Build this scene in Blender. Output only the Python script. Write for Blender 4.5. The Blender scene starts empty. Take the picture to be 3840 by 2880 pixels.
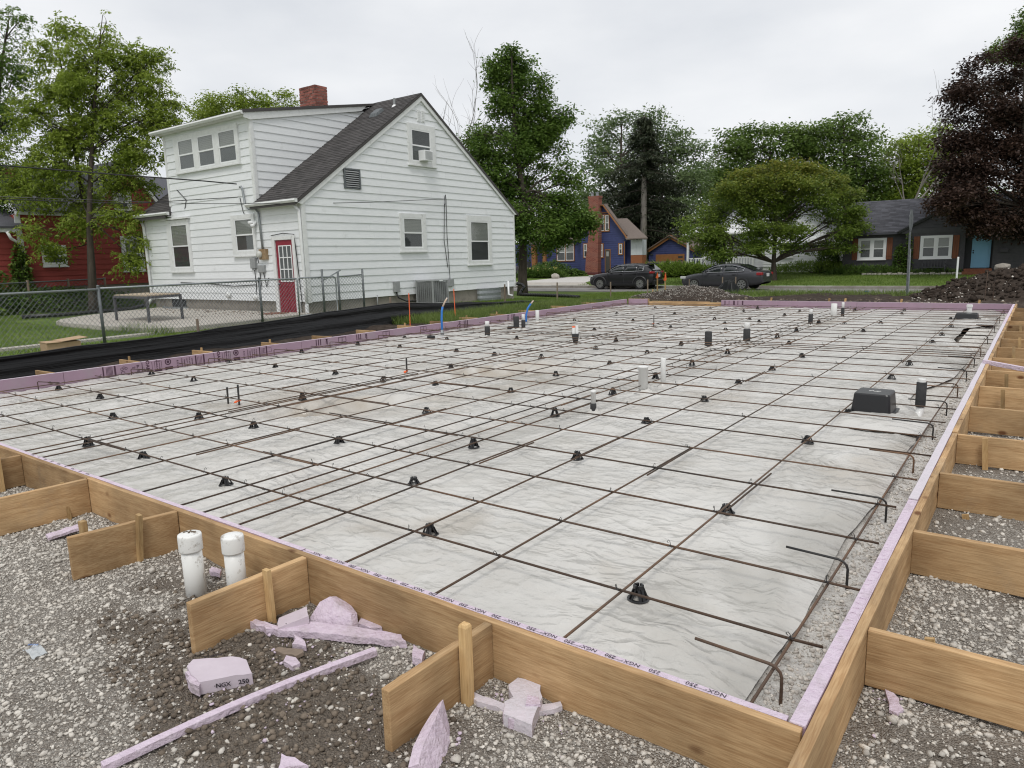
import bpy, math, random
import numpy as np
from mathutils import Vector, Matrix

SC = bpy.context.scene
COL = SC.collection
rng = np.random.default_rng(7)
random.seed(7)
RAD = math.radians

# ------------------------------------------------------------------ camera
CAMZ = 1.61
FPX = 2657.35            # focal length in pixels of a 3840 wide frame
PITCH, ROLL, YAW = RAD(10.00718), RAD(-1.50697), RAD(-36.68356)
_fw = np.array([math.sin(YAW) * math.cos(PITCH), math.cos(YAW) * math.cos(PITCH), -math.sin(PITCH)])
_r0 = np.array([math.cos(YAW), -math.sin(YAW), 0.0])
_u0 = np.cross(_r0, _fw)
_rt = math.cos(ROLL) * _r0 + math.sin(ROLL) * _u0
_up = -math.sin(ROLL) * _r0 + math.cos(ROLL) * _u0
cam = bpy.data.cameras.new('camera')
cam_o = bpy.data.objects.new('camera', cam)
COL.objects.link(cam_o)
M = Matrix(((_rt[0], _up[0], -_fw[0], 0), (_rt[1], _up[1], -_fw[1], 0), (_rt[2], _up[2], -_fw[2], CAMZ), (0, 0, 0, 1)))
cam_o.matrix_world = M
cam.sensor_width = 36.0
cam.lens = FPX / 3840 * 36.0
cam.clip_start = 0.05
cam.clip_end = 3000
SC.camera = cam_o
SC.render.resolution_x, SC.render.resolution_y = 1024, 768

# ------------------------------------------------------------------ sky and sun (overcast)
SC.view_settings.view_transform = 'Standard'
SC.view_settings.look = 'None'
SC.view_settings.exposure = 0.0
SC.view_settings.gamma = 1.0
SUN_EL, SUN_ROT = 58, 150
W = bpy.data.worlds.new('World')
SC.world = W
W.use_nodes = True
nt = W.node_tree
nt.nodes.clear()
def _n(t, **k):
    n = nt.nodes.new(t)
    for a, b in k.items():
        setattr(n, a, b)
    return n
out = _n('ShaderNodeOutputWorld')
bg = _n('ShaderNodeBackground')
sky = _n('ShaderNodeTexSky', sky_type='NISHITA', sun_disc=False, sun_elevation=RAD(SUN_EL), sun_rotation=RAD(SUN_ROT))
tc = _n('ShaderNodeTexCoord')
mp = _n('ShaderNodeMapping')
mp.inputs['Scale'].default_value = (1.0, 1.0, 2.6)
cl = _n('ShaderNodeTexNoise')
cl.inputs['Scale'].default_value = 2.3
cl.inputs['Detail'].default_value = 6
cl.inputs['Roughness'].default_value = 0.5
rp = _n('ShaderNodeValToRGB')
rp.color_ramp.elements[0].position = 0.34
rp.color_ramp.elements[0].color = (7.6, 7.85, 8.25, 1)
rp.color_ramp.elements[1].position = 0.68
rp.color_ramp.elements[1].color = (10.0, 10.05, 10.15, 1)
mx = _n('ShaderNodeMix', data_type='RGBA')
mx.inputs[0].default_value = 0.93
bg.inputs['Strength'].default_value = 0.1
L = nt.links.new
L(tc.outputs['Generated'], mp.inputs['Vector'])
L(mp.outputs['Vector'], cl.inputs['Vector'])
L(cl.outputs['Fac'], rp.inputs['Fac'])
L(sky.outputs['Color'], mx.inputs[6])
L(rp.outputs['Color'], mx.inputs[7])
L(mx.outputs[2], bg.inputs['Color'])
L(bg.outputs['Background'], out.inputs['Surface'])

sun = bpy.data.lights.new('sun', 'SUN')
sun.energy = 1.5
sun.angle = RAD(18)
sun.color = (1.0, 0.97, 0.93)
sun_o = bpy.data.objects.new('sun', sun)
COL.objects.link(sun_o)
# the sky's sun azimuth runs clockwise from +Y
_d = Vector((math.sin(RAD(SUN_ROT)) * math.cos(RAD(SUN_EL)), math.cos(RAD(SUN_ROT)) * math.cos(RAD(SUN_EL)), math.sin(RAD(SUN_EL))))
sun_o.rotation_euler = _d.to_track_quat('Z', 'Y').to_euler()
SC.cycles.use_adaptive_sampling = True
SC.cycles.use_denoising = True
SC.cycles.filter_width = 1.15
SC.cycles.adaptive_threshold = 0.006
SC.cycles.max_bounces = 6
SC.cycles.transparent_max_bounces = 8

# ------------------------------------------------------------------ helpers
def V(*a):
    return np.array(a if len(a) > 1 else a[0], float)

def at(u, v, depth):
    """point seen at photo position (u, v in a 2212 wide frame) at a depth in metres"""
    u, v = u * 1.73599, v * 1.73599
    d = _fw * FPX + _rt * (u - 1920) - _up * (v - 1440)
    return np.array([0, 0, CAMZ]) + d * (depth / FPX)

def seen_scale(depth):
    return depth * 1.73599 / FPX

GY = [-80, 20, 36, 36.01, 40.9, 40.92, 41.1, 48, 60, 3000]
GZ = [0, 0, -.36, -.40, -.40, -.27, -.26, .22, .3, .3]
def T(y):
    return float(np.interp(y, GY, GZ))

_tab = np.random.default_rng(3).random((512, 512))
def vnoise(x, y, seed=0):
    x = np.asarray(x, float) + seed * 17.31
    y = np.asarray(y, float) + seed * 9.77
    xi = np.floor(x).astype(int); yi = np.floor(y).astype(int)
    fx = x - xi; fy = y - yi
    fx = fx * fx * (3 - 2 * fx); fy = fy * fy * (3 - 2 * fy)
    g = lambda i, j: _tab[i % 512, j % 512]
    a = g(xi, yi) * (1 - fx) + g(xi + 1, yi) * fx
    b = g(xi, yi + 1) * (1 - fx) + g(xi + 1, yi + 1) * fx
    return a * (1 - fy) + b * fy - 0.5
def fbm(x, y, seed=0, oct=4):
    s = 0; a = 1; f = 1
    for k in range(oct):
        s = s + a * vnoise(np.asarray(x) * f, np.asarray(y) * f, seed + k)
        a *= 0.5; f *= 2.03
    return s

class MB:
    """collects polygons, then links them as ONE mesh object"""
    def __init__(self):
        self.v = []; self.f = []; self.n = 0
    def add(self, verts, faces):
        o = self.n
        self.v.extend([tuple(map(float, p)) for p in verts])
        self.f.extend([tuple(i + o for i in f) for f in faces])
        self.n += len(verts)
        return self
    def box(self, c, s, ax=None):
        """centre, full sizes, optional three axis vectors"""
        c = V(c); h = V(s) / 2
        A = np.eye(3) if ax is None else np.array([V(a) for a in ax])
        vs = []
        for i in (-1, 1):
            for j in (-1, 1):
                for k in (-1, 1):
                    vs.append(c + A[0] * h[0] * i + A[1] * h[1] * j + A[2] * h[2] * k)
        return self.add(vs, [(0, 1, 3, 2), (4, 6, 7, 5), (0, 4, 5, 1), (2, 3, 7, 6), (0, 2, 6, 4), (1, 5, 7, 3)])
    def b2(self, lo, hi):
        lo = V(lo); hi = V(hi)
        return self.box((lo + hi) / 2, hi - lo)
    def beam(self, a, b, w, h, up=(0, 0, 1)):
        a = V(a); b = V(b); d = b - a; l = np.linalg.norm(d); d = d / l
        s = np.cross(d, V(up)); s /= np.linalg.norm(s); t = np.cross(s, d)
        return self.box((a + b) / 2, (l, w, h), (d, s, t))
    def tube(self, pts, r, n=8, cap=True):
        pts = [V(p) for p in pts]
        R = r if hasattr(r, '__len__') else [r] * len(pts)
        rings = []
        ref = None
        for i, p in enumerate(pts):
            d = pts[min(i + 1, len(pts) - 1)] - pts[max(i - 1, 0)]
            d = d / (np.linalg.norm(d) + 1e-12)
            if ref is None:
                ref = V(0, 0, 1) if abs(d[2]) < 0.9 else V(1, 0, 0)
            s = np.cross(d, ref); s /= (np.linalg.norm(s) + 1e-12)
            t = np.cross(s, d); ref = t
            rings.append([p + R[i] * (math.cos(2 * math.pi * k / n) * s + math.sin(2 * math.pi * k / n) * t) for k in range(n)])
        vs = [q for r_ in rings for q in r_]; fs = []
        for i in range(len(pts) - 1):
            for k in range(n):
                k2 = (k + 1) % n
                fs.append((i * n + k, i * n + k2, (i + 1) * n + k2, (i + 1) * n + k))
        if cap:
            fs.append(tuple(range(n - 1, -1, -1))); fs.append(tuple((len(pts) - 1) * n + k for k in range(n)))
        return self.add(vs, fs)
    def lathe(self, c, prof, n=16, axis='z'):
        c = V(c); vs = []; fs = []
        for r, z in prof:
            for k in range(n):
                a = 2 * math.pi * k / n
                p = (r * math.cos(a), r * math.sin(a), z)
                if axis == 'x': p = (p[2], p[0], p[1])
                if axis == 'y': p = (p[0], p[2], p[1])
                vs.append(c + V(p))
        for i in range(len(prof) - 1):
            for k in range(n):
                k2 = (k + 1) % n
                fs.append((i * n + k, i * n + k2, (i + 1) * n + k2, (i + 1) * n + k))
        fs.append(tuple(range(n - 1, -1, -1))); fs.append(tuple((len(prof) - 1) * n + k for k in range(n)))
        return self.add(vs, fs)
    def prism(self, poly, vec):
        """closed polygon swept along a vector"""
        n = len(poly); a = [V(p) for p in poly]; b = [p + V(vec) for p in a]
        fs = [tuple(range(n - 1, -1, -1)), tuple(range(n, 2 * n))]
        for i in range(n):
            j = (i + 1) % n
            fs.append((i, j, n + j, n + i))
        return self.add(a + b, fs)
    def hexa(self, p):
        """eight corners: bottom four, then top four"""
        return self.add(p, [(3, 2, 1, 0), (4, 5, 6, 7), (0, 1, 5, 4), (1, 2, 6, 5), (2, 3, 7, 6), (3, 0, 4, 7)])
    def mesh(self, name, mat, smooth=False):
        me = bpy.data.meshes.new(name)
        me.from_pydata(self.v, [], self.f)
        if smooth:
            me.polygons.foreach_set('use_smooth', [True] * len(me.polygons))
        if mat: me.materials.append(mat)
        me.update()
        fix_normals(me)
        return me
    def build(self, name, mat, parent=None, smooth=False, bevel=0, local=False):
        return link(name, self.mesh(name, mat, smooth), parent, bevel, local)

import bmesh
def fix_normals(me):
    if len(me.polygons) > 60000: return
    bm = bmesh.new(); bm.from_mesh(me)
    bmesh.ops.recalc_face_normals(bm, faces=bm.faces)
    bm.to_mesh(me); bm.free()

def link(name, me, parent=None, bevel=0, local=False):
    o = bpy.data.objects.new(name, me)
    COL.objects.link(o)
    if parent is not None:
        o.parent = parent
        if parent.type == 'EMPTY' and not local:
            o.location = -Vector(parent['_w'])
    if bevel:
        m = o.modifiers.new('bevel', 'BEVEL'); m.width = bevel; m.segments = 2; m.limit_method = 'ANGLE'
    return o

def thing(name, label, cat, loc, group=None):
    e = bpy.data.objects.new(name, None)
    COL.objects.link(e)
    e.location = loc; e['_w'] = tuple(map(float, loc)); e.empty_display_size = 0.1
    e['label'] = label; e['category'] = cat
    if group: e['group'] = group
    return e

def tag(o, label, cat, group=None):
    o['label'] = label; o['category'] = cat
    if group: o['group'] = group
    return o
def structure(o): o['kind'] = 'structure'; return o
def stuff(o): o['kind'] = 'stuff'; return o

def np_mesh(name, verts, quads, mat, smooth=False):
    """big mesh from numpy arrays; quads (N,4) or tris (N,3)"""
    me = bpy.data.meshes.new(name)
    k = quads.shape[1]
    me.vertices.add(len(verts)); me.vertices.foreach_set('co', np.asarray(verts, np.float32).ravel())
    me.loops.add(quads.size); me.loops.foreach_set('vertex_index', quads.astype(np.int32).ravel())
    me.polygons.add(len(quads))
    me.polygons.foreach_set('loop_start', np.arange(0, quads.size, k, dtype=np.int32))
    me.polygons.foreach_set('loop_total', np.full(len(quads), k, np.int32))
    if smooth: me.polygons.foreach_set('use_smooth', np.ones(len(quads), bool))
    if mat: me.materials.append(mat)
    me.update(calc_edges=True)
    return me

def grid_mesh(name, xs, ys, zf, mat, smooth=True):
    X, Y = np.meshgrid(xs, ys)
    Z = zf(X, Y)
    v = np.stack([X, Y, Z], -1).reshape(-1, 3)
    nx, ny = len(xs), len(ys)
    i = (np.arange(ny - 1)[:, None] * nx + np.arange(nx - 1)[None, :]).ravel()
    q = np.stack([i, i + 1, i + 1 + nx, i + nx], 1)
    return np_mesh(name, v, q, mat, smooth)

# ------------------------------------------------------------------ materials
def mat(name, c, rough=0.7, c2=None, scale=6.0, bump=0.0, bscale=None, stretch=(1, 1, 1), metal=0.0,
        rnd=0.0, dirt=None, dscale=1.5, spec=0.5, detail=5, dpos=(0.5, 0.7), island=False):
    """noise-varied principled material in object space; rnd = brightness spread between objects (or loose pieces)"""
    m = bpy.data.materials.new(name); m.use_nodes = True
    t = m.node_tree; N = t.nodes; Lk = t.links.new
    b = N['Principled BSDF']
    b.inputs['Roughness'].default_value = rough
    b.inputs['Metallic'].default_value = metal
    b.inputs['Specular IOR Level'].default_value = spec
    tc = N.new('ShaderNodeTexCoord'); mp = N.new('ShaderNodeMapping')
    mp.inputs['Scale'].default_value = stretch
    Lk(tc.outputs['Object'], mp.inputs['Vector'])
    src = None
    c = (*c, 1)
    if c2 is not None:
        nz = N.new('ShaderNodeTexNoise'); nz.inputs['Scale'].default_value = scale
        nz.inputs['Detail'].default_value = detail; nz.inputs['Roughness'].default_value = 0.65
        Lk(mp.outputs['Vector'], nz.inputs['Vector'])
        r = N.new('ShaderNodeValToRGB')
        r.color_ramp.elements[0].position = 0.3; r.color_ramp.elements[0].color = c
        r.color_ramp.elements[1].position = 0.7; r.color_ramp.elements[1].color = (*c2, 1)
        Lk(nz.outputs['Fac'], r.inputs['Fac']); src = r.outputs['Color']
    if dirt is not None:
        nz2 = N.new('ShaderNodeTexNoise'); nz2.inputs['Scale'].default_value = dscale
        nz2.inputs['Detail'].default_value = 7; nz2.inputs['Roughness'].default_value = 0.7
        Lk(tc.outputs['Object'], nz2.inputs['Vector'])
        r2 = N.new('ShaderNodeValToRGB')
        r2.color_ramp.elements[0].position = dpos[0]; r2.color_ramp.elements[0].color = (0, 0, 0, 1)
        r2.color_ramp.elements[1].position = dpos[1]; r2.color_ramp.elements[1].color = (1, 1, 1, 1)
        Lk(nz2.outputs['Fac'], r2.inputs['Fac'])
        x = N.new('ShaderNodeMix'); x.data_type = 'RGBA'
        Lk(r2.outputs['Color'], x.inputs[0])
        if src: Lk(src, x.inputs[6])
        else: x.inputs[6].default_value = c
        x.inputs[7].default_value = (*dirt, 1); src = x.outputs[2]
    if rnd:
        if island:
            oi = N.new('ShaderNodeNewGeometry'); ro = oi.outputs['Random Per Island']
        else:
            oi = N.new('ShaderNodeObjectInfo'); ro = oi.outputs['Random']
        mr = N.new('ShaderNodeMapRange')
        mr.inputs[3].default_value = 1 - rnd; mr.inputs[4].default_value = 1 + rnd
        Lk(ro, mr.inputs[0])
        h = N.new('ShaderNodeHueSaturation')
        Lk(mr.outputs[0], h.inputs['Value'])
        if src: Lk(src, h.inputs['Color'])
        else: h.inputs['Color'].default_value = c
        src = h.outputs['Color']
    if src: Lk(src, b.inputs['Base Color'])
    else: b.inputs['Base Color'].default_value = c
    if bump:
        nb = N.new('ShaderNodeTexNoise'); nb.inputs['Scale'].default_value = bscale or scale
        nb.inputs['Detail'].default_value = 6; nb.inputs['Roughness'].default_value = 0.6
        Lk(mp.outputs['Vector'], nb.inputs['Vector'])
        bp = N.new('ShaderNodeBump'); bp.inputs['Strength'].default_value = bump; bp.inputs['Distance'].default_value = 0.02
        Lk(nb.outputs['Fac'], bp.inputs['Height']); Lk(bp.outputs['Normal'], b.inputs['Normal'])
    return m

def wood_mat(name, axis, c1, c2, knots=True):
    """sawn lumber with grain along one axis, knots and weather stains"""
    m = bpy.data.materials.new(name); m.use_nodes = True
    t = m.node_tree; N = t.nodes; Lk = t.links.new
    b = N['Principled BSDF']; b.inputs['Roughness'].default_value = 0.75; b.inputs['Specular IOR Level'].default_value = 0.25
    tc = N.new('ShaderNodeTexCoord'); oi = N.new('ShaderNodeObjectInfo')
    off = N.new('ShaderNodeVectorMath'); off.operation = 'SCALE'; off.inputs[0].default_value = (7.3, 3.1, 5.7)
    Lk(oi.outputs['Random'], off.inputs['Scale'])
    ad = N.new('ShaderNodeVectorMath'); Lk(tc.outputs['Object'], ad.inputs[0]); Lk(off.outputs[0], ad.inputs[1])
    s = [1.0, 1.0, 1.0]; s[axis] = 0.06
    mp = N.new('ShaderNodeMapping'); mp.inputs['Scale'].default_value = s
    Lk(ad.outputs[0], mp.inputs['Vector'])
    # warp by broad noise so the grain wanders
    w = N.new('ShaderNodeTexNoise'); w.inputs['Scale'].default_value = 3.5; w.inputs['Detail'].default_value = 2
    Lk(mp.outputs['Vector'], w.inputs['Vector'])
    g = N.new('ShaderNodeTexNoise'); g.inputs['Scale'].default_value = 170; g.inputs['Detail'].default_value = 4
    g.inputs['Distortion'].default_value = 0.4
    Lk(mp.outputs['Vector'], g.inputs['Vector'])
    wv = N.new('ShaderNodeMath'); wv.operation = 'MULTIPLY'; wv.inputs[1].default_value = 70
    Lk(w.outputs['Fac'], wv.inputs[0])
    sn = N.new('ShaderNodeMath'); sn.operation = 'SINE'; Lk(wv.outputs[0], sn.inputs[0])
    ma = N.new('ShaderNodeMath'); ma.operation = 'MULTIPLY_ADD'; ma.inputs[1].default_value = 0.09
    Lk(sn.outputs[0], ma.inputs[0]); Lk(g.outputs['Fac'], ma.inputs[2])
    r = N.new('ShaderNodeValToRGB')
    r.color_ramp.elements[0].position = 0.28; r.color_ramp.elements[0].color = (*c1, 1)
    r.color_ramp.elements[1].position = 0.72; r.color_ramp.elements[1].color = (*c2, 1)
    Lk(ma.outputs[0], r.inputs['Fac']); col = r.outputs['Color']
    if knots:
        vo = N.new('ShaderNodeTexVoronoi'); vo.inputs['Scale'].default_value = 6.0
        s2 = [1.0, 1.0, 1.0]; s2[axis] = 0.55
        mp2 = N.new('ShaderNodeMapping'); mp2.inputs['Scale'].default_value = s2
        Lk(ad.outputs[0], mp2.inputs['Vector']); Lk(mp2.outputs['Vector'], vo.inputs['Vector'])
        kr = N.new('ShaderNodeValToRGB')
        kr.color_ramp.elements[0].position = 0.07; kr.color_ramp.elements[0].color = (1, 1, 1, 1)
        kr.color_ramp.elements[1].position = 0.15; kr.color_ramp.elements[1].color = (0, 0, 0, 1)
        Lk(vo.outputs['Distance'], kr.inputs['Fac'])
        x = N.new('ShaderNodeMix'); x.data_type = 'RGBA'; Lk(kr.outputs['Color'], x.inputs[0]); Lk(col, x.inputs[6])
        x.inputs[7].default_value = (0.17, 0.075, 0.03, 1); col = x.outputs[2]
    ce = N.new('ShaderNodeTexNoise'); ce.inputs['Scale'].default_value = 1.4; ce.inputs['Detail'].default_value = 9; ce.inputs['Roughness'].default_value = 0.72
    Lk(ad.outputs[0], ce.inputs['Vector'])
    cr = N.new('ShaderNodeMapRange'); cr.inputs[1].default_value = 0.56; cr.inputs[2].default_value = 0.72; cr.inputs[4].default_value = 0.55; Lk(ce.outputs['Fac'], cr.inputs[0])
    xc = N.new('ShaderNodeMix'); xc.data_type = 'RGBA'; Lk(cr.outputs[0], xc.inputs[0]); Lk(col, xc.inputs[6]); xc.inputs[7].default_value = (0.30, 0.25, 0.19, 1); col = xc.outputs[2]
    st = N.new('ShaderNodeTexNoise'); st.inputs['Scale'].default_value = 2.2; st.inputs['Detail'].default_value = 5
    Lk(ad.outputs[0], st.inputs['Vector'])
    sr = N.new('ShaderNodeMapRange'); sr.inputs[1].default_value = 0.35; sr.inputs[2].default_value = 0.65
    sr.inputs[3].default_value = 0.66; sr.inputs[4].default_value = 1.12
    Lk(st.outputs['Fac'], sr.inputs[0])
    mr = N.new('ShaderNodeMapRange'); mr.inputs[3].default_value = 0.70; mr.inputs[4].default_value = 1.14
    Lk(oi.outputs['Random'], mr.inputs[0])
    mm = N.new('ShaderNodeMath'); mm.operation = 'MULTIPLY'; Lk(sr.outputs[0], mm.inputs[0]); Lk(mr.outputs[0], mm.inputs[1])
    h = N.new('ShaderNodeHueSaturation'); Lk(col, h.inputs['Color']); Lk(mm.outputs[0], h.inputs['Value'])
    Lk(h.outputs['Color'], b.inputs['Base Color'])
    bp = N.new('ShaderNodeBump'); bp.inputs['Strength'].default_value = 0.35; bp.inputs['Distance'].default_value = 0.004
    Lk(ma.outputs[0], bp.inputs['Height']); Lk(bp.outputs['Normal'], b.inputs['Normal'])
    return m

def leaf_mat(name, c1, c2, trans=0.3, nscale=0.6, top=None):
    m = bpy.data.materials.new(name); m.use_nodes = True
    t = m.node_tree; N = t.nodes; Lk = t.links.new
    b = N['Principled BSDF']; o = N['Material Output']
    b.inputs['Roughness'].default_value = 0.5; b.inputs['Specular IOR Level'].default_value = 0.3
    ge = N.new('ShaderNodeNewGeometry'); tc = N.new('ShaderNodeTexCoord')
    nz = N.new('ShaderNodeTexNoise'); nz.inputs['Scale'].default_value = nscale; nz.inputs['Detail'].default_value = 4
    Lk(tc.outputs['Object'], nz.inputs['Vector'])
    a = N.new('ShaderNodeMath'); a.operation = 'MULTIPLY_ADD'; a.inputs[1].default_value = 0.45
    Lk(ge.outputs['Random Per Island'], a.inputs[0]); Lk(nz.outputs['Fac'], a.inputs[2])
    r = N.new('ShaderNodeValToRGB')
    r.color_ramp.elements[0].position = 0.4; r.color_ramp.elements[0].color = (*c1, 1)
    r.color_ramp.elements[1].position = 1.0; r.color_ramp.elements[1].color = (*c2, 1)
    Lk(a.outputs[0], r.inputs['Fac']); col = r.outputs['Color']
    if top:   # fresh reddish-yellow growth on the crown's upper twigs: (colour, z0, z1)
        sp = N.new('ShaderNodeSeparateXYZ'); Lk(tc.outputs['Object'], sp.inputs[0])
        mr = N.new('ShaderNodeMapRange'); mr.inputs[1].default_value = top[1]; mr.inputs[2].default_value = top[2]
        Lk(sp.outputs['Z'], mr.inputs[0])
        mu = N.new('ShaderNodeMath'); mu.operation = 'MULTIPLY'; Lk(mr.outputs[0], mu.inputs[0]); Lk(ge.outputs['Random Per Island'], mu.inputs[1])
        x = N.new('ShaderNodeMix'); x.data_type = 'RGBA'; Lk(mu.outputs[0], x.inputs[0]); Lk(col, x.inputs[6])
        x.inputs[7].default_value = (*top[0], 1); col = x.outputs[2]
    Lk(col, b.inputs['Base Color'])
    tr = N.new('ShaderNodeBsdfTranslucent'); Lk(col, tr.inputs['Color'])
    ms = N.new('ShaderNodeMixShader'); ms.inputs[0].default_value = trans
    Lk(b.outputs[0], ms.inputs[1]); Lk(tr.outputs[0], ms.inputs[2]); Lk(ms.outputs[0], o.inputs['Surface'])
    return m

def glass_mat(name, tint=(0.92, 0.93, 0.92), rough=0.02, f=0.35):
    m = bpy.data.materials.new(name); m.use_nodes = True
    t = m.node_tree; N = t.nodes; Lk = t.links.new
    N.remove(N['Principled BSDF']); o = N['Material Output']
    tr = N.new('ShaderNodeBsdfTransparent'); tr.inputs['Color'].default_value = (*tint, 1)
    gl = N.new('ShaderNodeBsdfGlossy'); gl.inputs['Roughness'].default_value = rough
    lw = N.new('ShaderNodeLayerWeight'); pw = N.new('ShaderNodeMath'); pw.operation = 'POWER'; pw.inputs[1].default_value = 4.0; Lk(lw.outputs['Facing'], pw.inputs[0])
    ad = N.new('ShaderNodeMath'); ad.operation = 'MULTIPLY_ADD'; ad.inputs[1].default_value = 0.7; ad.inputs[2].default_value = f * 0.10; Lk(pw.outputs[0], ad.inputs[0])
    ms = N.new('ShaderNodeMixShader'); Lk(ad.outputs[0], ms.inputs[0]); Lk(tr.outputs[0], ms.inputs[1]); Lk(gl.outputs[0], ms.inputs[2])
    Lk(ms.outputs[0], o.inputs['Surface'])
    return m

MT = {}
MT['wood_x'] = wood_mat('form_lumber_x', 0, (0.39, 0.235, 0.112), (0.575, 0.39, 0.208))
MT['wood_y'] = wood_mat('form_lumber_y', 1, (0.39, 0.235, 0.112), (0.575, 0.39, 0.208))
MT['wood_z'] = wood_mat('stake_lumber', 2, (0.42, 0.26, 0.115), (0.60, 0.42, 0.21))
MT['wood_grey'] = mat('weathered_stake_wood', (0.16, 0.12, 0.09), 0.9, (0.28, 0.22, 0.17), 14, 0.3, stretch=(1, 1, 0.1), rnd=0.2)
MT['foam_pale'] = mat('foam_skin_pale', (0.52, 0.45, 0.50), 0.7, (0.60, 0.53, 0.58), 6, 0.1, 40, dirt=(0.42, 0.37, 0.38), dscale=7, dpos=(0.55, 0.8), spec=0.2)
MT['foam'] = mat('pink_foam', (0.61, 0.50, 0.595), 0.85, (0.71, 0.61, 0.695), 34, 0.8, 45, dirt=(0.46, 0.395, 0.41), dscale=8, dpos=(0.52, 0.76), spec=0.2)
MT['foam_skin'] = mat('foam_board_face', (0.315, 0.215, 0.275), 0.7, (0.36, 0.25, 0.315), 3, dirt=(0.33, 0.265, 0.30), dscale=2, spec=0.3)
MT['foam_dusty'] = mat('foam_with_dust', (0.58, 0.55, 0.58), 0.9, (0.66, 0.60, 0.65), 20, 0.5, 45, spec=0.2)
MT['ink'] = mat('black_ink', (0.02, 0.015, 0.02), 0.6)
MT['ink_plum'] = mat('plum_ink', (0.055, 0.02, 0.04), 0.6)
MT['rebar'] = mat('rebar_steel', (0.060, 0.050, 0.043), 0.75, (0.155, 0.088, 0.050), 2.2, rnd=0.45, metal=0.2, bump=0.5, bscale=60)
MT['rebar_dark'] = mat('rebar_bare', (0.03, 0.032, 0.034), 0.55, (0.06, 0.055, 0.05), 5, metal=0.4)
MT['plastic_black'] = mat('black_plastic', (0.012, 0.012, 0.013), 0.35, spec=0.5)
MT['sleeve'] = mat('black_pipe_wrap', (0.022, 0.022, 0.023), 0.8, (0.04, 0.04, 0.04), 30, 0.3)
MT['pvc'] = mat('white_pvc', (0.74, 0.74, 0.71), 0.35, (0.80, 0.80, 0.78), 4, dirt=(0.30, 0.265, 0.22), dscale=13, dpos=(0.55, 0.68))
MT['pvc_clean'] = mat('white_pvc_clean', (0.76, 0.76, 0.74), 0.3, (0.80, 0.80, 0.78), 4)
MT['siding'] = mat('white_siding', (0.72, 0.74, 0.75), 0.55, (0.80, 0.815, 0.82), 9, 0.12, 60, stretch=(0.4, 0.4, 2.5), rnd=0.03, dirt=(0.55, 0.56, 0.55), dscale=2.5, dpos=(0.6, 0.85))
MT['trim'] = mat('white_trim', (0.66, 0.67, 0.66), 0.6, (0.76, 0.77, 0.76), 7, 0.1, 30, dirt=(0.40, 0.39, 0.36), dscale=5, dpos=(0.58, 0.85))
MT['vinyl'] = mat('white_vinyl', (0.78, 0.79, 0.79), 0.4)
MT['shingle'] = mat('dark_shingle', (0.045, 0.042, 0.042), 0.95, (0.09, 0.083, 0.08), 60, 0.4, 150, rnd=0.28, island=True)
MT['shingle_grey'] = mat('grey_shingle', (0.05, 0.052, 0.06), 0.95, (0.10, 0.10, 0.115), 40, 0.3, 120, rnd=0.3, island=True)
MT['shingle_brown'] = mat('brown_shingle', (0.12, 0.095, 0.08), 0.95, (0.20, 0.165, 0.145), 30, 0.3, 120, rnd=0.25, island=True)
MT['brick'] = mat('red_brick', (0.20, 0.062, 0.045), 0.9, (0.31, 0.12, 0.095), 14, 0.4, 60, rnd=0.45)
MT['mortar'] = mat('mortar', (0.30, 0.25, 0.22), 0.95, (0.38, 0.33, 0.30), 30)
MT['concrete'] = mat('concrete', (0.36, 0.33, 0.29), 0.9, (0.47, 0.44, 0.39), 5, 0.2, 80, dirt=(0.22, 0.20, 0.17), dscale=1.2, dpos=(0.55, 0.8))
MT['found'] = mat('foundation_concrete', (0.22, 0.20, 0.17), 0.95, (0.33, 0.30, 0.26), 4, 0.4, 40, dirt=(0.13, 0.115, 0.10), dscale=2)
MT['galv'] = mat('galvanised_steel', (0.24, 0.26, 0.27), 0.5, (0.34, 0.36, 0.37), 18, metal=0.5)
MT['galv_dark'] = mat('weathered_fence_steel', (0.10, 0.115, 0.12), 0.6, (0.19, 0.20, 0.205), 12, metal=0.5)
MT['grey_box'] = mat('grey_utility_paint', (0.25, 0.26, 0.26), 0.55, (0.32, 0.33, 0.33), 10)
MT['dark'] = mat('dark_interior', (0.035, 0.037, 0.04), 0.8)
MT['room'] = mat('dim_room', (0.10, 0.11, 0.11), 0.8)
MT['blind'] = mat('pale_blind', (0.32, 0.325, 0.305), 0.7)
MT['blind_dim'] = mat('grey_screen', (0.07, 0.073, 0.077), 0.8)
MT['glass'] = glass_mat('window_glass')
MT['red_paint'] = mat('red_door_paint', (0.20, 0.008, 0.022), 0.5, (0.25, 0.012, 0.03), 5)
MT['red_siding'] = mat('red_siding_paint', (0.25, 0.042, 0.034), 0.75, (0.33, 0.058, 0.047), 5, 0.15, 40, stretch=(0.4, 0.4, 2), rnd=0.05)
MT['blue_siding'] = mat('blue_siding_paint', (0.030, 0.041, 0.128), 0.65, (0.042, 0.056, 0.160), 4, rnd=0.06)
MT['ochre'] = mat('ochre_trim_paint', (0.24, 0.10, 0.03), 0.6, (0.31, 0.135, 0.045), 5)
MT['rust_panel'] = mat('rust_orange_panel', (0.24, 0.085, 0.035), 0.7, (0.30, 0.11, 0.045), 4)
MT['char_brick'] = mat('charcoal_brick', (0.058, 0.057, 0.062), 0.85, (0.084, 0.082, 0.088), 6, rnd=0.2)
MT['char_trim'] = mat('charcoal_trim', (0.062, 0.062, 0.068), 0.7, (0.080, 0.080, 0.086), 5)
MT['cedar'] = mat('cedar_shutter', (0.15, 0.050, 0.022), 0.7, (0.24, 0.085, 0.038), 8, stretch=(1, 1, 0.1))
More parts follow.
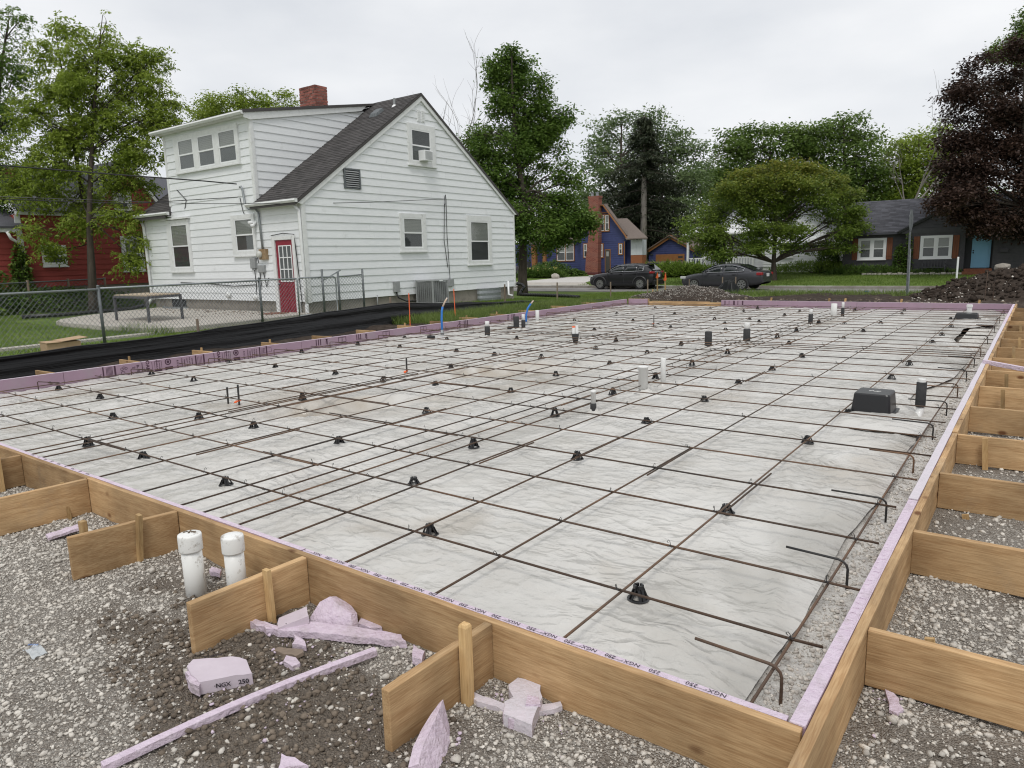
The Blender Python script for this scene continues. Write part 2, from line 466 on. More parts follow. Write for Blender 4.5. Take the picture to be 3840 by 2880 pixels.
MT['sky_blue'] = mat('light_blue_door', (0.17, 0.38, 0.54), 0.5, (0.19, 0.41, 0.57), 3)
MT['bark'] = mat('bark', (0.035, 0.028, 0.021), 0.95, (0.085, 0.068, 0.053), 9, 0.9, 25, stretch=(1, 1, 0.25))
MT['bark_pale'] = mat('pale_bark', (0.24, 0.215, 0.185), 0.95, (0.36, 0.325, 0.28), 9, 0.8, 25, stretch=(1, 1, 0.25))
MT['twig_grey'] = mat('bare_twig', (0.13, 0.115, 0.10), 0.95, (0.22, 0.20, 0.18), 6)
MT['orange'] = mat('orange_marking', (0.85, 0.15, 0.04), 0.6)
MT['pex'] = mat('blue_tubing', (0.02, 0.16, 0.50), 0.4)
MT['copper_tip'] = mat('pale_taped_end', (0.50, 0.33, 0.20), 0.5, (0.6, 0.55, 0.5), 20)
MT['cardboard'] = mat('cardboard', (0.40, 0.27, 0.16), 0.85, (0.46, 0.32, 0.20), 8)
MT['soil'] = mat('dark_soil', (0.026, 0.020, 0.016), 1.0, (0.065, 0.050, 0.040), 7, 1.0, 22, spec=0.15, dirt=(0.085, 0.068, 0.054), dscale=2.5)
# ------------------------------------------------------------------ ground sheets
def hit(u, v, z=0.0):
    """point at height z seen at (u, v) of the 2212 wide photograph"""
    d = at(u, v, 1.0) - V(0, 0, CAMZ)
    return V(0, 0, CAMZ) + d * ((z - CAMZ) / d[2])
def depth_of(p): return float((V(p) - V(0, 0, CAMZ)) @ _fw)

FX0, FX1 = -10.70, -0.489       # inner faces of the foam, left and right
FY0, FY1 = 2.018, 20.73         # inner faces of the foam, front and far
ZT = 0.24                       # top of the formwork

def strip(name, x0, x1, y0, y1, m, off=0.0, nx=2, kind='structure', thick=0):
    ys = sorted({y0, y1, *[y for y in GY if y0 < y < y1]})
    xs = np.linspace(x0, x1, nx)
    me = grid_mesh(name, xs, np.array(ys), lambda X, Y: np.interp(Y, GY, GZ) + off, m, False)
    o = link(name, me); o['kind'] = kind
    return o

def ground_mat(name, base1, base2, spots, sscale, bump):
    m = bpy.data.materials.new(name); m.use_nodes = True
    t = m.node_tree; N = t.nodes; Lk = t.links.new
    b = N['Principled BSDF']; b.inputs['Roughness'].default_value = 0.95; b.inputs['Specular IOR Level'].default_value = 0.2
    tc = N.new('ShaderNodeTexCoord')
    n1 = N.new('ShaderNodeTexNoise'); n1.inputs['Scale'].default_value = 0.9; n1.inputs['Detail'].default_value = 8; n1.inputs['Roughness'].default_value = 0.75
    n2 = N.new('ShaderNodeTexNoise'); n2.inputs['Scale'].default_value = sscale; n2.inputs['Detail'].default_value = 6
    vo = N.new('ShaderNodeTexVoronoi'); vo.inputs['Scale'].default_value = sscale * 2.2
    for q in (n1, n2, vo): Lk(tc.outputs['Object'], q.inputs['Vector'])
    r = N.new('ShaderNodeValToRGB')
    r.color_ramp.elements[0].position = 0.36; r.color_ramp.elements[0].color = (*base1, 1)
    r.color_ramp.elements[1].position = 0.66; r.color_ramp.elements[1].color = (*base2, 1)
    ad = N.new('ShaderNodeMath'); ad.operation = 'MULTIPLY_ADD'; ad.inputs[1].default_value = 0.55
    s5 = N.new('ShaderNodeMath'); s5.operation = 'MULTIPLY'; s5.inputs[1].default_value = 0.45
    Lk(n1.outputs['Fac'], ad.inputs[0]); Lk(n2.outputs['Fac'], s5.inputs[0]); Lk(s5.outputs[0], ad.inputs[2])
    Lk(ad.outputs[0], r.inputs['Fac'])
    x = N.new('ShaderNodeMix'); x.data_type = 'RGBA'
    vr = N.new('ShaderNodeMapRange'); vr.inputs[1].default_value = 0.55; vr.inputs[2].default_value = 0.8
    sv = N.new('ShaderNodeSeparateColor'); Lk(vo.outputs['Color'], sv.inputs[0]); Lk(sv.outputs[0], vr.inputs[0])
    at_ = N.new('ShaderNodeAttribute'); at_.attribute_name = 'soil'
    inv = N.new('ShaderNodeMath'); inv.operation = 'MULTIPLY_ADD'; inv.inputs[1].default_value = -0.75; inv.inputs[2].default_value = 1.0
    Lk(at_.outputs['Fac'], inv.inputs[0])
    mu = N.new('ShaderNodeMath'); mu.operation = 'MULTIPLY'; Lk(vr.outputs[0], mu.inputs[0]); Lk(inv.outputs[0], mu.inputs[1])
    Lk(mu.outputs[0], x.inputs[0]); Lk(r.outputs['Color'], x.inputs[6]); x.inputs[7].default_value = (*spots, 1)
    x2 = N.new('ShaderNodeMix'); x2.data_type = 'RGBA'
    sc_ = N.new('ShaderNodeMath'); sc_.operation = 'MULTIPLY'; sc_.inputs[1].default_value = 0.82; Lk(at_.outputs['Fac'], sc_.inputs[0])
    Lk(sc_.outputs[0], x2.inputs[0]); Lk(x.outputs[2], x2.inputs[6]); x2.inputs[7].default_value = (0.19, 0.155, 0.122, 1)
    Lk(x2.outputs[2], b.inputs['Base Color'])
    bp = N.new('ShaderNodeBump'); bp.inputs['Strength'].default_value = bump; bp.inputs['Distance'].default_value = 0.02
    a2 = N.new('ShaderNodeMath'); a2.operation = 'SUBTRACT'; Lk(n2.outputs['Fac'], a2.inputs[0]); Lk(vo.outputs['Distance'], a2.inputs[1])
    Lk(a2.outputs[0], bp.inputs['Height']); Lk(bp.outputs['Normal'], b.inputs['Normal'])
    return m

MT['gravel'] = ground_mat('limestone_gravel', (0.27, 0.235, 0.197), (0.45, 0.41, 0.36), (0.55, 0.515, 0.46), 60, 1.0)
MT['grass'] = mat('lawn', (0.065, 0.112, 0.018), 0.9, (0.125, 0.185, 0.038), 3.0, 0.6, 40, dirt=(0.15, 0.19, 0.055), dscale=0.6, spec=0.15)
MT['asphalt'] = mat('old_road_concrete', (0.20, 0.19, 0.18), 0.9, (0.27, 0.26, 0.245), 1.2, 0.2, 60, dirt=(0.15, 0.14, 0.13), dscale=0.5)
MT['kerb'] = mat('kerb_concrete', (0.22, 0.20, 0.175), 0.9, (0.30, 0.28, 0.25), 2.0, dirt=(0.14, 0.12, 0.10), dscale=0.8)

for nm, a, b, c, d in (('lawn', -300, -10.80, -60, 36.0), ('lawn_strip', -10.80, 300, 20.85, 36.0), ('yard_ground', -10.80, 300, -60, 1.93), ('yard_ground', -0.40, 300, 1.93, 20.85)):
    strip(nm, a, b, c, d, MT['grass'], -0.03)
strip('far_lawn', -300, 300, 41.1, 900, MT['grass'], 0)
strip('road', -300, 300, 36.0, 40.9, MT['asphalt'], 0)
kb = MB(); kb.b2((-300, 40.912, -0.55), (300, 41.1, -0.285)); kerb = structure(kb.build('kerb', MT['kerb']))
for k in range(-18, 8):
    kb = MB(); kb.b2((k * 3.0 + 0.01, 40.9, -0.55), (k * 3.0 + 2.99, 41.105, -0.262 + 0.008 * math.sin(k * 2.1))); kb.build('kerb_segment', MT['kerb'], kerb, bevel=0.02)
# driveway apron of concrete and gravel drive by the blue house
dv = MB()
for (x0, x1, y0, y1) in ((-31.5, -25.4, 41.12, 42.9),):
    dv.add([(x0, y0, T(y0) + .012), (x1 + 1.4, y0, T(y0) + .012), (x1, y1, T(y1) + .012), (x0 - .6, y1, T(y1) + .012)], [(0, 1, 2, 3)])
structure(dv.build('driveway_apron', MT['concrete']))
dv = MB()
dv.add([(-32, 42.92, T(42.92) + .012), (-25.4, 42.92, T(42.92) + .012), (-26.0, 47.5, T(47.5) + .012), (-29.2, 46.6, T(46.6) + .012)], [(0, 1, 2, 3)])
structure(dv.build('gravel_drive', mat('white_drive_gravel', (0.42, 0.40, 0.37), 0.95, (0.60, 0.58, 0.55), 30, 0.6, 30)))

# --- near ground of limestone gravel, in front of and to the right of the form
def soilmask(X, Y):
    a = np.exp(-(((X + 2.35) / 0.95) ** 2 + ((Y - 1.40) / 0.42) ** 2) ** 1.5)
    b = np.exp(-(((X + 3.0) / 0.5) ** 2 + ((Y - 1.72) / 0.25) ** 2))
    c = 0.65 * np.exp(-(((X + 1.62) / 0.35) ** 2 + ((Y - 1.25) / 0.5) ** 2))
    n = fbm(X * 3.5, Y * 3.5, 11, 5)
    m = np.clip(np.maximum(np.maximum(a, b), c) * 1.9 + n * 1.0 - 0.35, 0, 1)
    s = np.clip(fbm(X * 1.3, Y * 1.3, 31, 5) * 2.0 - 0.25, 0, 0.75)
    return np.maximum(m, np.where(X > -1.2, s, s * 0.3))
def gz(X, Y):
    n = 0.020 * fbm(X * 2.2, Y * 2.2, 5, 3) + 0.012 * fbm(X * 11, Y * 11, 6, 4)
    m = soilmask(X, Y)
    n = n + m * (0.012 + 0.022 * fbm(X * 17, Y * 17, 8, 3))
    return np.interp(Y, GY, GZ) + 0.004 + n
def add_soil(me):
    co = np.empty(len(me.vertices) * 3, np.float32); me.vertices.foreach_get('co', co); co = co.reshape(-1, 3)
    a = me.attributes.new('soil', 'FLOAT', 'POINT'); a.data.foreach_set('value', soilmask(co[:, 0], co[:, 1]).astype(np.float32))
def nonlin(a, b, d0, g):
    o = [a]; d = d0
    while o[-1] < b: o.append(o[-1] + d); d *= g
    o[-1] = b
    return np.array(o)
g1 = grid_mesh('gravel_ground', np.concatenate([-nonlin(0.43, 11.2, 0.014, 1.006)[::-1]]), np.concatenate([np.linspace(-1.5, 0.45, 16)[:-1], np.arange(0.45, 1.985, 0.014)]), gz, MT['gravel'])
add_soil(g1)
gravel_o = structure(link('gravel_ground', g1))
g2 = grid_mesh('gravel_path', nonlin(-0.425, 9.0, 0.026, 1.012), nonlin(-1.5, 21.0, 0.022, 1.004), gz, MT['gravel'])
add_soil(g2)
structure(link('gravel_path', g2))

# --- dark earth beyond the far edge and along the left edge
def earth_z(X, Y):
    w = np.clip((Y - 20.9) / 1.2, 0, 1) * np.clip((36.0 - Y) / 3, 0, 1) * np.clip((X + 10.3) / 2.5, 0, 1)
    b = 0.16 * np.exp(-((Y - 22.6 - 0.6 * vnoise(X * .7, X * 0, 4)) / 1.0) ** 2) * np.clip((X + 9) / 1.5, 0, 1)
    n = 0.13 * fbm(X * 1.5, Y * 1.5, 21, 5) + 0.07 * np.abs(fbm(X * 5, Y * 5, 24, 3))
    return np.interp(Y, GY, GZ) + 0.004 - 0.05 * (1 - w) + w * (0.02 + b + np.maximum(n, -0.03))
e1 = grid_mesh('bare_earth', np.arange(-10.6, 8, 0.085), np.arange(20.85, 36.0, 0.085), earth_z, MT['soil'])
structure(link('bare_earth', e1))
e2 = grid_mesh('earth_margin', np.arange(-13.3, -10.78, 0.07), np.arange(1.0, 20.8, 0.07),
               lambda X, Y: 0.05 + 0.08 * fbm(X * 1.7, Y * 1.7, 41, 5) + 0.13 * np.clip((Y - 11.5) / 2, 0, 1) * np.clip(1 - np.abs(X + 12.1) / .9, 0, 1), MT['soil'])
structure(link('earth_margin', e2))

# --- loose stones
def ico():
    p = (1 + 5 ** 0.5) / 2
    v = np.array([(-1, p, 0), (1, p, 0), (-1, -p, 0), (1, -p, 0), (0, -1, p), (0, 1, p), (0, -1, -p), (0, 1, -p), (p, 0, -1), (p, 0, 1), (-p, 0, -1), (-p, 0, 1)], float)
    v /= np.linalg.norm(v[0])
    f = np.array([(0, 11, 5), (0, 5, 1), (0, 1, 7), (0, 7, 10), (0, 10, 11), (1, 5, 9), (5, 11, 4), (11, 10, 2), (10, 7, 6), (7, 1, 8), (3, 9, 4), (3, 4, 2), (3, 2, 6), (3, 6, 8), (3, 8, 9), (4, 9, 5), (2, 4, 11), (6, 2, 10), (8, 6, 7), (9, 8, 1)])
    return v, f
IV, IF = ico()
OV = np.array([(1, 0, 0), (0, 1, 0), (-1, 0, 0), (0, -1, 0), (0, 0, 1), (0, 0, -1)], float) * 1.12
OF = np.array([(0, 1, 4), (1, 2, 4), (2, 3, 4), (3, 0, 4), (1, 0, 5), (2, 1, 5), (3, 2, 5), (0, 3, 5)])
def stone_field(name, P, S, m, seed=1, flat=0.72, tiny=0.0062):
    r = np.random.default_rng(seed)
    small = S < tiny
    if small.any() and not small.all():      # the smallest grains need only eight faces
        a = stone_arrays(P[~small], S[~small], r, flat, IV, IF); b = stone_arrays(P[small], S[small], r, flat, OV, OF)
        return np_mesh(name, np.concatenate([a[0], b[0]]), np.concatenate([a[1], b[1] + len(a[0])]), m)
    v, f = stone_arrays(P, S, r, flat, *((OV, OF) if small.all() else (IV, IF)))
    return np_mesh(name, v, f, m)
def stone_arrays(P, S, r, flat, BV, BF):
    n = len(P)
    v = BV[None] * (1 + 0.38 * (r.random((n, len(BV), 1)) - 0.5) * 2)
    sc = np.stack([r.uniform(0.75, 1.3, n), r.uniform(0.7, 1.1, n), flat * r.uniform(0.7, 1.1, n)], 1)
    v = v * sc[:, None] * S[:, None, None]
    a = r.uniform(0, 6.283, n); tl = r.normal(0, 0.35, n)
    ct, st = np.cos(tl)[:, None], np.sin(tl)[:, None]
    y = v[..., 1] * ct - v[..., 2] * st; z = v[..., 1] * st + v[..., 2] * ct
    x = v[..., 0]; ca, sa = np.cos(a)[:, None], np.sin(a)[:, None]
    v = np.stack([x * ca - y * sa, x * sa + y * ca, z], -1) + P[:, None]
    f = (BF[None] + (np.arange(n) * len(BV))[:, None, None]).reshape(-1, 3)
    return v.reshape(-1, 3), f
MT['stone'] = mat('limestone_pebble', (0.46, 0.425, 0.375), 0.95, (0.64, 0.605, 0.545), 25, 0.4, 90, rnd=0.26, island=True, dirt=(0.25, 0.21, 0.165), dscale=14, dpos=(0.56, 0.72), spec=0.2)
def scatter(n, x0, x1, y0, y1, smin, smax, seed, keep=None):
    r = np.random.default_rng(seed)
    x = r.uniform(x0, x1, n); y = r.uniform(y0, y1, n)
    s = smin * (smax / smin) ** (r.random(n) ** 3.0)
    m = soilmask(x, y); k = r.random(n) > m * 0.83
    if keep is not None: k &= keep(x, y, r)
    x, y, s = x[k], y[k], s[k]
    return np.stack([x, y, gz(x, y) + s * 0.25], 1), s
P1, S1 = scatter(56000, -6.6, -0.46, 0.5, 1.95, 0.0034, 0.0125, 1, lambda x, y, r: (x + 3.2 * y > -2.6) | (y > 1.1))
P2, S2 = scatter(15000, -0.40, 0.75, 1.3, 4.5, 0.0042, 0.015, 2)
rq = np.random.default_rng(8); fx = rq.uniform(-.72, -.5, 5200); fy = 2.05 + 12 * rq.random(5200) ** 1.6; fsz = .0035 * (4.0 ** (rq.random(5200) ** 2.2))
P3, S3 = scatter(9000, -0.40, 1.6, 4.5, 12.5, 0.007, 0.019, 3)
stuff(link('gravel', stone_field('gravel', np.concatenate([P1, P2, P3]), np.concatenate([S1, S2, S3]), MT['stone'], 4)))
# the larger stones one can pick out, each an object on the gravel
rr = np.random.default_rng(12)
stone_me = [stone_field('stone', np.zeros((1, 3)), np.array([1.0]), MT['stone'], 50 + k, 0.8) for k in range(7)]
big_spots = []
for k in range(64):
    x, y = (rr.uniform(-4.6, -0.6), rr.uniform(0.85, 1.75)) if k < 46 else (rr.uniform(-0.36, 0.25), rr.uniform(1.5, 4.4))
    if any((x - a) ** 2 + (y - b) ** 2 < 0.003 for a, b in big_spots): continue
    big_spots.append((x, y))
    o = bpy.data.objects.new('stone', stone_me[k % 7]); COL.objects.link(o); o.parent = gravel_o
    s = rr.uniform(0.012, 0.023); o.scale = (s, s, s)
    o.location = (x, y, float(gz(np.array(x), np.array(y))) + s * 0.4); o.rotation_euler = (0, 0, rr.uniform(0, 6))
# clods in the soil patch
rc = np.random.default_rng(77)
cx = rc.normal(-2.4, 0.6, 5200); cy = rc.normal(1.38, 0.3, 5200)
ok = (soilmask(cx, cy) > 0.45) & (cy < 1.93); cx, cy = cx[ok], cy[ok]
cs = 0.003 * (5.0 ** (rc.random(len(cx)) ** 2.0))
MT['clod'] = mat('soil_clod', (0.12, 0.096, 0.074), 1.0, (0.23, 0.19, 0.15), 30, 0.5, 80, rnd=0.3, island=True, spec=0.1)
stuff(link('soil_crumbs', stone_field('soil_crumbs', np.stack([cx, cy, gz(cx, cy) + cs * 0.3], 1), cs, MT['clod'], 5, 0.85)))

# ------------------------------------------------------------------ inside the form
def rough_strip(X, Y):
    return 0.012 + 0.014 * fbm(X * 9, Y * 9, 61, 4) + 0.008 * fbm(X * 40, Y * 40, 62, 2)
ft = thing('concrete_footing', 'rough grey concrete footing strip with bent steel dowels along the right form', 'footing', (-0.6, 2.2, 0.0))
fm = grid_mesh('footing_top', np.linspace(-1.05, FX1 - 0.002, 34), nonlin(2.02, FY1, 0.02, 1.006), rough_strip,
               mat('raw_footing', (0.56, 0.535, 0.49), 0.95, (0.72, 0.70, 0.65), 26, 1.0, 70, dirt=(0.33, 0.30, 0.26), dscale=9))
link('footing_top', fm, ft)
stuff(link('footing_stones', stone_field('footing_stones', np.stack([fx, fy, rough_strip(fx, fy) + fsz * .3], 1), fsz, MT['stone'], 9), ft))
TRX = [(-3.95, 0.40), (-6.58, 0.34)]; TRY = [(11.55, 0.45)]
pits = [(hit(715, 886, .03), 0.75, 0.30), (hit(1085, 805, .03), 0.95, 0.36)]
def sheet_z(X, Y):
    z = 0.061 + 0.012 * fbm(X * 0.9, Y * 0.9, 71, 3)
    for c, w in TRX: z = z - 0.036 * np.exp(-((X - c) / w) ** 4)
    for c, w in TRY: z = z - 0.030 * np.exp(-((Y - c) / w) ** 4)
    for (p, a, b) in pits:
        dx = (X - p[0]) * 0.6 + (Y - p[1]) * 0.8; dy = -(X - p[0]) * 0.8 + (Y - p[1]) * 0.6
        q = (dx / a) ** 2 + (dy / b) ** 2
        z = z - 0.13 * np.exp(-q ** 2) + 0.05 * np.exp(-((q ** .5 - 1.3) / 0.28) ** 2) * (dy > 0)
    # wrinkles: thin ridges, direction wandering from place to place
    wa = 2.6 * fbm(X * 0.35, Y * 0.35, 77, 3)
    U = X * np.cos(0.7) + Y * np.sin(0.7) + wa; Q = -X * np.sin(0.7) + Y * np.cos(0.7) + 0.8 * wa
    r1 = 1 - np.abs(fbm(U * 2.1, Q * 6.5, 81, 3)) * 2
    r2 = 1 - np.abs(fbm(U * 7.5, Q * 2.6, 85, 3)) * 2
    r3 = 1 - np.abs(fbm(X * 13, Y * 9, 89, 2)) * 2
    amp = 0.35 + 1.5 * np.clip(fbm(X * 0.8, Y * 0.8, 93, 3) + 0.35, 0, 1)
    z = z + amp * (0.012 * np.clip(r1, 0, 1) ** 5 + 0.009 * np.clip(r2, 0, 1) ** 5 + 0.003 * np.clip(r3, 0, 1) ** 3)
    # packing folds: straight faint ridges crossing the sheet
    for ca, sa, pitch, ph in ((.97, .24, .83, .1), (-.24, .97, 1.31, .5)):
        q = (X * ca + Y * sa) / pitch + ph + .02 * fbm(X * 1.1, Y * 1.1, 111, 2); q = np.abs(q - np.round(q)) * pitch
        z = z + .008 * np.exp(-(q / .022) ** 2) * np.clip(.6 + 1.6 * fbm(X * .6, Y * .6, 115, 2), 0, 1)
    z = z + .016 * fbm(X * 2.3 + wa, Y * 1.6, 117, 3)
    # long soft folds near the right edge
    z = z + 0.016 * np.exp(-((X + 1.05) / 0.5) ** 2) * np.sin(Y * 11 + X * 5 + 3 * fbm(X * 2, Y * 2, 97, 2)) * np.clip(fbm(X * 1.5, Y * 0.8, 98, 2) + 0.5, 0, 1)
    e = np.clip((-0.66 - X) / 0.20, 0, 1); z = z * e + 0.030 * (1 - e)
    e = np.clip((Y - FY0) / 0.22, 0, 1); z = z * e + 0.028 * (1 - e)
    return z
xs = -nonlin(0.72, 10.685, 0.022, 1.0022)[::-1]
ys = nonlin(FY0 + 0.004, FY1 - 0.01, 0.017, 1.0032)
sm = grid_mesh('plastic_sheet', xs, ys, sheet_z, None)
# ragged right-hand edge of the sheet
co = np.empty(len(sm.vertices) * 3, np.float32); sm.vertices.foreach_get('co', co); co = co.reshape(-1, 3)
w = np.clip((co[:, 0] + 1.5) / 0.75, 0, 1)
co[:, 0] += w * (0.05 * fbm(co[:, 1] * 0.9, co[:, 1] * 0 + 3, 101, 4) - 0.28 * np.exp(-((co[:, 1] - 8.6) / 1.0) ** 2) - 0.4 * np.clip((co[:, 1] - 12.8) / 1.5, 0, 1) * np.clip((17.3 - co[:, 1]) / 1.0, 0, 1))
sm.vertices.foreach_set('co', co.ravel())
ms = mat('translucent_plastic', (0.50, 0.487, 0.455), 0.27, (0.63, 0.615, 0.58), 1.0, 0, dirt=(0.49, 0.465, 0.42), dscale=1.3, dpos=(0.48, 0.8), spec=0.5, detail=8)
def crease(m):
    """fine creases: sharp ridged noise at three sizes, each running its own way"""
    t = m.node_tree; N = t.nodes; Lk = t.links.new; tc = N.new('ShaderNodeTexCoord'); acc = None
    for rot, st, sc_, pw, amp in ((40, (1, 2.6, 1), .9, 10, 1.2),):
        mp = N.new('ShaderNodeMapping'); mp.inputs['Rotation'].default_value = (0, 0, RAD(rot)); mp.inputs['Scale'].default_value = st
        nz = N.new('ShaderNodeTexNoise'); nz.inputs['Scale'].default_value = sc_; nz.inputs['Detail'].default_value = 3; nz.inputs['Distortion'].default_value = .5
        Lk(tc.outputs['Object'], mp.inputs['Vector']); Lk(mp.outputs['Vector'], nz.inputs['Vector'])
        a = N.new('ShaderNodeMath'); a.operation = 'SUBTRACT'; a.inputs[1].default_value = .5; Lk(nz.outputs['Fac'], a.inputs[0])
        b = N.new('ShaderNodeMath'); b.operation = 'ABSOLUTE'; Lk(a.outputs[0], b.inputs[0])
        c = N.new('ShaderNodeMath'); c.operation = 'MULTIPLY_ADD'; c.inputs[1].default_value = -4.0; c.inputs[2].default_value = 1.0; c.use_clamp = True; Lk(b.outputs[0], c.inputs[0])
        d = N.new('ShaderNodeMath'); d.operation = 'POWER'; d.inputs[1].default_value = pw / 2; Lk(c.outputs[0], d.inputs[0])
        f = N.new('ShaderNodeMath'); f.operation = 'MULTIPLY_ADD'; f.inputs[1].default_value = amp; Lk(d.outputs[0], f.inputs[0])
        if acc: Lk(acc, f.inputs[2])
        else: f.inputs[2].default_value = 0
        acc = f.outputs[0]
    # crinkles: a net of short straight folds at two sizes, its lines bent by noise
    wn = N.new('ShaderNodeTexNoise'); wn.inputs['Scale'].default_value = 2.5; wn.inputs['Detail'].default_value = 3; Lk(tc.outputs['Object'], wn.inputs['Vector'])
    ws = N.new('ShaderNodeVectorMath'); ws.operation = 'SCALE'; ws.inputs['Scale'].default_value = .35; Lk(wn.outputs['Color'], ws.inputs[0])
    wa_ = N.new('ShaderNodeVectorMath'); Lk(tc.outputs['Object'], wa_.inputs[0]); Lk(ws.outputs[0], wa_.inputs[1])
    for rot, st, sc_, wid, amp in ((35, (1, 2.4, .2), 2.6, .17, .8), (-50, (1, 2.0, .2), 6.0, .20, .36), (15, (1, 1.6, .2), 13, .22, .10)):
        mp = N.new('ShaderNodeMapping'); mp.inputs['Rotation'].default_value = (0, 0, RAD(rot)); mp.inputs['Scale'].default_value = st; Lk(wa_.outputs[0], mp.inputs['Vector'])
        vo = N.new('ShaderNodeTexVoronoi'); vo.feature = 'DISTANCE_TO_EDGE'; vo.inputs['Scale'].default_value = sc_; Lk(mp.outputs['Vector'], vo.inputs['Vector'])
        rg_ = N.new('ShaderNodeMapRange'); rg_.inputs[2].default_value = wid; rg_.inputs[3].default_value = amp; rg_.inputs[4].default_value = 0; Lk(vo.outputs['Distance'], rg_.inputs[0])
        f = N.new('ShaderNodeMath'); f.operation = 'ADD'; Lk(acc, f.inputs[0]); Lk(rg_.outputs[0], f.inputs[1]); acc = f.outputs[0]
    # calm and crumpled patches, plus smooth undulation between the creases
    mk = N.new('ShaderNodeTexNoise'); mk.inputs['Scale'].default_value = 1.1; mk.inputs['Detail'].default_value = 3; Lk(tc.outputs['Object'], mk.inputs['Vector'])
    mr = N.new('ShaderNodeMapRange'); mr.inputs[1].default_value = .40; mr.inputs[2].default_value = .66; mr.inputs[3].default_value = .12; mr.inputs[4].default_value = 1.1; Lk(mk.outputs['Fac'], mr.inputs[0])
    mu = N.new('ShaderNodeMath'); mu.operation = 'MULTIPLY'; Lk(acc, mu.inputs[0]); Lk(mr.outputs[0], mu.inputs[1])
    sm_ = N.new('ShaderNodeTexNoise'); sm_.inputs['Scale'].default_value = 8.0; sm_.inputs['Detail'].default_value = 5; sm_.inputs['Roughness'].default_value = .55; Lk(tc.outputs['Object'], sm_.inputs['Vector'])
    s2 = N.new('ShaderNodeMath'); s2.operation = 'MULTIPLY_ADD'; s2.inputs[1].default_value = 1.3; Lk(sm_.outputs['Fac'], s2.inputs[0]); Lk(mu.outputs[0], s2.inputs[2]); acc = s2.outputs[0]
    bp = N.new('ShaderNodeBump'); bp.inputs['Strength'].default_value = .6; bp.inputs['Distance'].default_value = .022
    Lk(acc, bp.inputs['Height']); Lk(bp.outputs['Normal'], N['Principled BSDF'].inputs['Normal'])
crease(ms)
# muddy film, plus grey of thin film and sky reflections painted into the colour
t = ms.node_tree; N = t.nodes; pb = N['Principled BSDF']; src = pb.inputs['Base Color'].links[0].from_socket
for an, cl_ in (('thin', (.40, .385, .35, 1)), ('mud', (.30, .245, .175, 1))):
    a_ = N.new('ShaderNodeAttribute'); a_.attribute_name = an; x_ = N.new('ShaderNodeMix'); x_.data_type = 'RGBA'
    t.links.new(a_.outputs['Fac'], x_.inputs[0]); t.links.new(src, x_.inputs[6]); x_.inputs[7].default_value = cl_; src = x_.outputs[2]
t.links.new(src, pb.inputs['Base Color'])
X_, Y_ = co[:, 0].astype(float), co[:, 1].astype(float)
thin = np.clip((X_ + 2.1) / 1.2, 0, 1) * np.clip(fbm(X_ * 2.2 + Y_ * .8, Y_ * 1.1, 131, 5) * 1.9 + .42, 0, .95)  # greyer towards the right edge: painted sky reflections as well as thin film
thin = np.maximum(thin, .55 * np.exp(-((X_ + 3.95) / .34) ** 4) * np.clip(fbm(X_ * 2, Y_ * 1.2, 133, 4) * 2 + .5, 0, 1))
mud = np.clip(fbm(X_ * .9, Y_ * .9, 137, 6) * 1.7 - .55, 0, .38)
for (p, a, b) in pits: mud = np.maximum(mud, 1.0 * np.exp(-(((X_ - p[0]) / (a * .9)) ** 2 + ((Y_ - p[1]) / (a * .7)) ** 2)) * np.clip(.75 + fbm(X_ * 5, Y_ * 5, 139, 4), 0, 1))
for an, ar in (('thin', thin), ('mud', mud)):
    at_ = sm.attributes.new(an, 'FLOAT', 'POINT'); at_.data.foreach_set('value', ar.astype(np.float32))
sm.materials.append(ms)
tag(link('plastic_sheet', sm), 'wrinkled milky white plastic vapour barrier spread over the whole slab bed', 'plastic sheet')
base = MB(); base.b2((FX0 - .1, FY0 - .02, -0.35), (FX1 + .02, FY1 + .02, -0.12)); structure(base.build('slab_bed', MT['gravel']))

# ------------------------------------------------------------------ formwork
BT = 0.034
def board(name, lo, hi, m, label, cat, group=None, parent=None, jag=0.0, axis=0):
    """sawn plank with slightly uneven edges"""
    mb = MB(); lo = V(lo); hi = V(hi); n = max(2, int((hi[axis] - lo[axis]) / 0.12))
    oth = [a for a in (0, 1) if a != axis][0]
    vs = []; fs = []
    sd = int(abs(lo[0] * 991 + lo[1] * 677)) % 900
    for i in range(n + 1):
        t = lo[axis] + (hi[axis] - lo[axis]) * i / n
        w1 = jag * float(fbm(t * 2.5, 0.5, sd, 3)); w2 = jag * 0.8 * float(fbm(t * 3.1, 1.5, sd + 3, 3))
        for (a, z, ww) in ((lo[oth], lo[2], w2), (hi[oth], lo[2], w2), (hi[oth], hi[2], w1), (lo[oth], hi[2], w1)):
            p = [0, 0, 0]; p[axis] = t; p[oth] = a + w2 * 0.5; p[2] = z + (w1 if z == hi[2] else 0)
            vs.append(p)
    for i in range(n):
        for k in range(4):
            k2 = (k + 1) % 4
            fs.append((i * 4 + k, i * 4 + k2, i * 4 + 4 + k2, i * 4 + 4 + k))
    fs += [(0, 1, 2, 3), (n * 4 + 3, n * 4 + 2, n * 4 + 1, n * 4)]
    mb.add(vs, fs)
    o = mb.build(name, m, parent, bevel=0.003)
    if parent is None: tag(o, label, cat, group)
    return o
FB = 'lumber boards of the slab form'
YW = FY0 - 0.060
board('form_board', (-5.028, YW, -0.03), (-0.452, YW + .031, ZT), MT['wood_x'], 'long front form board reaching the near right corner, stakes behind it', 'form board', FB, jag=0.004)
board('form_board', (-10.77, YW, -0.03), (-5.034, YW + .031, ZT), MT['wood_x'], 'farther front form board running out of the left of the photo', 'form board', FB, jag=0.004)
XW = FX1 + 0.046
RB = [(1.15, 6.12), (6.125, 11.0), (11.005, 15.9), (15.905, 20.8)]
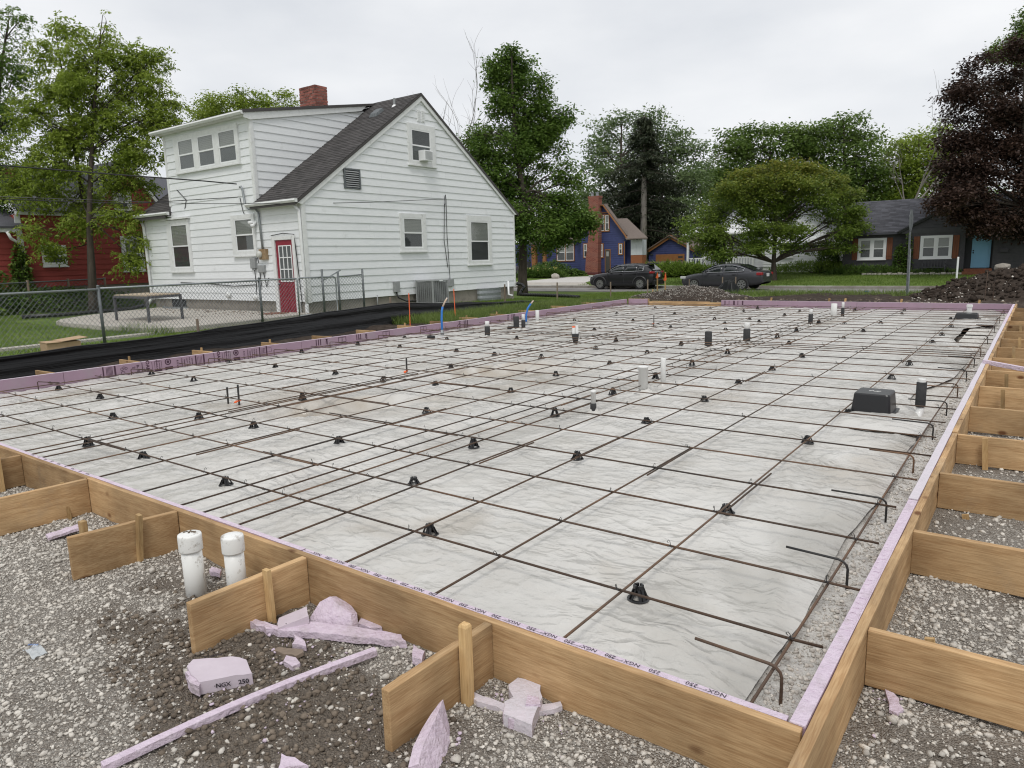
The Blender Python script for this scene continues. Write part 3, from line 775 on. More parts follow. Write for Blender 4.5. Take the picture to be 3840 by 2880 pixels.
names = ['nearest right form board, its end jutting past the front corner', 'second right form board, beside the black drain tub', 'third right form board, where the pink foam strip sticks out', 'farthest right form board, ending at the far pink foam']
for (a, b), l in zip(RB, names):
    board('form_board', (XW, a, -0.03), (XW + .036, b, ZT + (0.004 if a > 6 else 0)), MT['wood_y'], l, 'form board', FB, jag=0.008, axis=1)
LB = [(0.5, 5.3), (5.305, 10.2), (10.205, 15.1), (15.105, 20.79)]
names = ['nearest left form board, hidden behind pink foam at the photo edge', 'left form board behind the foam printed with plum lettering', 'left form board behind the blue tubes', 'left form board running to the far left corner']
for (a, b), l in zip(LB, names):
    board('form_board', (FX0 - .075, a, -0.03), (FX0 - .041, b, ZT - .006), MT['wood_y'], l, 'form board', FB, axis=1)
board('form_board', (-9.95, FY1 + .03, -0.03), (-7.61, FY1 + .066, 0.166), MT['wood_x'], 'low bare form board at the far edge below the gravel pile', 'form board', FB)
board('form_board', (-10.7, FY1 + .045, -0.03), (-9.96, FY1 + .08, ZT + .01), MT['wood_x'], 'short form board behind the far left corner foam', 'form board', FB)
board('form_board', (-7.60, FY1 + .045, -0.03), (-0.40, FY1 + .08, ZT - .004), MT['wood_x'], 'far form board behind the long pink foam', 'form board', FB)
board('scrap_plank', (-9.9, FY1 + .08, 0.14), (-8.0, FY1 + .17, 0.18), MT['wood_x'], 'loose lumber lying on the low far form board', 'plank')

# foam insulation boards
def text_mesh(s, size, bold=False):
    cu = bpy.data.curves.new('t', 'FONT'); cu.body = s; cu.size = size; cu.align_x = 'CENTER'; cu.align_y = 'CENTER'
    cu.resolution_u = 2
    if bold: cu.offset = size * 0.025
    o = bpy.data.objects.new('t', cu); COL.objects.link(o)
    bpy.context.view_layer.update()
    me = bpy.data.meshes.new_from_object(o.evaluated_get(bpy.context.evaluated_depsgraph_get()))
    v = [tuple(p.co) for p in me.vertices]; f = [tuple(p.vertices) for p in me.polygons]
    bpy.data.objects.remove(o); bpy.data.curves.remove(cu); bpy.data.meshes.remove(me)
    return V(v), f
TX = {}
def put_text(mb, s, size, o, ux, uy, bold=False):
    if (s, bold) not in TX: TX[(s, bold)] = text_mesh(s, 1.0, bold)
    v, f = TX[(s, bold)]
    o, ux, uy = V(o), V(ux), V(uy)
    mb.add([o + ux * (p[0] * size) + uy * (p[1] * size) for p in v], f)

FG = 'pink foam boards lining the form'
def foam(lo, hi, label, top='foam', side='foam_skin', axis=0, jag=0.003, flat_group=FG):
    e = thing('foam_board', label, 'foam board', ((lo[0] + hi[0]) / 2, (lo[1] + hi[1]) / 2, lo[2]), flat_group)
    board('foam_core', lo, (hi[0], hi[1], hi[2] - .004), MT[side], '', '', parent=e, jag=0, axis=axis)
    board('cut_edge', (lo[0], lo[1], hi[2] - .0035), hi, MT[top], '', '', parent=e, jag=jag, axis=axis)
    return e
YF = YW + .032
f1 = foam((-2.78, YF, -0.02), (-0.50, FY0, ZT), 'front foam strip printed 250 and NGX along its top edge, near the corner', jag=0.001)
f2 = foam((-5.03, YF - .003, -0.02), (-2.785, FY0 - .002, ZT + .004), 'front foam strip with rough notched unprinted pink top edge', jag=0.005)
f3 = foam((-10.68, YF, -0.02), (-5.035, FY0, ZT), 'front foam strip at the left photo edge with small faint print', jag=0.001)
pm = MB(); x = -0.62; k = 0; zz = ZT + 0.0025
seq = [-0.93 - 0.0835 * i for i in range(23)]
for i, x in enumerate([-0.715, -0.80] + seq):
    if x < -2.74: break
    if i == 0: s = 'NGX'
    elif i == 1: s = '250'
    else: s = '250' if (i % 2 == 0) else 'NGX'
    put_text(pm, s, 0.027, (x, FY0 - .015, zz), (-1, 0.0, 0), (0, -1, 0))
    if s == 'NGX':
        put_text(pm, '®', 0.010, (x - .035, FY0 - .019, zz), (-1, 0, 0), (0, -1, 0))
        pm.add([(x - .09, FY0 - .021, zz), (x - .035, FY0 - .021, zz), (x - .035, FY0 - .0225, zz), (x - .09, FY0 - .0225, zz)], [(0, 1, 2, 3)])
stuff(pm.build('printing', MT['ink'], f1))
pm = MB()
for i in range(9):
    put_text(pm, '250' if i % 2 else 'NGX', 0.02, (-5.12 - .115 * i, FY0 - .014, zz), (-1, 0, 0), (0, -1, 0), True)
stuff(pm.build('printing', MT['ink'], f3))
f = foam((FX1, 1.985, -0.02), (XW - .001, 4.30, ZT + .004), 'near right foam strip, clean lilac top with saw ridges', axis=1, jag=0.004)
rg = MB()
for i in range(46):
    y = 2.03 + i * 0.0495 + random.uniform(-.01, .01); x0 = FX1 + random.uniform(.003, .012)
    rg.beam((x0, y, ZT + .0035), (x0 + random.uniform(.010, .024), y + random.uniform(-.004, .004), ZT + .0045), 0.003, 0.004)
for i in range(60):
    y = 2.0 + i * 0.038
    rg.beam((XW - .008 + random.uniform(-.002, .002), y, ZT + .003), (XW - .008 + random.uniform(-.002, .002), y + .036, ZT + .003), 0.003, 0.005)
stuff(rg.build('saw_ridge', MT['foam'], f))
for a, b, tp, l in ((4.305, 8.1, 'foam_dusty', 'right foam strip under white dust, beside the dowels'), (8.105, 9.9, 'foam_dusty', 'dusty right foam strip across from the black drain tub'),
                    (9.905, 15.3, 'foam_dusty', 'dusty right foam strip beyond the loose sticking-out strip'), (15.305, 20.70, 'foam', 'farthest right foam strip with clean lilac top')):
    foam((FX1, a, -0.02), (XW - .001, b, ZT + .008), l, tp, axis=1, jag=0.007)
# left wall of foam, with its print
lw = []
LS = [(0.6, 4.05), (4.055, 8.0), (8.005, 11.9), (11.905, 15.2), (15.205, 20.70)]
names = ['left foam board at the photo edge, plain mauve face', 'left foam board with plum lettering blocks, bars and line drawing', 'left foam board with small boxed print and bars', 'left foam board with NGX print behind the pipe stubs', 'left foam board running plain to the far corner']
for (a, b), l in zip(LS, names):
    lw.append(foam((FX0 - .04, a, -0.02), (FX0, b, ZT), l, 'foam', axis=1, jag=0.001))
lx = FX0 + 0.002
def rect(mb, y0, y1, z0, z1): mb.add([(lx, y0, z0), (lx, y1, z0), (lx, y1, z1), (lx, y0, z1)], [(0, 1, 2, 3)])
def ring(mb, y, z, r, w):
    n = 18; vs = []
    for k in range(n):
        a = 6.2832 * k / n
        vs += [(lx, y + r * math.cos(a), z + r * math.sin(a)), (lx, y + (r - w) * math.cos(a), z + (r - w) * math.sin(a))]
    mb.add(vs, [(2 * k, 2 * ((k + 1) % n), 2 * ((k + 1) % n) + 1, 2 * k + 1) for k in range(n)])
def vtext(mb, s, size, y, z): put_text(mb, s, size, (lx, y, z), (0, 0, -1), (0, 1, 0), True)
def lettering(y0, mb, pic):
    if pic:
        rect(mb, y0, y0 + .018, .03, .235)
        for i in range(6): rect(mb, y0 + .05 + i * .016, y0 + .057 + i * .016, .05, .225)
        rect(mb, y0 + .16, y0 + .185, .03, .235)
        for (a, b, r) in ((.27, .17, .022), (.30, .185, .02), (.33, .175, .02), (.28, .11, .03), (.36, .06, .026), (.41, .09, .018)):
            ring(mb, y0 + a, b, r, .006)
        vtext(mb, 'R-10', .055, y0 + .50, .15); vtext(mb, '2', .055, y0 + .44, .17)
        rect(mb, y0 + .44, y0 + .55, .085, .09)
    d = y0 + .56
    rect(mb, d, d + .01, .02, .23)
    vtext(mb, 'OAMUL', .075, d + .085, .12)
    rect(mb, d + .15, d + .155, .02, .22)
    rect(mb, d + .19, d + .30, .03, .10); rect(mb, d + .19, d + .195, .1, .22); rect(mb, d + .295, d + .30, .1, .22); rect(mb, d + .19, d + .3, .215, .22)
    vtext(mb, 'FOAMULAR', .03, d + .225, .165); vtext(mb, 'ALL PURPOSE', .022, d + .265, .165)
    ring(mb, d + .40, .19, .05, .016); ring(mb, d + .40, .19, .022, .02)
    rect(mb, d + .35, d + .47, .045, .115)
    vtext(mb, 'R U L IN:', .04, d + .55, .12)
    for i in range(5):
        vtext(mb, ['FOUNDATION', 'PERIMETER', 'CAVITY WALL', 'FOR INTERIOR', '& EXTERIOR'][i], .026, d + .62 + i * .042, .13)
    rect(mb, d + .84, d + .862, .03, .23)
    for i in range(4): rect(mb, d + .88 + i * .022, d + .885 + i * .022, .05 + .02 * (i % 2), .21)
    rect(mb, d + .975, d + 1.0, .03, .235)
pm = MB(); lettering(4.56, pm, True); lettering(5.72, pm, False)
rect(pm, 7.2, 7.205, .13, .2); rect(pm, 7.36, 7.365, .13, .2); rect(pm, 7.2, 7.36, .13, .133); rect(pm, 7.2, 7.36, .2, .203)
stuff(pm.build('printing', MT['ink_plum'], lw[1]))
pm = MB()
for y in (8.32, 9.3):
    for i in range(3): rect(pm, y + i * .05, y + .02 + i * .05, .12, .23)
    vtext(pm, 'MIP', .07, y + .25, .17)
for y in (8.85, 10.0, 11.1):
    for (a, b, c, d) in ((0, .01, .12, .22), (.18, .19, .12, .22), (0, .19, .12, .13), (0, .19, .21, .22)): rect(pm, y + a, y + b, c, d)
    vtext(pm, 'NGX', .03, y + .09, .17)
for i in range(16): put_text(pm, 'FOAMULAR NGX', .025, (lx, 8.15 + .23 * i, .085), (0, 1, 0), (0, 0, 1))
stuff(pm.build('printing', MT['ink_plum'], lw[2]))
pm = MB()
for y in (12.4, 14.27):
    vtext(pm, 'NGX', .09, y, .13)
    for i in range(3): rect(pm, y + .15 + i * .06, y + .18 + i * .06, .06, .23)
stuff(pm.build('printing', MT['ink_plum'], lw[3]))
foam((-10.66, FY1, -0.02), (-10.0, FY1 + .04, ZT + .002), 'short foam piece turning the far left corner', jag=0.001)
ff = foam((-7.60, FY1, -0.02), (-3.9, FY1 + .04, ZT + .002), 'far foam board with dark bar print at its left end', jag=0.001)
pm = MB()
for i, w in enumerate((.03, .015, .05, .02, .04)):
    x = -7.5 + i * .13
    pm.add([(x, FY1 - .002, .1), (x + w, FY1 - .002, .1), (x + w, FY1 - .002, .23), (x, FY1 - .002, .23)], [(0, 1, 2, 3)])
stuff(pm.build('printing', MT['ink_plum'], ff))
foam((-3.895, FY1, -0.02), (-0.50, FY1 + .04, ZT + .002), 'far foam board ending at the right form corner', jag=0.001)

# kickers (brace boards) and their stakes
ORD = ['first', 'second', 'third', 'fourth', 'fifth', 'sixth', 'seventh', 'eighth', 'ninth', 'tenth', 'eleventh', 'twelfth', 'thirteenth', 'fourteenth', 'fifteenth', 'sixteenth']
def brace(a, b, z0, z1, m, label, group, th=0.036):
    mb = MB(); a = V(a); b = V(b); mb.beam((a[0], a[1], (z0 + z1) / 2), (b[0], b[1], (z0 + z1) / 2), th, z1 - z0)
    o = mb.build('brace_board', m, bevel=0.003); tag(o, label, 'brace board', group); return o
def stake(p, z0, z1, label, w=0.04, lean=(0, 0), th=None, m='wood_z', group='wooden stakes along the form', point=False):
    mb = MB(); p = V(p); th = th or w * .55
    a = V(p[0], p[1], z0); b = V(p[0] + lean[0], p[1] + lean[1], z1)
    d = b - a; d /= np.linalg.norm(d); s = V(1, 0, 0) - d * d[0]; s /= np.linalg.norm(s); t = np.cross(d, s)
    h = lambda q, k: [q + s * (-w / 2 * k) + t * (-th / 2 * k), q + s * (w / 2 * k) + t * (-th / 2 * k), q + s * (w / 2 * k) + t * (th / 2 * k), q + s * (-w / 2 * k) + t * (th / 2 * k)]
    mb.hexa(h(a, 1) + h(b, 1))
    if point:
        n = mb.n; mb.add(h(b, 1.0) + h(b + d * .010, .80), [(0, 1, 5, 4), (1, 2, 6, 5), (2, 3, 7, 6), (3, 0, 4, 7), (4, 5, 6, 7)])
    o = mb.build('wooden_stake', MT[m]); tag(o, label, 'stake', group); return o
KF = 'brace boards along the front form'
for i, (x, dx, yl) in enumerate(((-1.60, -.012, 1.425), (-2.72, -.02, 1.385), (-3.885, -.10, 1.42), (-5.03, -.045, 1.40), (-6.15, -.03, 1.38), (-7.3, -.03, 1.38))):
    brace((x, YW - .001, 0), (x + dx, yl, 0), 0.0, ZT - 0.004, MT['wood_y'], f'{ORD[i]} brace board along the front form counting from the near corner', KF)
SF = 'stakes holding the front brace boards'
stake((-1.562, 1.775), -.05, .315, 'tall splintered stake on the nearest front brace board', .036, (0, 0), .034, group=SF, point=True)
stake((-1.655, 1.55), -.05, .20, 'short stake left of the nearest front brace board', .034, (0, 0), .034, group=SF)
stake((-2.69, 1.735), -.03, .265, 'stake nailed to the brace board by the two capped pipes', .036, (.0, -.006), .022, group=SF)
stake((-3.905, 1.73), -.03, .285, 'leaning stake on the third front brace board', .038, (.04, .01), .022, group=SF)
stake((-4.03, 1.52), -.05, .285, 'squat stake behind the third front brace board', .04, (-.0, 0), .03, group=SF)
stake((-5.02, 1.82), -.03, .24, 'leaning stake on the fourth front brace board', .035, (-.05, 0), .02, group=SF)
stake((-6.12, 1.80), -.03, .38, 'tall stake at the left edge of the photo', .036, (.0, 0), .03, group=SF)
KR = 'brace boards along the right form'
ky = [2.71, 3.85, 4.97, 6.11, 7.26, 8.39, 9.53, 10.63, 11.8, 12.93, 14.11, 15.29, 16.1, 17.03, 18.33, 19.5]
for i, y in enumerate(ky):
    brace((XW + .037, y, 0), (0.55 if i < 2 else 0.35 + .02 * (i % 3), y + random.uniform(-.02, .02), 0), 0.012, ZT - random.uniform(.002, .008), MT['wood_x'], f'{ORD[i]} brace board along the right form counting from the near corner', KR)
SR = 'stakes beside the right brace boards'
rs = [(-.225, 3.13, .045, 'stub of stake beyond the first right brace board'), (-.21, 6.05, .235, 'flat stake on the fourth right brace board', 1), (-.23, 4.85, .03, 'stub of stake by the third right brace board'),
      (-.19, 8.28, .235, 'stake on the sixth right brace board'), (-.2, 9.42, .22, 'stake on the seventh right brace board'), (-.2, 11.7, .26, 'stake on the ninth right brace board'),
      (-.16, 12.83, .27, 'stake on the tenth right brace board'), (-.2, 15.2, .25, 'stake on the twelfth right brace board'), (-.1, 18.2, .25, 'stake on the fifteenth right brace board')]
for r_ in rs: stake(r_[:2], -.05, r_[2], r_[3], .035, (-.02, 0), .02, group=SR)
KL = 'brace boards behind the left form'
for i, y in enumerate((3.97, 5.12, 6.30, 7.62, 8.75, 9.87, 11.05, 12.1, 13.15, 14.35, 15.6, 17.2, 18.9)):
    brace((FX0 - .077, y, 0), (FX0 - .62, y - .02, 0), 0.0, ZT - .004 + .006 * (i % 3), MT['wood_x'], f'{ORD[i]} brace board behind the left foam counting from the near end', KL)
    if i in (1, 2, 3, 6, 8, 9): stake((FX0 - .45, y + .04), -.05, ZT + .05, f'stake behind the {ORD[i]} left brace board', .035, (0, 0), .02, group='stakes behind the left form')
for i, (u, v) in enumerate(((1712, 1.0), (1845, 1), (1880, 1), (1995, 1), (2140, 1))):
    p = at(u, 652, 22.5)
    stake((p[0], FY1 + .35), -.05, ZT + .07, f'{ORD[i]} stake from the left behind the far foam', .05, (0.05, 0), .03, group='stakes behind the far form')
# ------------------------------------------------------------------ reinforcing mat
mat_e = thing('rebar_mat', 'tied grid of rusty steel reinforcing bars over the plastic sheet', 'rebar mat', (-5.6, 11.3, 0.13))
RR = 0.0060
rb = np.random.default_rng(5)
def bar(pts, m='rebar', r=RR, n=7):
    mb = MB(); mb.tube(pts, r, n); return mb.build('rebar', MT[m], mat_e, smooth=True)
def sag(k, s): return 0.004 * float(fbm(k * 0.8, s * 3.3, s, 2))
ZX, ZY = 0.142, 0.128
def xbar(y, x0, x1, s, dz=0):
    pts = []
    for x in np.arange(x0, x1 + .01, 0.6): pts.append((x, y + 0.012 * float(vnoise(x * .4, s, 7)), ZX + dz + sag(x, s)))
    pts.append((x1, y, ZX + dz)); bar(pts)
def ybar(x, y0, y1, s, dz=0, dx=0.0):
    pts = []
    n = max(2, int((y1 - y0) / .6))
    for i in range(n + 1):
        y = y0 + (y1 - y0) * i / n
        pts.append((x + dx * i / n + 0.018 * float(vnoise(y * .35, s, 9)), y, ZY + dz + sag(y, s)))
    bar(pts)
XBY = [2.63, 3.20, 3.80, 4.42, 5.04, 5.70, 6.30, 6.90, 7.52, 8.12, 8.74, 9.36, 9.96, 10.55, 11.2, 11.45, 11.65, 11.9, 12.4, 13.0, 13.6, 14.2, 14.8, 15.4, 16.0, 16.6, 17.2, 17.8, 18.4, 19.0, 19.6, 20.2]
YBX = [-0.66, -1.40, -2.08, -2.70, -3.26, -3.64, -3.84, -4.02, -4.26, -4.76, -5.38, -5.92, -6.38, -6.58, -6.74, -7.36, -7.92, -8.60, -9.30, -9.90, -10.46]
for i, y in enumerate(XBY):
    # two lengths lapped beside one another
    c = -6.3 + 2.6 * math.sin(i * 2.4)
    xbar(y, -10.62 + .08 * math.sin(i), c + .35, i)
    xbar(y + .016, c - .35, -0.545 + .02 * math.sin(i * 1.7), i + 40)
for i, x in enumerate(YBX):
    c = 8.5 + 4.0 * math.sin(i * 1.9 + .6)
    ybar(x, 2.09 + .02 * math.sin(i), c + .4, i + 80)
    ybar(x + .017, c - .4, 20.55, i + 120)
# lap pieces lying beside the bars near the front
for (x, a, b) in ((-1.385, 3.9, 4.75), (-2.10, 3.35, 3.95), (-2.72, 4.4, 5.6), (-3.24, 3.9, 4.6), (-6.42, 4.3, 7.5), (-6.66, 4.0, 6.8), (-4.78, 3.1, 4.4), (-5.36, 2.9, 3.9)):
    ybar(x + .018, a, b, int(a * 31), 0.001)
for (y, a, b) in ((4.44, -5.6, -4.7), (5.06, -6.4, -5.4), (3.82, -7.4, -6.7), (6.32, -5.9, -4.9), (7.54, -4.0, -2.9)):
    xbar(y + .018, a, b, int(abs(a) * 13), 0.001)
# loose ends of the left dowels beside the pink foam
for i, y in enumerate(np.arange(3.7, 20, 1.22)):
    bar([(-10.62, y, 0.03), (-10.62, y, 0.155), (-10.60, y, 0.168), (-10.25, y + .12, 0.165)], 'rebar', .006)
# tie wires: a twist with a curl on top of many crossings
tw = MB()
for i, y in enumerate(XBY):
    for j, x in enumerate(YBX):
        if (i + j) % 2 and i > 3 and not (4 < j < 9): continue
        if y > 15: continue
        px = x + rb.uniform(-.004, .004); py = y + rb.uniform(-.004, .004)
        tw.tube([(px - .012, py - .012, ZX + .008), (px + .012, py + .012, ZX + .008)], .0022, 4)
        tw.tube([(px + .012, py - .012, ZX + .008), (px - .012, py + .012, ZX + .008)], .0022, 4)
        a = rb.uniform(0, 6.28); h = rb.uniform(.016, .034)
        ca, sa = math.cos(a), math.sin(a)
        tw.tube([(px, py, ZX + .006), (px + .004 * ca, py + .004 * sa, ZX + h), (px + .012 * ca, py + .012 * sa, ZX + h + .010), (px + .020 * ca, py + .020 * sa, ZX + h + .003), (px + .013 * ca, py + .013 * sa, ZX + h - .005)], .0019, 4)
stuff(tw.build('tie_wire', MT['rebar_dark'], mat_e))
# bent dowels standing in the footing at the right
for i, y in enumerate([2.40, 3.47, 4.52, 5.63, 6.75, 7.82, 8.9, 10.0, 11.2, 12.4, 14.0, 16.0, 18.0, 20.0]):
    mb = MB(); x = -0.625; dy = rb.uniform(-.06, .02); l = rb.uniform(.26, .33)
    mb.tube([(x, y, -.02), (x, y, .115), (x - .006, y, .135), (x - .022, y + dy * .1, .150), (x - .045, y + dy * .15, .156), (x - l, y + dy, .160)], .0062, 8)
    mb.build('dowel', MT['rebar_dark' if i % 3 else 'rebar'], ft, smooth=True)

# ------------------------------------------------------------------ rebar chairs
def chair_mesh(part):
    mb = MB(); n = 20
    if part in ('ring', 'all'):
        prof = [(.034, 0), (.056, 0), (.057, .004), (.050, .007), (.036, .006), (.034, .0)]
        vs = []; fs = []
        for r, z in prof:
            vs += [(r * math.cos(6.2832 * k / n), r * math.sin(6.2832 * k / n), z) for k in range(n)]
        for i in range(5):
            for k in range(n):
                k2 = (k + 1) % n
                fs.append((i * n + k, i * n + k2, (i + 1) * n + k2, (i + 1) * n + k))
        mb.add(vs, fs)
    if part in ('legs', 'all'):
        for k in range(4):
            a = math.pi / 4 + k * math.pi / 2
            d = V(math.cos(a), math.sin(a), 0); s = V(-math.sin(a), math.cos(a), 0)
            q = lambda r, z, w: [d * r - s * w + V(0, 0, z), d * (r + .004) - s * w + V(0, 0, z), d * (r + .004) + s * w + V(0, 0, z), d * r + s * w + V(0, 0, z)]
            mb.hexa(q(.042, .004, .019) + q(.018, .064, .015))
            mb.add([d * .045 + V(0, 0, .006), d * .020 + V(0, 0, .062), d * .031 + V(0, 0, .062), d * .052 + V(0, 0, .006)], [(0, 1, 2, 3), (3, 2, 1, 0)])
    if part in ('cradle', 'all'):
        for k in range(4):
            a = k * math.pi / 2 + math.pi / 4
            d = V(math.cos(a), math.sin(a), 0); s = V(-math.sin(a), math.cos(a), 0)
            mb.box(d * .019 + V(0, 0, .068), (.010, .024, .028), (d, s, V(0, 0, 1)))
        mb.lathe((0, 0, .052), [(.018, 0), (.021, .004), (.018, .010)], 12)
    return mb.mesh('rebar_chair', MT['plastic_black'])
CM = {k: chair_mesh(k) for k in ('ring', 'legs', 'cradle', 'all')}
CH = [(-2.71, 2.81), (-1.37, 2.77), (-1.41, 4.02), (-1.43, 5.95), (-1.37, 7.17), (-1.35, 9.46), (-1.34, 10.81), (-1.35, 13.4), (-1.34, 14.65), (-1.35, 16.39), (-1.5, 17.94), (-1.38, 19.3),
      (-2.79, 4.57), (-2.85, 5.91), (-2.78, 7.15), (-2.81, 8.3), (-2.77, 9.5), (-2.76, 10.92), (-2.71, 13.45), (-2.65, 14.83), (-2.64, 16.6), (-2.59, 19.03), (-2.71, 20.28),
      (-3.42, 3.41), (-3.35, 12.39), (-3.26, 16.19), (-3.76, 4.48), (-3.83, 5.85), (-3.86, 7.12), (-3.89, 8.32), (-3.92, 9.59), (-3.9, 10.97), (-3.86, 13.48), (-3.83, 14.65), (-3.87, 16.59), (-3.84, 20.2),
      (-4.59, 2.69), (-4.82, 3.92), (-5.0, 5.22), (-4.9, 6.55), (-5.1, 7.83), (-4.93, 9.0), (-4.96, 10.29), (-4.96, 11.63), (-5.07, 14.11), (-5.01, 16.06), (-4.99, 17.96), (-4.99, 19.33), (-5.55, 15.4), (-5.41, 16.63),
      (-5.84, 2.72), (-6.03, 3.88), (-6.02, 6.47), (-6.24, 9.17), (-5.99, 10.45), (-6.27, 11.69), (-6.32, 18.92), (-6.34, 20.15), (-6.3, 14.2), (-6.2, 16.5),
      (-6.83, 2.71), (-6.92, 3.83), (-6.87, 5.09), (-6.91, 6.42), (-6.84, 7.7), (-7.09, 9.06), (-7.75, 3.35), (-7.91, 6.45), (-7.98, 9.14), (-8.19, 11.19), (-7.6, 13.2), (-7.8, 15.4), (-7.7, 17.6), (-7.5, 19.6),
      (-9.09, 3.81), (-9.3, 5.13), (-9.32, 6.46), (-9.35, 9.14), (-9.38, 10.47), (-9.3, 12.6), (-9.2, 15.0), (-9.2, 17.2), (-9.1, 19.4), (-10.27, 3.81), (-10.45, 5.13), (-10.49, 6.42), (-10.51, 7.85), (-10.49, 9.14), (-10.36, 10.28)]
colx = [-1.38, -2.72, -3.83, -4.95, -6.1, -6.9, -7.9, -9.3, -10.4]
cnt = {}
for i, (x, y) in enumerate(sorted(CH, key=lambda p: p[1])):
    c = min(range(9), key=lambda k: abs(colx[k] - x)); cnt[c] = cnt.get(c, 0) + 1
    lab = f'black rebar chair, {ORD[cnt[c] - 1]} from the front in the {ORD[c]} line from the right form'
    z = float(sheet_z(np.array(x), np.array(y)))
    s = min((ZY - RR - z) / 0.080, 1.0); z = ZY - RR - 0.080 * s
    if i < 26:
        o = thing('rebar_chair', lab, 'rebar chair', (x, y, z), 'rebar chairs under the mat')
        for k, nme in (('ring', 'base_ring'), ('legs', 'legs'), ('cradle', 'cradle')): link(nme, CM[k], o, local=True)
    else:
        o = link('rebar_chair', CM['all']); o.location = (x, y, z); tag(o, lab, 'rebar chair', 'rebar chairs under the mat')
    o.scale = (.92, .92, s); o.rotation_euler = (0, 0, rb.uniform(0, 1.5))

# ------------------------------------------------------------------ pipe stubs
PG = 'pipe stubs rising through the slab bed'
def px2m(p, n): return n * depth_of(p) / FPX
def pipe(x, y, hpx, dpx, label, white=0.3, kind='both', cap=False):
    p = (x, y, 0.06); h = px2m(p, hpx); r = px2m(p, dpx) / 2
    z0 = float(sheet_z(np.array(x), np.array(y))) - .01
    e = thing('pipe_stub', label, 'pipe', (x, y, z0), PG)
    hw = h * white
    if kind in ('both', 'black'):
        mb = MB(); zs = h - hw
        mb.lathe((x, y, z0), [(r * .98, 0), (r, .01), (r * 1.02, zs * .5), (r, zs - .004), (r * .86, zs)], 20)
        mb.build('sleeve', MT['sleeve'], e, smooth=True)
    if kind in ('both', 'white'):
        mb = MB(); rw = r * (.8 if kind == 'both' else 1); zb = (h - hw - .01) if kind == 'both' else 0
        pr = [(rw, zb), (rw, h - .02 if cap else h - .003)]
        pr += [(rw * 1.10, h - .02), (rw * 1.10, h - .003), (rw * 1.0, h)] if cap else [(rw * .97, h), (rw * .85, h), (rw * .85, h - .03)]
        mb.lathe((x, y, z0), pr, 20); mb.build('white_pipe', MT['pvc_clean'], e, smooth=False)
        for pl in e.children[-1].data.polygons: pl.use_smooth = abs(pl.normal.z) < .5
    # the sheet taped up round the foot
    mb = MB(); n = 14; rg2 = np.random.default_rng(int(x * -1000))
    vs = [(x + (r * 1.05) * math.cos(6.2832 * k / n), y + r * 1.05 * math.sin(6.2832 * k / n), z0 + .03 + rg2.uniform(0, .035)) for k in range(n)] + \
         [(x + (r * 2.4) * math.cos(6.2832 * k / n), y + r * 2.4 * math.sin(6.2832 * k / n), z0 + .012) for k in range(n)]
    mb.add(vs, [(k, (k + 1) % n, n + (k + 1) % n, n + k) for k in range(n)])
    mb.build('sheet_collar', ms, e, smooth=True)
    return e
pipe(-9.13, 11.45, 61, 20, 'black sleeved pipe with white top, first beside the blue tube', .30)
pipe(-9.21, 12.58, 52, 21, 'thick short pipe wrapped wholly in black, beside the left foam', 0, 'black')
pipe(-9.12, 12.72, 59, 15, 'slim black sleeved pipe with white top touching the far blue tube', .36)
pipe(-9.75, 14.19, 48, 14, 'plain white pipe stub against the printed left foam', 1, 'white')
pipe(-3.54, 6.12, 88, 23, 'white pipe in a low black sleeve, nearest of the mid slab pipes', .55, 'both', True)
pipe(-3.61, 7.39, 103, 35, 'thick plain white pipe in the middle of the slab', 1, 'white', True)
pipe(-3.53, 7.76, 112, 19, 'tall slim white pipe right of the thick white pipe', 1, 'white')
pipe(-4.46, 11.6, 63, 26, 'rough all black pipe stub in the middle distance', 0, 'black')
pipe(-4.07, 12.39, 79, 25, 'black sleeved pipe with bright white top right of the rough black stub', .29)
pipe(-3.9, 16.0, 63, 16, 'slim black pipe with white top in the far half of the slab', .26)
pipe(-3.80, 17.66, 60, 21, 'white pipe stub in the far half, paired with a black one', 1, 'white')
pipe(-3.70, 18.1, 59, 12, 'black and white pipe stub just behind the far white stub', .34)
# two pipes in one tapered sleeve
p0 = (-6.92, 11.31, .06); m1 = px2m(p0, 1)
e = thing('pipe_stub', 'pair of slim white pipes, one orange tipped, in one tapered black sleeve', 'pipe', (-6.92, 11.31, .04), PG)
mb = MB(); mb.lathe((-6.92, 11.31, .03), [(m1 * 10, 0), (m1 * 14, m1 * 34), (m1 * 13, m1 * 35)], 18); mb.build('sleeve', MT['sleeve'], e, smooth=True)
for s_, hh in ((-1, 62), (1, 66)):
    c = V(-6.92, 11.31, .03) + _r0 * (s_ * m1 * 6)
    mb = MB(); mb.lathe(c, [(m1 * 6, 0), (m1 * 6, m1 * hh)], 14); q = mb.build('white_pipe', MT['pvc_clean'], e, smooth=False)
    if s_ < 0:
        mb = MB(); mb.lathe(c + V(0, 0, m1 * hh), [(m1 * 6.2, -.02), (m1 * 6.2, .004)], 14); mb.build('orange_tip', MT['orange'], e)
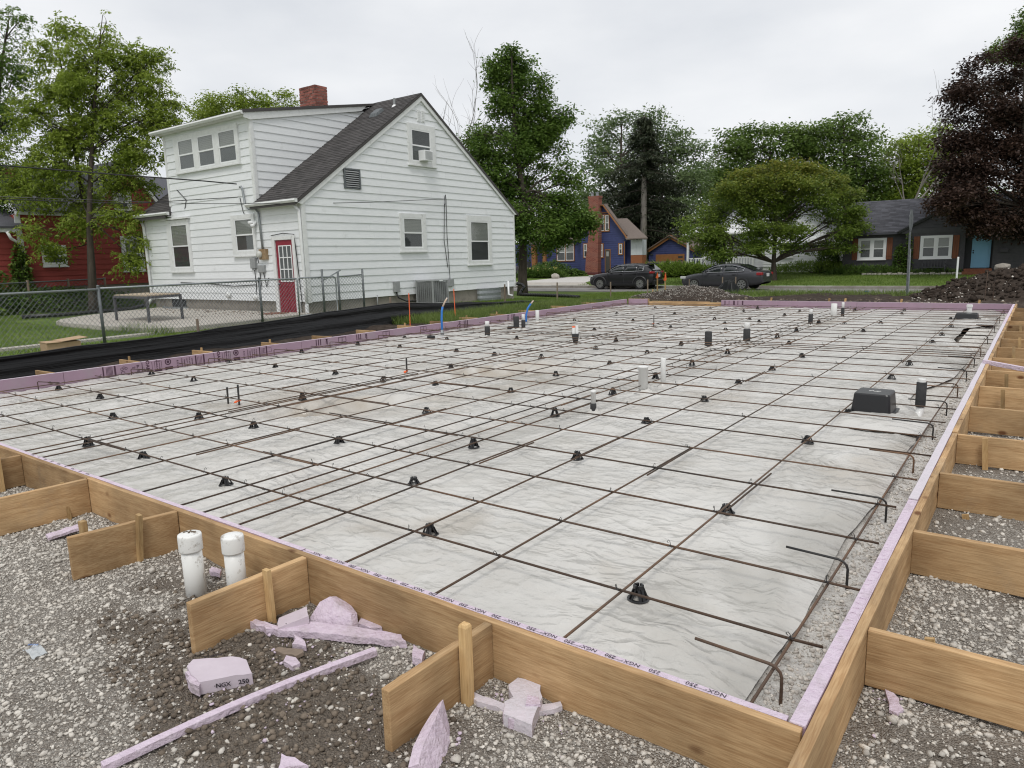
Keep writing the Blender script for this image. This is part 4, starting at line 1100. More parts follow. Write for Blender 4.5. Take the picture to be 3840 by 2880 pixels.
# black pipe with a white elbow near the right form
p0 = V(-0.84, 7.73, .05); m1 = px2m(p0, 1)
e = thing('pipe_stub', 'tall black wrapped pipe on a white elbow at the right edge of the sheet', 'pipe', p0, PG)
mb = MB(); mb.lathe((p0[0], p0[1], .10), [(m1 * 16.5, 0), (m1 * 17.5, .01), (m1 * 17.5, m1 * 92), (m1 * 14, m1 * 94)], 20); mb.build('sleeve', MT['sleeve'], e, smooth=True)
mb = MB(); mb.lathe((p0[0], p0[1], .10 + m1 * 92), [(m1 * 14, 0), (m1 * 14, m1 * 12), (m1 * 13, m1 * 14)], 20); mb.build('white_cap', MT['pvc_clean'], e)
mb = MB(); mb.tube([(p0[0], p0[1], .14), (p0[0], p0[1], .05), (p0[0] - .01, p0[1] - .06, .0), (p0[0] - .05, p0[1] - .22, -.01), (p0[0] - .08, p0[1] - .3, -.02)], [m1 * 14] * 5, 16); mb.build('white_elbow', MT['pvc_clean'], e, smooth=True)
# drain tubs
def tub(c, sx, sy, h, label, z0, mark):
    e = thing('drain_tub', label, 'drain tub', (c[0], c[1], z0), 'black drain tubs')
    def slab(x, y, z, zz, k, b):
        n = []
        r = .03
        for (qx, qy, a0) in ((1, 1, 0), (-1, 1, 90), (-1, -1, 180), (1, -1, 270)):
            for a in range(0, 91, 30):
                t = RAD(a0 + a); n.append((c[0] + qx * (x / 2 - r) + r * math.cos(t), c[1] + qy * (y / 2 - r) + r * math.sin(t)))
        return n
    mb = MB(); lo = slab(sx * .98, sy * .98, 0, 0, 1, 1); hi = slab(sx * .88, sy * .86, 0, 0, 1, 1); h2 = slab(sx * .84, sy * .82, 0, 0, 1, 1); n = len(lo)
    mb.add([(*p, z0 + .015) for p in lo] + [(*p, z0 + h - .012) for p in hi] + [(*p, z0 + h) for p in h2],
           [(k, (k + 1) % n, n + (k + 1) % n, n + k) for k in range(n)] + [(n + k, n + (k + 1) % n, 2 * n + (k + 1) % n, 2 * n + k) for k in range(n)] + [tuple(2 * n + k for k in range(n))])
    mb.build('tub_body', MT['plastic_black'], e)
    mb = MB(); rim = slab(sx * 1.12, sy * 1.12, 0, 0, 1, 1); n = len(rim)
    mb.add([(*p, z0 + .004) for p in rim] + [(*p, z0 + .016) for p in rim], [(k, (k + 1) % n, n + (k + 1) % n, n + k) for k in range(n)] + [tuple(n + k for k in range(n)), tuple(range(n - 1, -1, -1))])
    mb.build('rim', MT['plastic_black'], e)
    if mark:
        mb = MB()
        for a, b in (((-.05, 0), (-.02, .02)), ((-.02, .02), (.0, -.02)), ((.0, -.02), (.03, .01)), ((.02, -.02), (.05, .015))):
            mb.beam((c[0] + a[0], c[1] + a[1], z0 + h + .002), (c[0] + b[0], c[1] + b[1], z0 + h + .002), .008, .003)
        mb.build('chalk_mark', MT['pvc_clean'], e)
    return e
tub((-1.19, 7.40), .35, .39, .20, 'large black drain tub with chalk mark near the right form', .075, True)
tub((-1.21, 17.95), .44, .46, .14, 'far black drain tub with plastic draped over its base', .08, False)
mb = MB(); mb.lathe((-1.2, 18.35, .05), [(.05, 0), (.05, .27), (.06, .27), (.06, .32), (.05, .325)], 16); tag(mb.build('pipe_stub', MT['pvc_clean']), 'white capped pipe just behind the far black drain tub', 'pipe', PG)
# sheet tents by the tubs
def tent(c, rx, ry, h, name, lab):
    n = 26; g = np.linspace(-1, 1, n)
    me = grid_mesh(name, c[0] + g * rx, c[1] + g * ry, lambda X, Y: .066 + h * np.clip(1 - ((X - c[0]) / rx) ** 2 - ((Y - c[1]) / ry) ** 2, 0, 1) ** .8 + .02 * fbm(X * 7, Y * 7, 33, 4) * np.clip(1.3 - ((X - c[0]) / rx) ** 2 - ((Y - c[1]) / ry) ** 2, 0, 1), ms)
    tag(link(name, me), lab, 'plastic sheet')
tent((-1.12, 7.02), .42, .40, .05, 'sheet_patch', 'extra plastic patch bunched under the near drain tub')
tent((-1.15, 17.40), .50, .50, .07, 'sheet_patch', 'plastic patch tented against the front of the far drain tub')
# blue tubes
TG = 'blue water tubes beside the left foam'
for (q, pts, lab) in (((-10.16, 11.2), [(610, 285), (606, 200), (607, 150), (612, 120), (628, 85), (642, 62)], 'blue tube with bare taped end, nearer of two by the left foam'),
                      ((-9.72, 13.67), [(1143, 225), (1146, 170), (1155, 130), (1175, 100), (1192, 80)], 'bent blue tube with pale tip, behind the slim black pipe')):
    d = depth_of((*q, .05)); P_ = [at((1300 + a / 1.7015) / 1.73599, (1080 + b / 1.7015) / 1.73599, d) for a, b in pts]
    P_ = [V(q[0], q[1], .04)] + P_[1:]
    e = thing('blue_tube', lab, 'tube', P_[0], TG); k = len(P_) - 2 if len(P_) > 5 else len(P_) - 1
    mb = MB(); mb.tube(P_[:k], .023, 10); mb.build('tubing', MT['pex'], e, smooth=True)
    mb = MB(); mb.tube(P_[k - 1:], [.018] * (len(P_) - k) + [.014], 10); mb.build('bare_end', MT['copper_tip'], e, smooth=True)
    mb = MB(); mb.tube([V(q[0], q[1], .02), P_[0] + (P_[1] - P_[0]) * .35], [.04, .031], 10); mb.build('taped_foot', MT['galv'], e, smooth=True)
mb = MB(); mb.lathe((-9.84, 10.51, .04), [(.075, 0), (.08, .01), (.08, .035), (.082, .036), (.082, .075), (.07, .08)], 20); tag(mb.build('drain_fitting', MT['plastic_black'], smooth=False), 'low round black pipe cap near the left foam', 'pipe cap')
mb = MB(); q = hit(1107, 709, .08); mb.lathe((q[0], q[1], .05), [(.12, 0), (.12, .07), (.1, .075)], 20); tag(mb.build('drain_fitting', MT['plastic_black']), 'low black drum shaped cap left of the paired white pipes', 'pipe cap')
# steel pins with orange paint
for (u, v, n, lab) in ((517, 868, 2, 'two thin steel pins with orange paint blots near the left of the mat'), (879, 802, 1, 'single steel pin by an orange paint blot in mid slab'), (1412, 696, 1, 'far steel pin with orange blot among the bars')):
    q = hit(u, v + 8, .06); e = thing('survey_pin', lab, 'pin', q, 'steel pins marked with orange paint')
    for k in range(n):
        mb = MB(); a = q + V(-.17 * k, -.03 * k, 0); mb.tube([a - V(0, 0, .05), a + V(.005, 0, .24 if k == 0 else .20)], .011, 8); mb.build('pin', MT['rebar_dark'], e)
    mb = MB()
    for k in range(3): mb.box(q + V(.02 * k - .03, .02 - .03 * k, .052), (.05, .028, .012), ((math.cos(k), math.sin(k), .2), (-math.sin(k), math.cos(k), 0), (0, -.2, 1)))
    mb.build('paint_blot', MT['orange'], e)

# ------------------------------------------------------------------ foreground bits
def gpt(u, v): # on the gravel
    p = hit(u, v, .012); p[2] = float(gz(np.array(p[0]), np.array(p[1]))); return p
# capped pipes
for (x, y, h, r, lean, lab) in ((-3.235, 1.685, .335, .052, (.0, -.005), 'left white capped pipe, mud smeared on its cap'), (-3.06, 1.80, .325, .050, (.0, -.002), 'right white capped pipe, nearer the form board')):
    e = thing('capped_pipe', lab, 'pipe', (x, y, 0), 'white capped pipes beside the front form')
    mb = MB(); mb.tube([(x, y, -.05), (x + lean[0], y + lean[1], h - .06)], r * .93, 28); mb.build('pipe', MT['pvc'], e, smooth=True)
    mb = MB(); c = V(x + lean[0], y + lean[1], h)
    mb.lathe(c, [(r * .94, -.085), (r * 1.06, -.085), (r * 1.07, -.08), (r * 1.07, -.012), (r * 1.03, -.003), (r * .9, .0), (r * .3, .004)], 32); o = mb.build('cap', MT['pvc'], e)
    for pl in o.data.polygons: pl.use_smooth = abs(pl.normal.z) < .4
    if 'mud' in lab:
        P_ = np.array([(c[0] + a, c[1] + b, c[2] + .004) for a, b in ((-.02, .0), (-.005, .008), (.008, .014), (-.012, .012), (.015, .02), (-.026, -.01), (.002, .0))])
        stuff(link('mud', stone_field('mud', P_, np.full(7, .009), MT['clod'], 3, .5), e))
def slab_shape(name, poly, z0, th, m, label, cat, group=None, tilt=(0, 0), rough=0.004, seed=0, parent=None, skin=None):
    """broken foam piece: outline in plan, thickness, tilt, crumbled edges"""
    r = np.random.default_rng(seed); pts = []
    for i in range(len(poly)):
        a = V(*poly[i]); b = V(*poly[(i + 1) % len(poly)]); n = max(1, int(np.linalg.norm(b - a) / .03))
        for k in range(n): pts.append(a + (b - a) * k / n + (r.normal(0, rough, 2) if k else r.normal(0, rough * .4, 2)))
    c = np.mean(pts, 0)
    zt = lambda p: z0 + tilt[0] * (p[0] - c[0]) + tilt[1] * (p[1] - c[1])
    n = len(pts); mb = MB()
    lo = [(p[0], p[1], zt(p)) for p in pts]; up = [(c[0] + (p[0] - c[0]) * .985, c[1] + (p[1] - c[1]) * .985, zt(p) + th + r.normal(0, rough * .3)) for p in pts]
    mb.add(lo + up, [tuple(range(n - 1, -1, -1)), tuple(range(n, 2 * n))] + [(k, (k + 1) % n, n + (k + 1) % n, n + k) for k in range(n)])
    o = mb.build(name, m, parent)
    if parent is None: tag(o, label, cat, group)
    return o
FGp = 'broken pink foam scraps on the gravel'
def plan(*uv, z=.03): return [tuple(hit(u, v, z)[:2]) for u, v in uv]
# long curved strip
sa, sb = hit(222, 1664, .02), hit(812, 1414, .02); nrm = V(-(sb - sa)[1], (sb - sa)[0], 0)
ctr = [sa + (sb - sa) * k / 6 + nrm * (.030 * math.sin(math.pi * k / 6)) for k in range(7)]; gzs = [float(gz(np.array(p[0]), np.array(p[1]))) for p in ctr]; zc = np.polyfit(range(7), gzs, 1)
mb = MB(); vs = []
for i, p in enumerate(ctr):
    d = ctr[min(i + 1, 6)] - ctr[max(i - 1, 0)]; d /= np.linalg.norm(d); s = V(-d[1], d[0], 0)
    zg = float(np.polyval(zc, i)) + .006
    for a, b in ((-1, 0), (1, 0), (1, 1), (-1, 1)): vs.append((p[0] + s[0] * a * .016, p[1] + s[1] * a * .016, zg + .028 * b))
fs = [(i * 4 + k, i * 4 + (k + 1) % 4, i * 4 + 4 + (k + 1) % 4, i * 4 + 4 + k) for i in range(6) for k in range(4)] + [(3, 2, 1, 0), (24, 25, 26, 27)]
mb.add(vs, fs); o = mb.build('foam_strip', MT['foam'], bevel=.002); tag(o, 'long thin pink foam strip lying across the soil at the bottom of the photo', 'foam scrap', FGp)
# block with print
e = thing('foam_block', 'chunky broken foam block printed NGX 250 on its side', 'foam scrap', gpt(480, 1480), FGp)
g0 = gpt(480, 1485)[2]
pl = plan((433, 1497), (548, 1478), (535, 1447), (505, 1440), (418, 1447), (405, 1462), (415, 1480), z=.02)
slab_shape('block', pl, g0, .052, MT['foam_pale'], '', '', rough=.002, seed=3, parent=e)
jp = plan((402, 1466), (412, 1490), (432, 1500), (436, 1486), (420, 1464), z=.03); slab_shape('broken_end', jp, g0 + .004, .042, MT['foam'], '', '', rough=.006, seed=4, parent=e)
pm = MB(); a = V(*pl[0], g0 + .026); b = V(*pl[1], g0 + .026); ux = (b - a) / np.linalg.norm(b - a); nn = V(ux[1], -ux[0], 0) * .004
put_text(pm, '·NGX', .024, a + (b - a) * .42 + nn, ux, (0, 0, 1), True); put_text(pm, '250', .026, a + (b - a) * .82 + nn, ux, (0, 0, 1), True)
put_text(pm, 'B2601A', .022, V(*(np.array(pl[3]) * .5 + np.array(pl[4]) * .5), g0 + .0545) - nn * 3, -ux, V(ux[1], -ux[0], 0), True)
stuff(pm.build('printing', MT['ink'], e))
# pile of shards by the second brace board
gs = .015
slab_shape('foam_strip', plan((525, 1345), (575, 1365), (660, 1372), (880, 1392), (868, 1378), (760, 1358), (690, 1350), (600, 1358), (540, 1340), z=.03), gs, .030, MT['foam'], 'long torn pink foam sliver beside the second brace board', 'foam scrap', FGp, seed=5, rough=.005)
e2 = slab_shape('foam_piece', plan((600, 1358), (668, 1345), (664, 1325), (602, 1337), z=.05), gs + .02, .034, MT['foam_pale'], 'grey foam offcut with upside down NGX print leaning by the stake', 'foam scrap', FGp, seed=6, tilt=(.1, .2), rough=.002)
pm = MB(); a, b = [V(*p, .055) for p in plan((607, 1352), (665, 1340), z=.055)]; ux = (b - a) / np.linalg.norm(b - a)
put_text(pm, 'NGX', .024, (a + b) / 2 + V(-.004, -.010, 0), -ux, (0, 0, -1), True); stuff(pm.build('printing', MT['ink'], e2))
sl = MB(); P4 = [V(*p) for p in (hit(664, 1342, .02), hit(760, 1362, .02), at(757, 1325, depth_of(hit(760, 1362, .02)) + .03), at(742, 1305, depth_of(hit(742, 1352, .02)) + .06), at(712, 1288, depth_of(hit(712, 1350, .02)) + .08), at(690, 1300, depth_of(hit(690, 1345, .02)) + .05))]
sl.prism(P4, V(.006, .034, -.012)); tag(sl.build('foam_piece', MT['foam'], bevel=.003), 'jagged pink foam slab standing against the front form board', 'foam scrap', FGp)
slab_shape('foam_piece', plan((775, 1352), (800, 1362), (826, 1362), (810, 1348), (780, 1340), z=.02), gs, .018, MT['foam'], 'small pink foam shard tucked against the front form', 'foam scrap', FGp, seed=8)
slab_shape('foam_piece', plan((632, 1400), (662, 1404), (655, 1386), (634, 1380), z=.02), gs, .022, MT['foam'], 'small pink crumb left of the charred wood scrap', 'foam scrap', FGp, seed=9, rough=.006)
slab_shape('foam_piece', plan((614, 1436), (632, 1448), (648, 1440), (640, 1428), (620, 1422), z=.02), gs, .022, MT['foam'], 'small pink crumb below the charred wood scrap', 'foam scrap', FGp, seed=10, rough=.005)
slab_shape('foam_piece', plan((890, 1432), (912, 1438), (918, 1418), (893, 1402), z=.02), gs, .03, MT['foam'], 'pink foam wedge behind the nearest front brace board', 'foam scrap', FGp, seed=11)
o = slab_shape('wood_scrap', plan((588, 1404), (640, 1428), (658, 1420), (655, 1412), (600, 1396), z=.02), gs, .016, MT['wood_grey'], 'dark splintered wood scrap among the pink crumbs', 'wood scrap', seed=12, tilt=(.15, 0))
# block by the nearest brace board
bw = gpt(1130, 1560)[2]
e = thing('foam_block', 'broken dusty foam block resting by the nearest stake', 'foam scrap', gpt(1130, 1550), FGp)
slab_shape('block', plan((1088, 1556), (1148, 1582), (1158, 1552), (1172, 1520), (1168, 1488), (1118, 1478), (1098, 1495), (1108, 1520), (1090, 1530), z=.03), bw, .050, MT['foam_dusty'], '', '', seed=13, rough=.004, parent=e)
slab_shape('torn_edge', plan((1086, 1558), (1146, 1585), (1148, 1570), (1092, 1540), z=.02), bw + .002, .040, MT['foam'], '', '', seed=14, rough=.003, parent=e)
slab_shape('torn_edge', plan((1135, 1530), (1168, 1528), (1164, 1512), (1140, 1508), z=.05), bw + .045, .012, MT['foam'], '', '', seed=19, rough=.004, parent=e)
slab_shape('foam_sliver', plan((1008, 1500), (1030, 1520), (1092, 1540), (1090, 1525), (1042, 1508), (1012, 1490), z=.02), bw, .022, MT['foam_dusty'], 'grey curved foam sliver left of the dusty block', 'foam scrap', FGp, seed=15, rough=.003)
slab_shape('foam_sliver', plan((1150, 1545), (1215, 1528), (1212, 1518), (1150, 1530), z=.02), bw, .020, MT['foam_dusty'], 'short grey foam sliver right of the dusty block', 'foam scrap', FGp, seed=16, rough=.003)
# curved slab at the bottom edge
mb = MB(); b0 = gpt(905, 1655)[2]
Q = [hit(u, v, .05) for u, v in ((882, 1665), (893, 1630), (912, 1600), (932, 1576), (950, 1560))]
R_ = [hit(u, v, .05) for u, v in ((935, 1665), (945, 1640), (962, 1612), (972, 1580), (972, 1556))]
vs = [(q[0], q[1], b0 + .05 + .015 * i) for i, q in enumerate(Q)] + [(q[0] + (r2[0] - q[0]) * .42, q[1] + (r2[1] - q[1]) * .42, b0 + .062 + .015 * i) for i, (q, r2) in enumerate(zip(Q, R_))] + \
     [(q[0], q[1], b0) for q in Q] + [(r2[0], r2[1], b0 + .002) for r2 in R_]
fs = []
for i in range(4): fs += [(i, i + 1, 6 + i, 5 + i), (5 + i, 6 + i, 16 + i, 15 + i), (10 + i, 11 + i, i + 1, i)]
fs += [(0, 5, 15, 10), (4, 14, 19, 9)]
mb.add(vs, fs); tag(mb.build('foam_piece', MT['foam']), 'curved foam slab standing on edge at the bottom of the photo', 'foam scrap', FGp)
slab_shape('foam_piece', plan((608, 1642), (640, 1652), (668, 1668), (600, 1680), z=.02), gs, .03, MT['foam'], 'pink foam corner cut by the bottom edge of the photo', 'foam scrap', FGp, seed=17)
slab_shape('foam_piece', plan((1912, 1490), (1930, 1498), (1950, 1535), (1940, 1545), (1920, 1535), z=.02), .012, .012, MT['foam'], 'flat pink flake on the gravel right of the form', 'foam scrap', FGp, seed=18)
slab_shape('foam_piece', plan((98, 1160), (105, 1168), (172, 1146), (168, 1137), z=.02), .02, .016, MT['foam'], 'thin pink strip behind the squat stake', 'foam scrap', FGp, seed=20)
slab_shape('foam_piece', plan((455, 1245), (476, 1248), (480, 1238), (458, 1232), z=.02), .02, .02, MT['foam'], 'pink crumb between the two capped pipes', 'foam scrap', FGp, seed=21)
rp_ = np.random.default_rng(31); cx, cy = [], []
for (u, v, s_, n) in ((640, 1395, .10, 26), (470, 1490, .10, 26), (600, 1530, .22, 40), (1130, 1540, .12, 30), (930, 1600, .10, 20), (1915, 1510, .06, 10), (1790, 1520, .10, 24), (120, 1150, .08, 30), (720, 1370, .12, 24)):
    q = hit(u, v, .02); cx += list(rp_.normal(q[0], s_, n)); cy += list(rp_.normal(q[1], s_ * .6, n))
cx, cy = np.array(cx), np.array(cy); k = (cy < 1.95) | (cx > -.40); cx, cy = cx[k], cy[k]; cs = .0025 * (4.0 ** rp_.random(len(cx)) ** 2)
stuff(link('foam_crumbs', stone_field('foam_crumbs', np.stack([cx, cy, gz(cx, cy) + .006], 1), cs, MT['foam'], 32, .7)))
# loose strip sticking out over the right form
a = V(-0.47, 10.02, .262); b = V(.35, 9.55, .20)
mb = MB(); mb.beam(a, b, .045, .05); tag(mb.build('foam_strip', MT['foam'], bevel=.003), 'loose pink foam strip lying across the right form boards', 'foam scrap', FGp)
# crumpled clear wrapper
n = 16; g = np.linspace(-1, 1, n); c = gpt(76, 1414)
wp = bpy.data.materials.new('clear_wrapper'); wp.use_nodes = True
wb = wp.node_tree.nodes['Principled BSDF']; wb.inputs['Base Color'].default_value = (.62, .66, .68, 1); wb.inputs['Roughness'].default_value = .15; wb.inputs['Alpha'].default_value = .65
me = grid_mesh('wrapper', c[0] + g * .055, c[1] + g * .028, lambda X, Y: c[2] + .014 + .020 * np.abs(fbm((X - c[0]) * 40, (Y - c[1]) * 40, 55, 3)) + .008 * np.cos((X - c[0]) * 50), wp)
o = link('wrapper', me); o.rotation_euler = (0, 0, 0); tag(o, 'crumpled clear plastic wrapper with a blue stripe on the gravel', 'wrapper')
mb = MB()
for k in range(5): mb.add([(c[0] - .035 + .008 * k, c[1] - .012 + .005 * k, c[2] + .036), (c[0] - .027 + .008 * k, c[1] - .010 + .005 * k, c[2] + .038), (c[0] - .032 + .008 * k, c[1] - .001 + .005 * k, c[2] + .040), (c[0] - .040 + .008 * k, c[1] - .003 + .005 * k, c[2] + .037)], [(0, 1, 2, 3)])
mb.build('blue_stripe', MT['pex'], o)
# ------------------------------------------------------------------ building kit
class Face:
    """a wall plane: origin, direction along it, outward normal"""
    def __init__(s, o, u, n): s.o, s.u, s.n = V(o), V(u), V(n)
    def p(s, a, z, d=0): return s.o + s.u * a + s.n * d + V(0, 0, z)
    def box(s, mb, a0, a1, z0, z1, d0, d1):
        mb.hexa([s.p(a0, z0, d0), s.p(a1, z0, d0), s.p(a1, z0, d1), s.p(a0, z0, d1), s.p(a0, z1, d0), s.p(a1, z1, d0), s.p(a1, z1, d1), s.p(a0, z1, d1)])
        return mb
def siding(F, z0, z1, ex, lim, m, parent, t=.027, name='siding_board', stuff_mesh=False, joints=False):
    """lapped boards, each its own part; lim(z) gives the ends of the wall at a height"""
    z = z0; acc = MB()
    while z < z1 - .02:
        zz = min(z + ex, z1)
        a0, a1 = lim(z + .001); b0, b1 = lim(zz - .001)
        if a1 - a0 > .05 and b1 - b0 > -.02:
            if b1 < b0: b0 = b1 = (b0 + b1) / 2
            cut = [0, 1]
            if joints and a1 - a0 > 3: cut = [0, .22 + .5 * random.random(), 1]
            for c0, c1 in zip(cut[:-1], cut[1:]):
                mb = acc if stuff_mesh else MB(); g_ = .003 if c1 < 1 else 0
                L0, L1 = a0 + (a1 - a0) * c0, a0 + (a1 - a0) * c1 - g_; q0 = max(b0, L0) if c0 > 0 else b0; q1 = min(b1, L1) if c1 < 1 else b1
                if q1 < q0: q0 = q1 = (q0 + q1) / 2
                mb.hexa([F.p(L0, z, -.01), F.p(L1, z, -.01), F.p(L1, z, t), F.p(L0, z, t), F.p(q0, zz, -.01), F.p(q1, zz, -.01), F.p(q1, zz, .005), F.p(q0, zz, .005)])
                if not stuff_mesh: mb.build(name, m, parent)
        z = zz
    if stuff_mesh: stuff(acc.build(name + 's', m, parent))
def window(F, parent, T_, S_, trim='trim', sash='vinyl', split=1, blind=('blind_dim', True), name='window', sill=True, mull=.05, glow='room', blind_m='blind', bars=None):
    """T_ = trim (a0, a1, z0, z1), S_ = sash opening; double hung sashes, panes and slatted blinds"""
    a0, a1, z0, z1 = T_; s0, s1, y0, y1 = S_
    mb = MB()
    F.box(mb, a0, s0, z0, z1, .0, .075); F.box(mb, s1, a1, z0, z1, .0, .075)
    F.box(mb, s0, s1, z0, y0, .0, .073); F.box(mb, s0, s1, y1, z1, .0, .073)
    if sill: F.box(mb, a0 - .03, a1 + .03, z0 - .035, z0 + .01, 0, .105)
    w = mb.build(name, MT[trim], parent)
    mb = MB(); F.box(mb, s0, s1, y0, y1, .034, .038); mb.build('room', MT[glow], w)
    W_ = (s1 - s0 - mull * (split - 1)) / split
    for k in range(split):
        c0 = s0 + k * (W_ + mull); c1 = c0 + W_
        if k: mb = MB(); F.box(mb, c0 - mull, c0, y0, y1, .034, .074); mb.build('mullion', MT[trim], w)
        ym = (y0 + y1) / 2; fw = .045
        for j, (q0, q1, d) in enumerate(((y0, ym + .02, .050), (ym - .02, y1, .060))):
            mb = MB()
            F.box(mb, c0, c0 + fw, q0, q1, d - .008, d + .008); F.box(mb, c1 - fw, c1, q0, q1, d - .008, d + .008)
            F.box(mb, c0 + fw, c1 - fw, q0, q0 + fw, d - .0075, d + .0075); F.box(mb, c0 + fw, c1 - fw, q1 - fw, q1, d - .0075, d + .0075)
            mb.build('sash', MT[sash], w)
            mb = MB(); F.box(mb, c0 + fw - .002, c1 - fw + .002, q0 + fw - .002, q1 - fw + .002, d - .0004, d + .0004); mb.build('pane', MT['glass'], w)
            if blind[j]:
                mb = MB(); n = max(3, int((q1 - q0 - 2 * fw) / .05))
                for i in range(n):
                    za = q0 + fw + (q1 - q0 - 2 * fw) * i / n; zb = q0 + fw + (q1 - q0 - 2 * fw) * (i + 1) / n
                    mb.add([F.p(c0 + fw, za + .003, .044), F.p(c1 - fw, za + .003, .044), F.p(c1 - fw, zb, .0395), F.p(c0 + fw, zb, .0395)], [(0, 1, 2, 3)])
                stuff(mb.build('blind', MT[blind_m if isinstance(blind[j], bool) else blind[j]], w))
    return w
def shingles(O, ux, us, L_, S_, tab, ex, m, parent, lim=None, name='shingles'):
    O, ux, us = V(O), V(ux), V(us); n = np.cross(ux, us); n /= np.linalg.norm(n)
    if n[2] < 0: n = -n
    mb = MB(); r = np.random.default_rng(int(abs(O[0] * 100)))
    row = 0; s = 0
    while s < S_:
        a = -tab * r.random()
        while a < L_:
            w = tab * r.uniform(.75, 1.25); q0 = max(0, a); q1 = min(L_, a + w - .008)
            if lim: l0, l1 = lim(s); q0 = max(q0, l0); q1 = min(q1, l1)
            if q1 - q0 > .02:
                h = .014 + r.uniform(0, .006); e = min(ex + .04, S_ - s)
                mb.add([O + ux * q0 + us * s + n * h, O + ux * q1 + us * s + n * h, O + ux * q1 + us * (s + e) + n * .003, O + ux * q0 + us * (s + e) + n * .003,
                        O + ux * q0 + us * s, O + ux * q1 + us * s], [(0, 1, 2, 3), (4, 5, 1, 0)])
            a += w
        s += ex; row += 1
    return stuff(mb.build(name, m, parent))
def brick_stack(parent, c, sx, sy, z0, z1, bl=.21, bh=.075, joint=.012, wob=.004, name='chimney'):
    """mortar core with proud bricks, each a sub-part of the chimney"""
    mb = MB(); mb.b2((c[0] - sx / 2 + .012, c[1] - sy / 2 + .012, z0), (c[0] + sx / 2 - .012, c[1] + sy / 2 - .012, z1 - .02)); ch = mb.build(name, MT['mortar'], parent)
    bm = MB(); bm.box((0, 0, 0), (1, 1, 1)); me = bm.mesh('brick', MT['brick']); r = np.random.default_rng(9)
    z = z0; k = 0
    while z + bh <= z1 + .001:
        for (ax, ln, fixed) in ((0, sx, -sy / 2), (0, sx, sy / 2), (1, sy, -sx / 2), (1, sy, sx / 2)):
            a = -ln / 2 - (bl / 2 if k % 2 else 0)
            while a < ln / 2 - .01:
                q0 = max(a, -ln / 2); q1 = min(a + bl, ln / 2)
                if q1 - q0 > .05:
                    o = bpy.data.objects.new('brick', me); COL.objects.link(o); o.parent = ch
                    j = r.uniform(-wob, wob)
                    loc = [c[0], c[1], z + bh / 2]; s_ = [.07, .07, bh]
                    loc[ax] += (q0 + q1) / 2; loc[1 - ax] += fixed - math.copysign(.035, fixed) + j + math.copysign(.004, fixed)
                    s_[ax] = q1 - q0 - .001; o.location = loc; o.scale = s_
                a += bl + joint
        z += bh + joint; k += 1
    return ch

# ------------------------------------------------------------------ white house
HX0, HX1, HY0, HY1 = -28.20, -18.56, 14.27, 25.33
EZ, AZ, AY = 3.66, 7.52, 19.80
wh = thing('white_house', 'white clapboard house with a rear dormer, dark shingle roof and red back door', 'house', ((HX0 + HX1) / 2, (HY0 + HY1) / 2, 0))
FG_ = Face((HX1, 0, 0), (0, 1, 0), (1, 0, 0)); FR_ = Face((0, HY0, 0), (1, 0, 0), (0, -1, 0))
mb = MB(); mb.b2((HX0 + .05, HY0 + .05, -.3), (HX1 - .05, HY1 - .05, .46)); mb.build('foundation', MT['found'], wh)
mb = MB()
prof = [(HY0 + .02, .44), (HY1 - .02, .44), (HY1 - .02, EZ), (AY, AZ - .06), (HY0 + .02, EZ)]
mb.prism([(HX0 + .02, y, z) for y, z in prof], (HX1 - HX0 - .04, 0, 0)); mb.build('wall', MT['trim'], wh)
mb = MB()
DX0, DX1 = -26.18, -20.85
mb.prism([(DX0 + .02, HY0 + .02, 3.5), (DX0 + .02, HY0 + .02, 6.44), (DX0 + .02, 19.4, 7.2), (DX0 + .02, 19.4, 3.5)], (DX1 - DX0 - .04, 0, 0)); mb.build('dormer_wall', MT['trim'], wh)
sl = (AZ - EZ) / (AY - HY0); sl2 = (AZ - EZ) / (HY1 - AY)
siding(FG_, .43, 7.36, .250, lambda z: (HY0 + max(0, (z - EZ) / sl), HY1 - max(0, (z - EZ) / sl2)), MT['siding'], wh, joints=True)
siding(FR_, .44, EZ - .01, .250, lambda z: (HX0, HX1), MT['siding'], wh, joints=True)
siding(FR_, EZ - .01, 6.40, .250, lambda z: (DX0, DX1), MT['siding'], wh)
FD_ = Face((DX1, 0, 0), (0, 1, 0), (1, 0, 0))
siding(FD_, EZ, 7.0, .250, lambda z: (HY0 + (max(0, (z - 6.42) / .158)) * (z > 6.42), HY0 + max(0, (z - EZ) / sl) if z <= 6.42 or True else 0), MT['siding'], wh)
# corner boards
mb = MB(); FR_.box(mb, HX1 - .13, HX1 + .026, .40, EZ - .02, 0, .04); mb.build('corner_board', MT['trim'], wh); mb = MB(); FG_.box(mb, HY0 - .026, HY0 + .11, .40, EZ - .02, .001, .042); mb.build('corner_board', MT['trim'], wh); mb = MB()
FR_.box(mb, HX0 - .03, HX0 + .10, .40, EZ - .02, 0, .041); mb.build('corner_board', MT['trim'], wh); mb = MB(); FG_.box(mb, HY1 - .06, HY1 + .02, .40, EZ - .02, .001, .04); mb.build('corner_board', MT['trim'], wh); mb = MB()
FR_.box(mb, DX1 - .10, DX1 + .024, EZ + .02, 6.40, .0, .039); FD_.box(mb, HY0 - .024, HY0 + .09, EZ + .1, 6.40, .001, .040); mb.build('corner_board', MT['trim'], wh); mb = MB(); FR_.box(mb, DX0 - .03, DX0 + .09, 3.85, 6.40, 0, .040)
mb.build('corner_board', MT['trim'], wh)
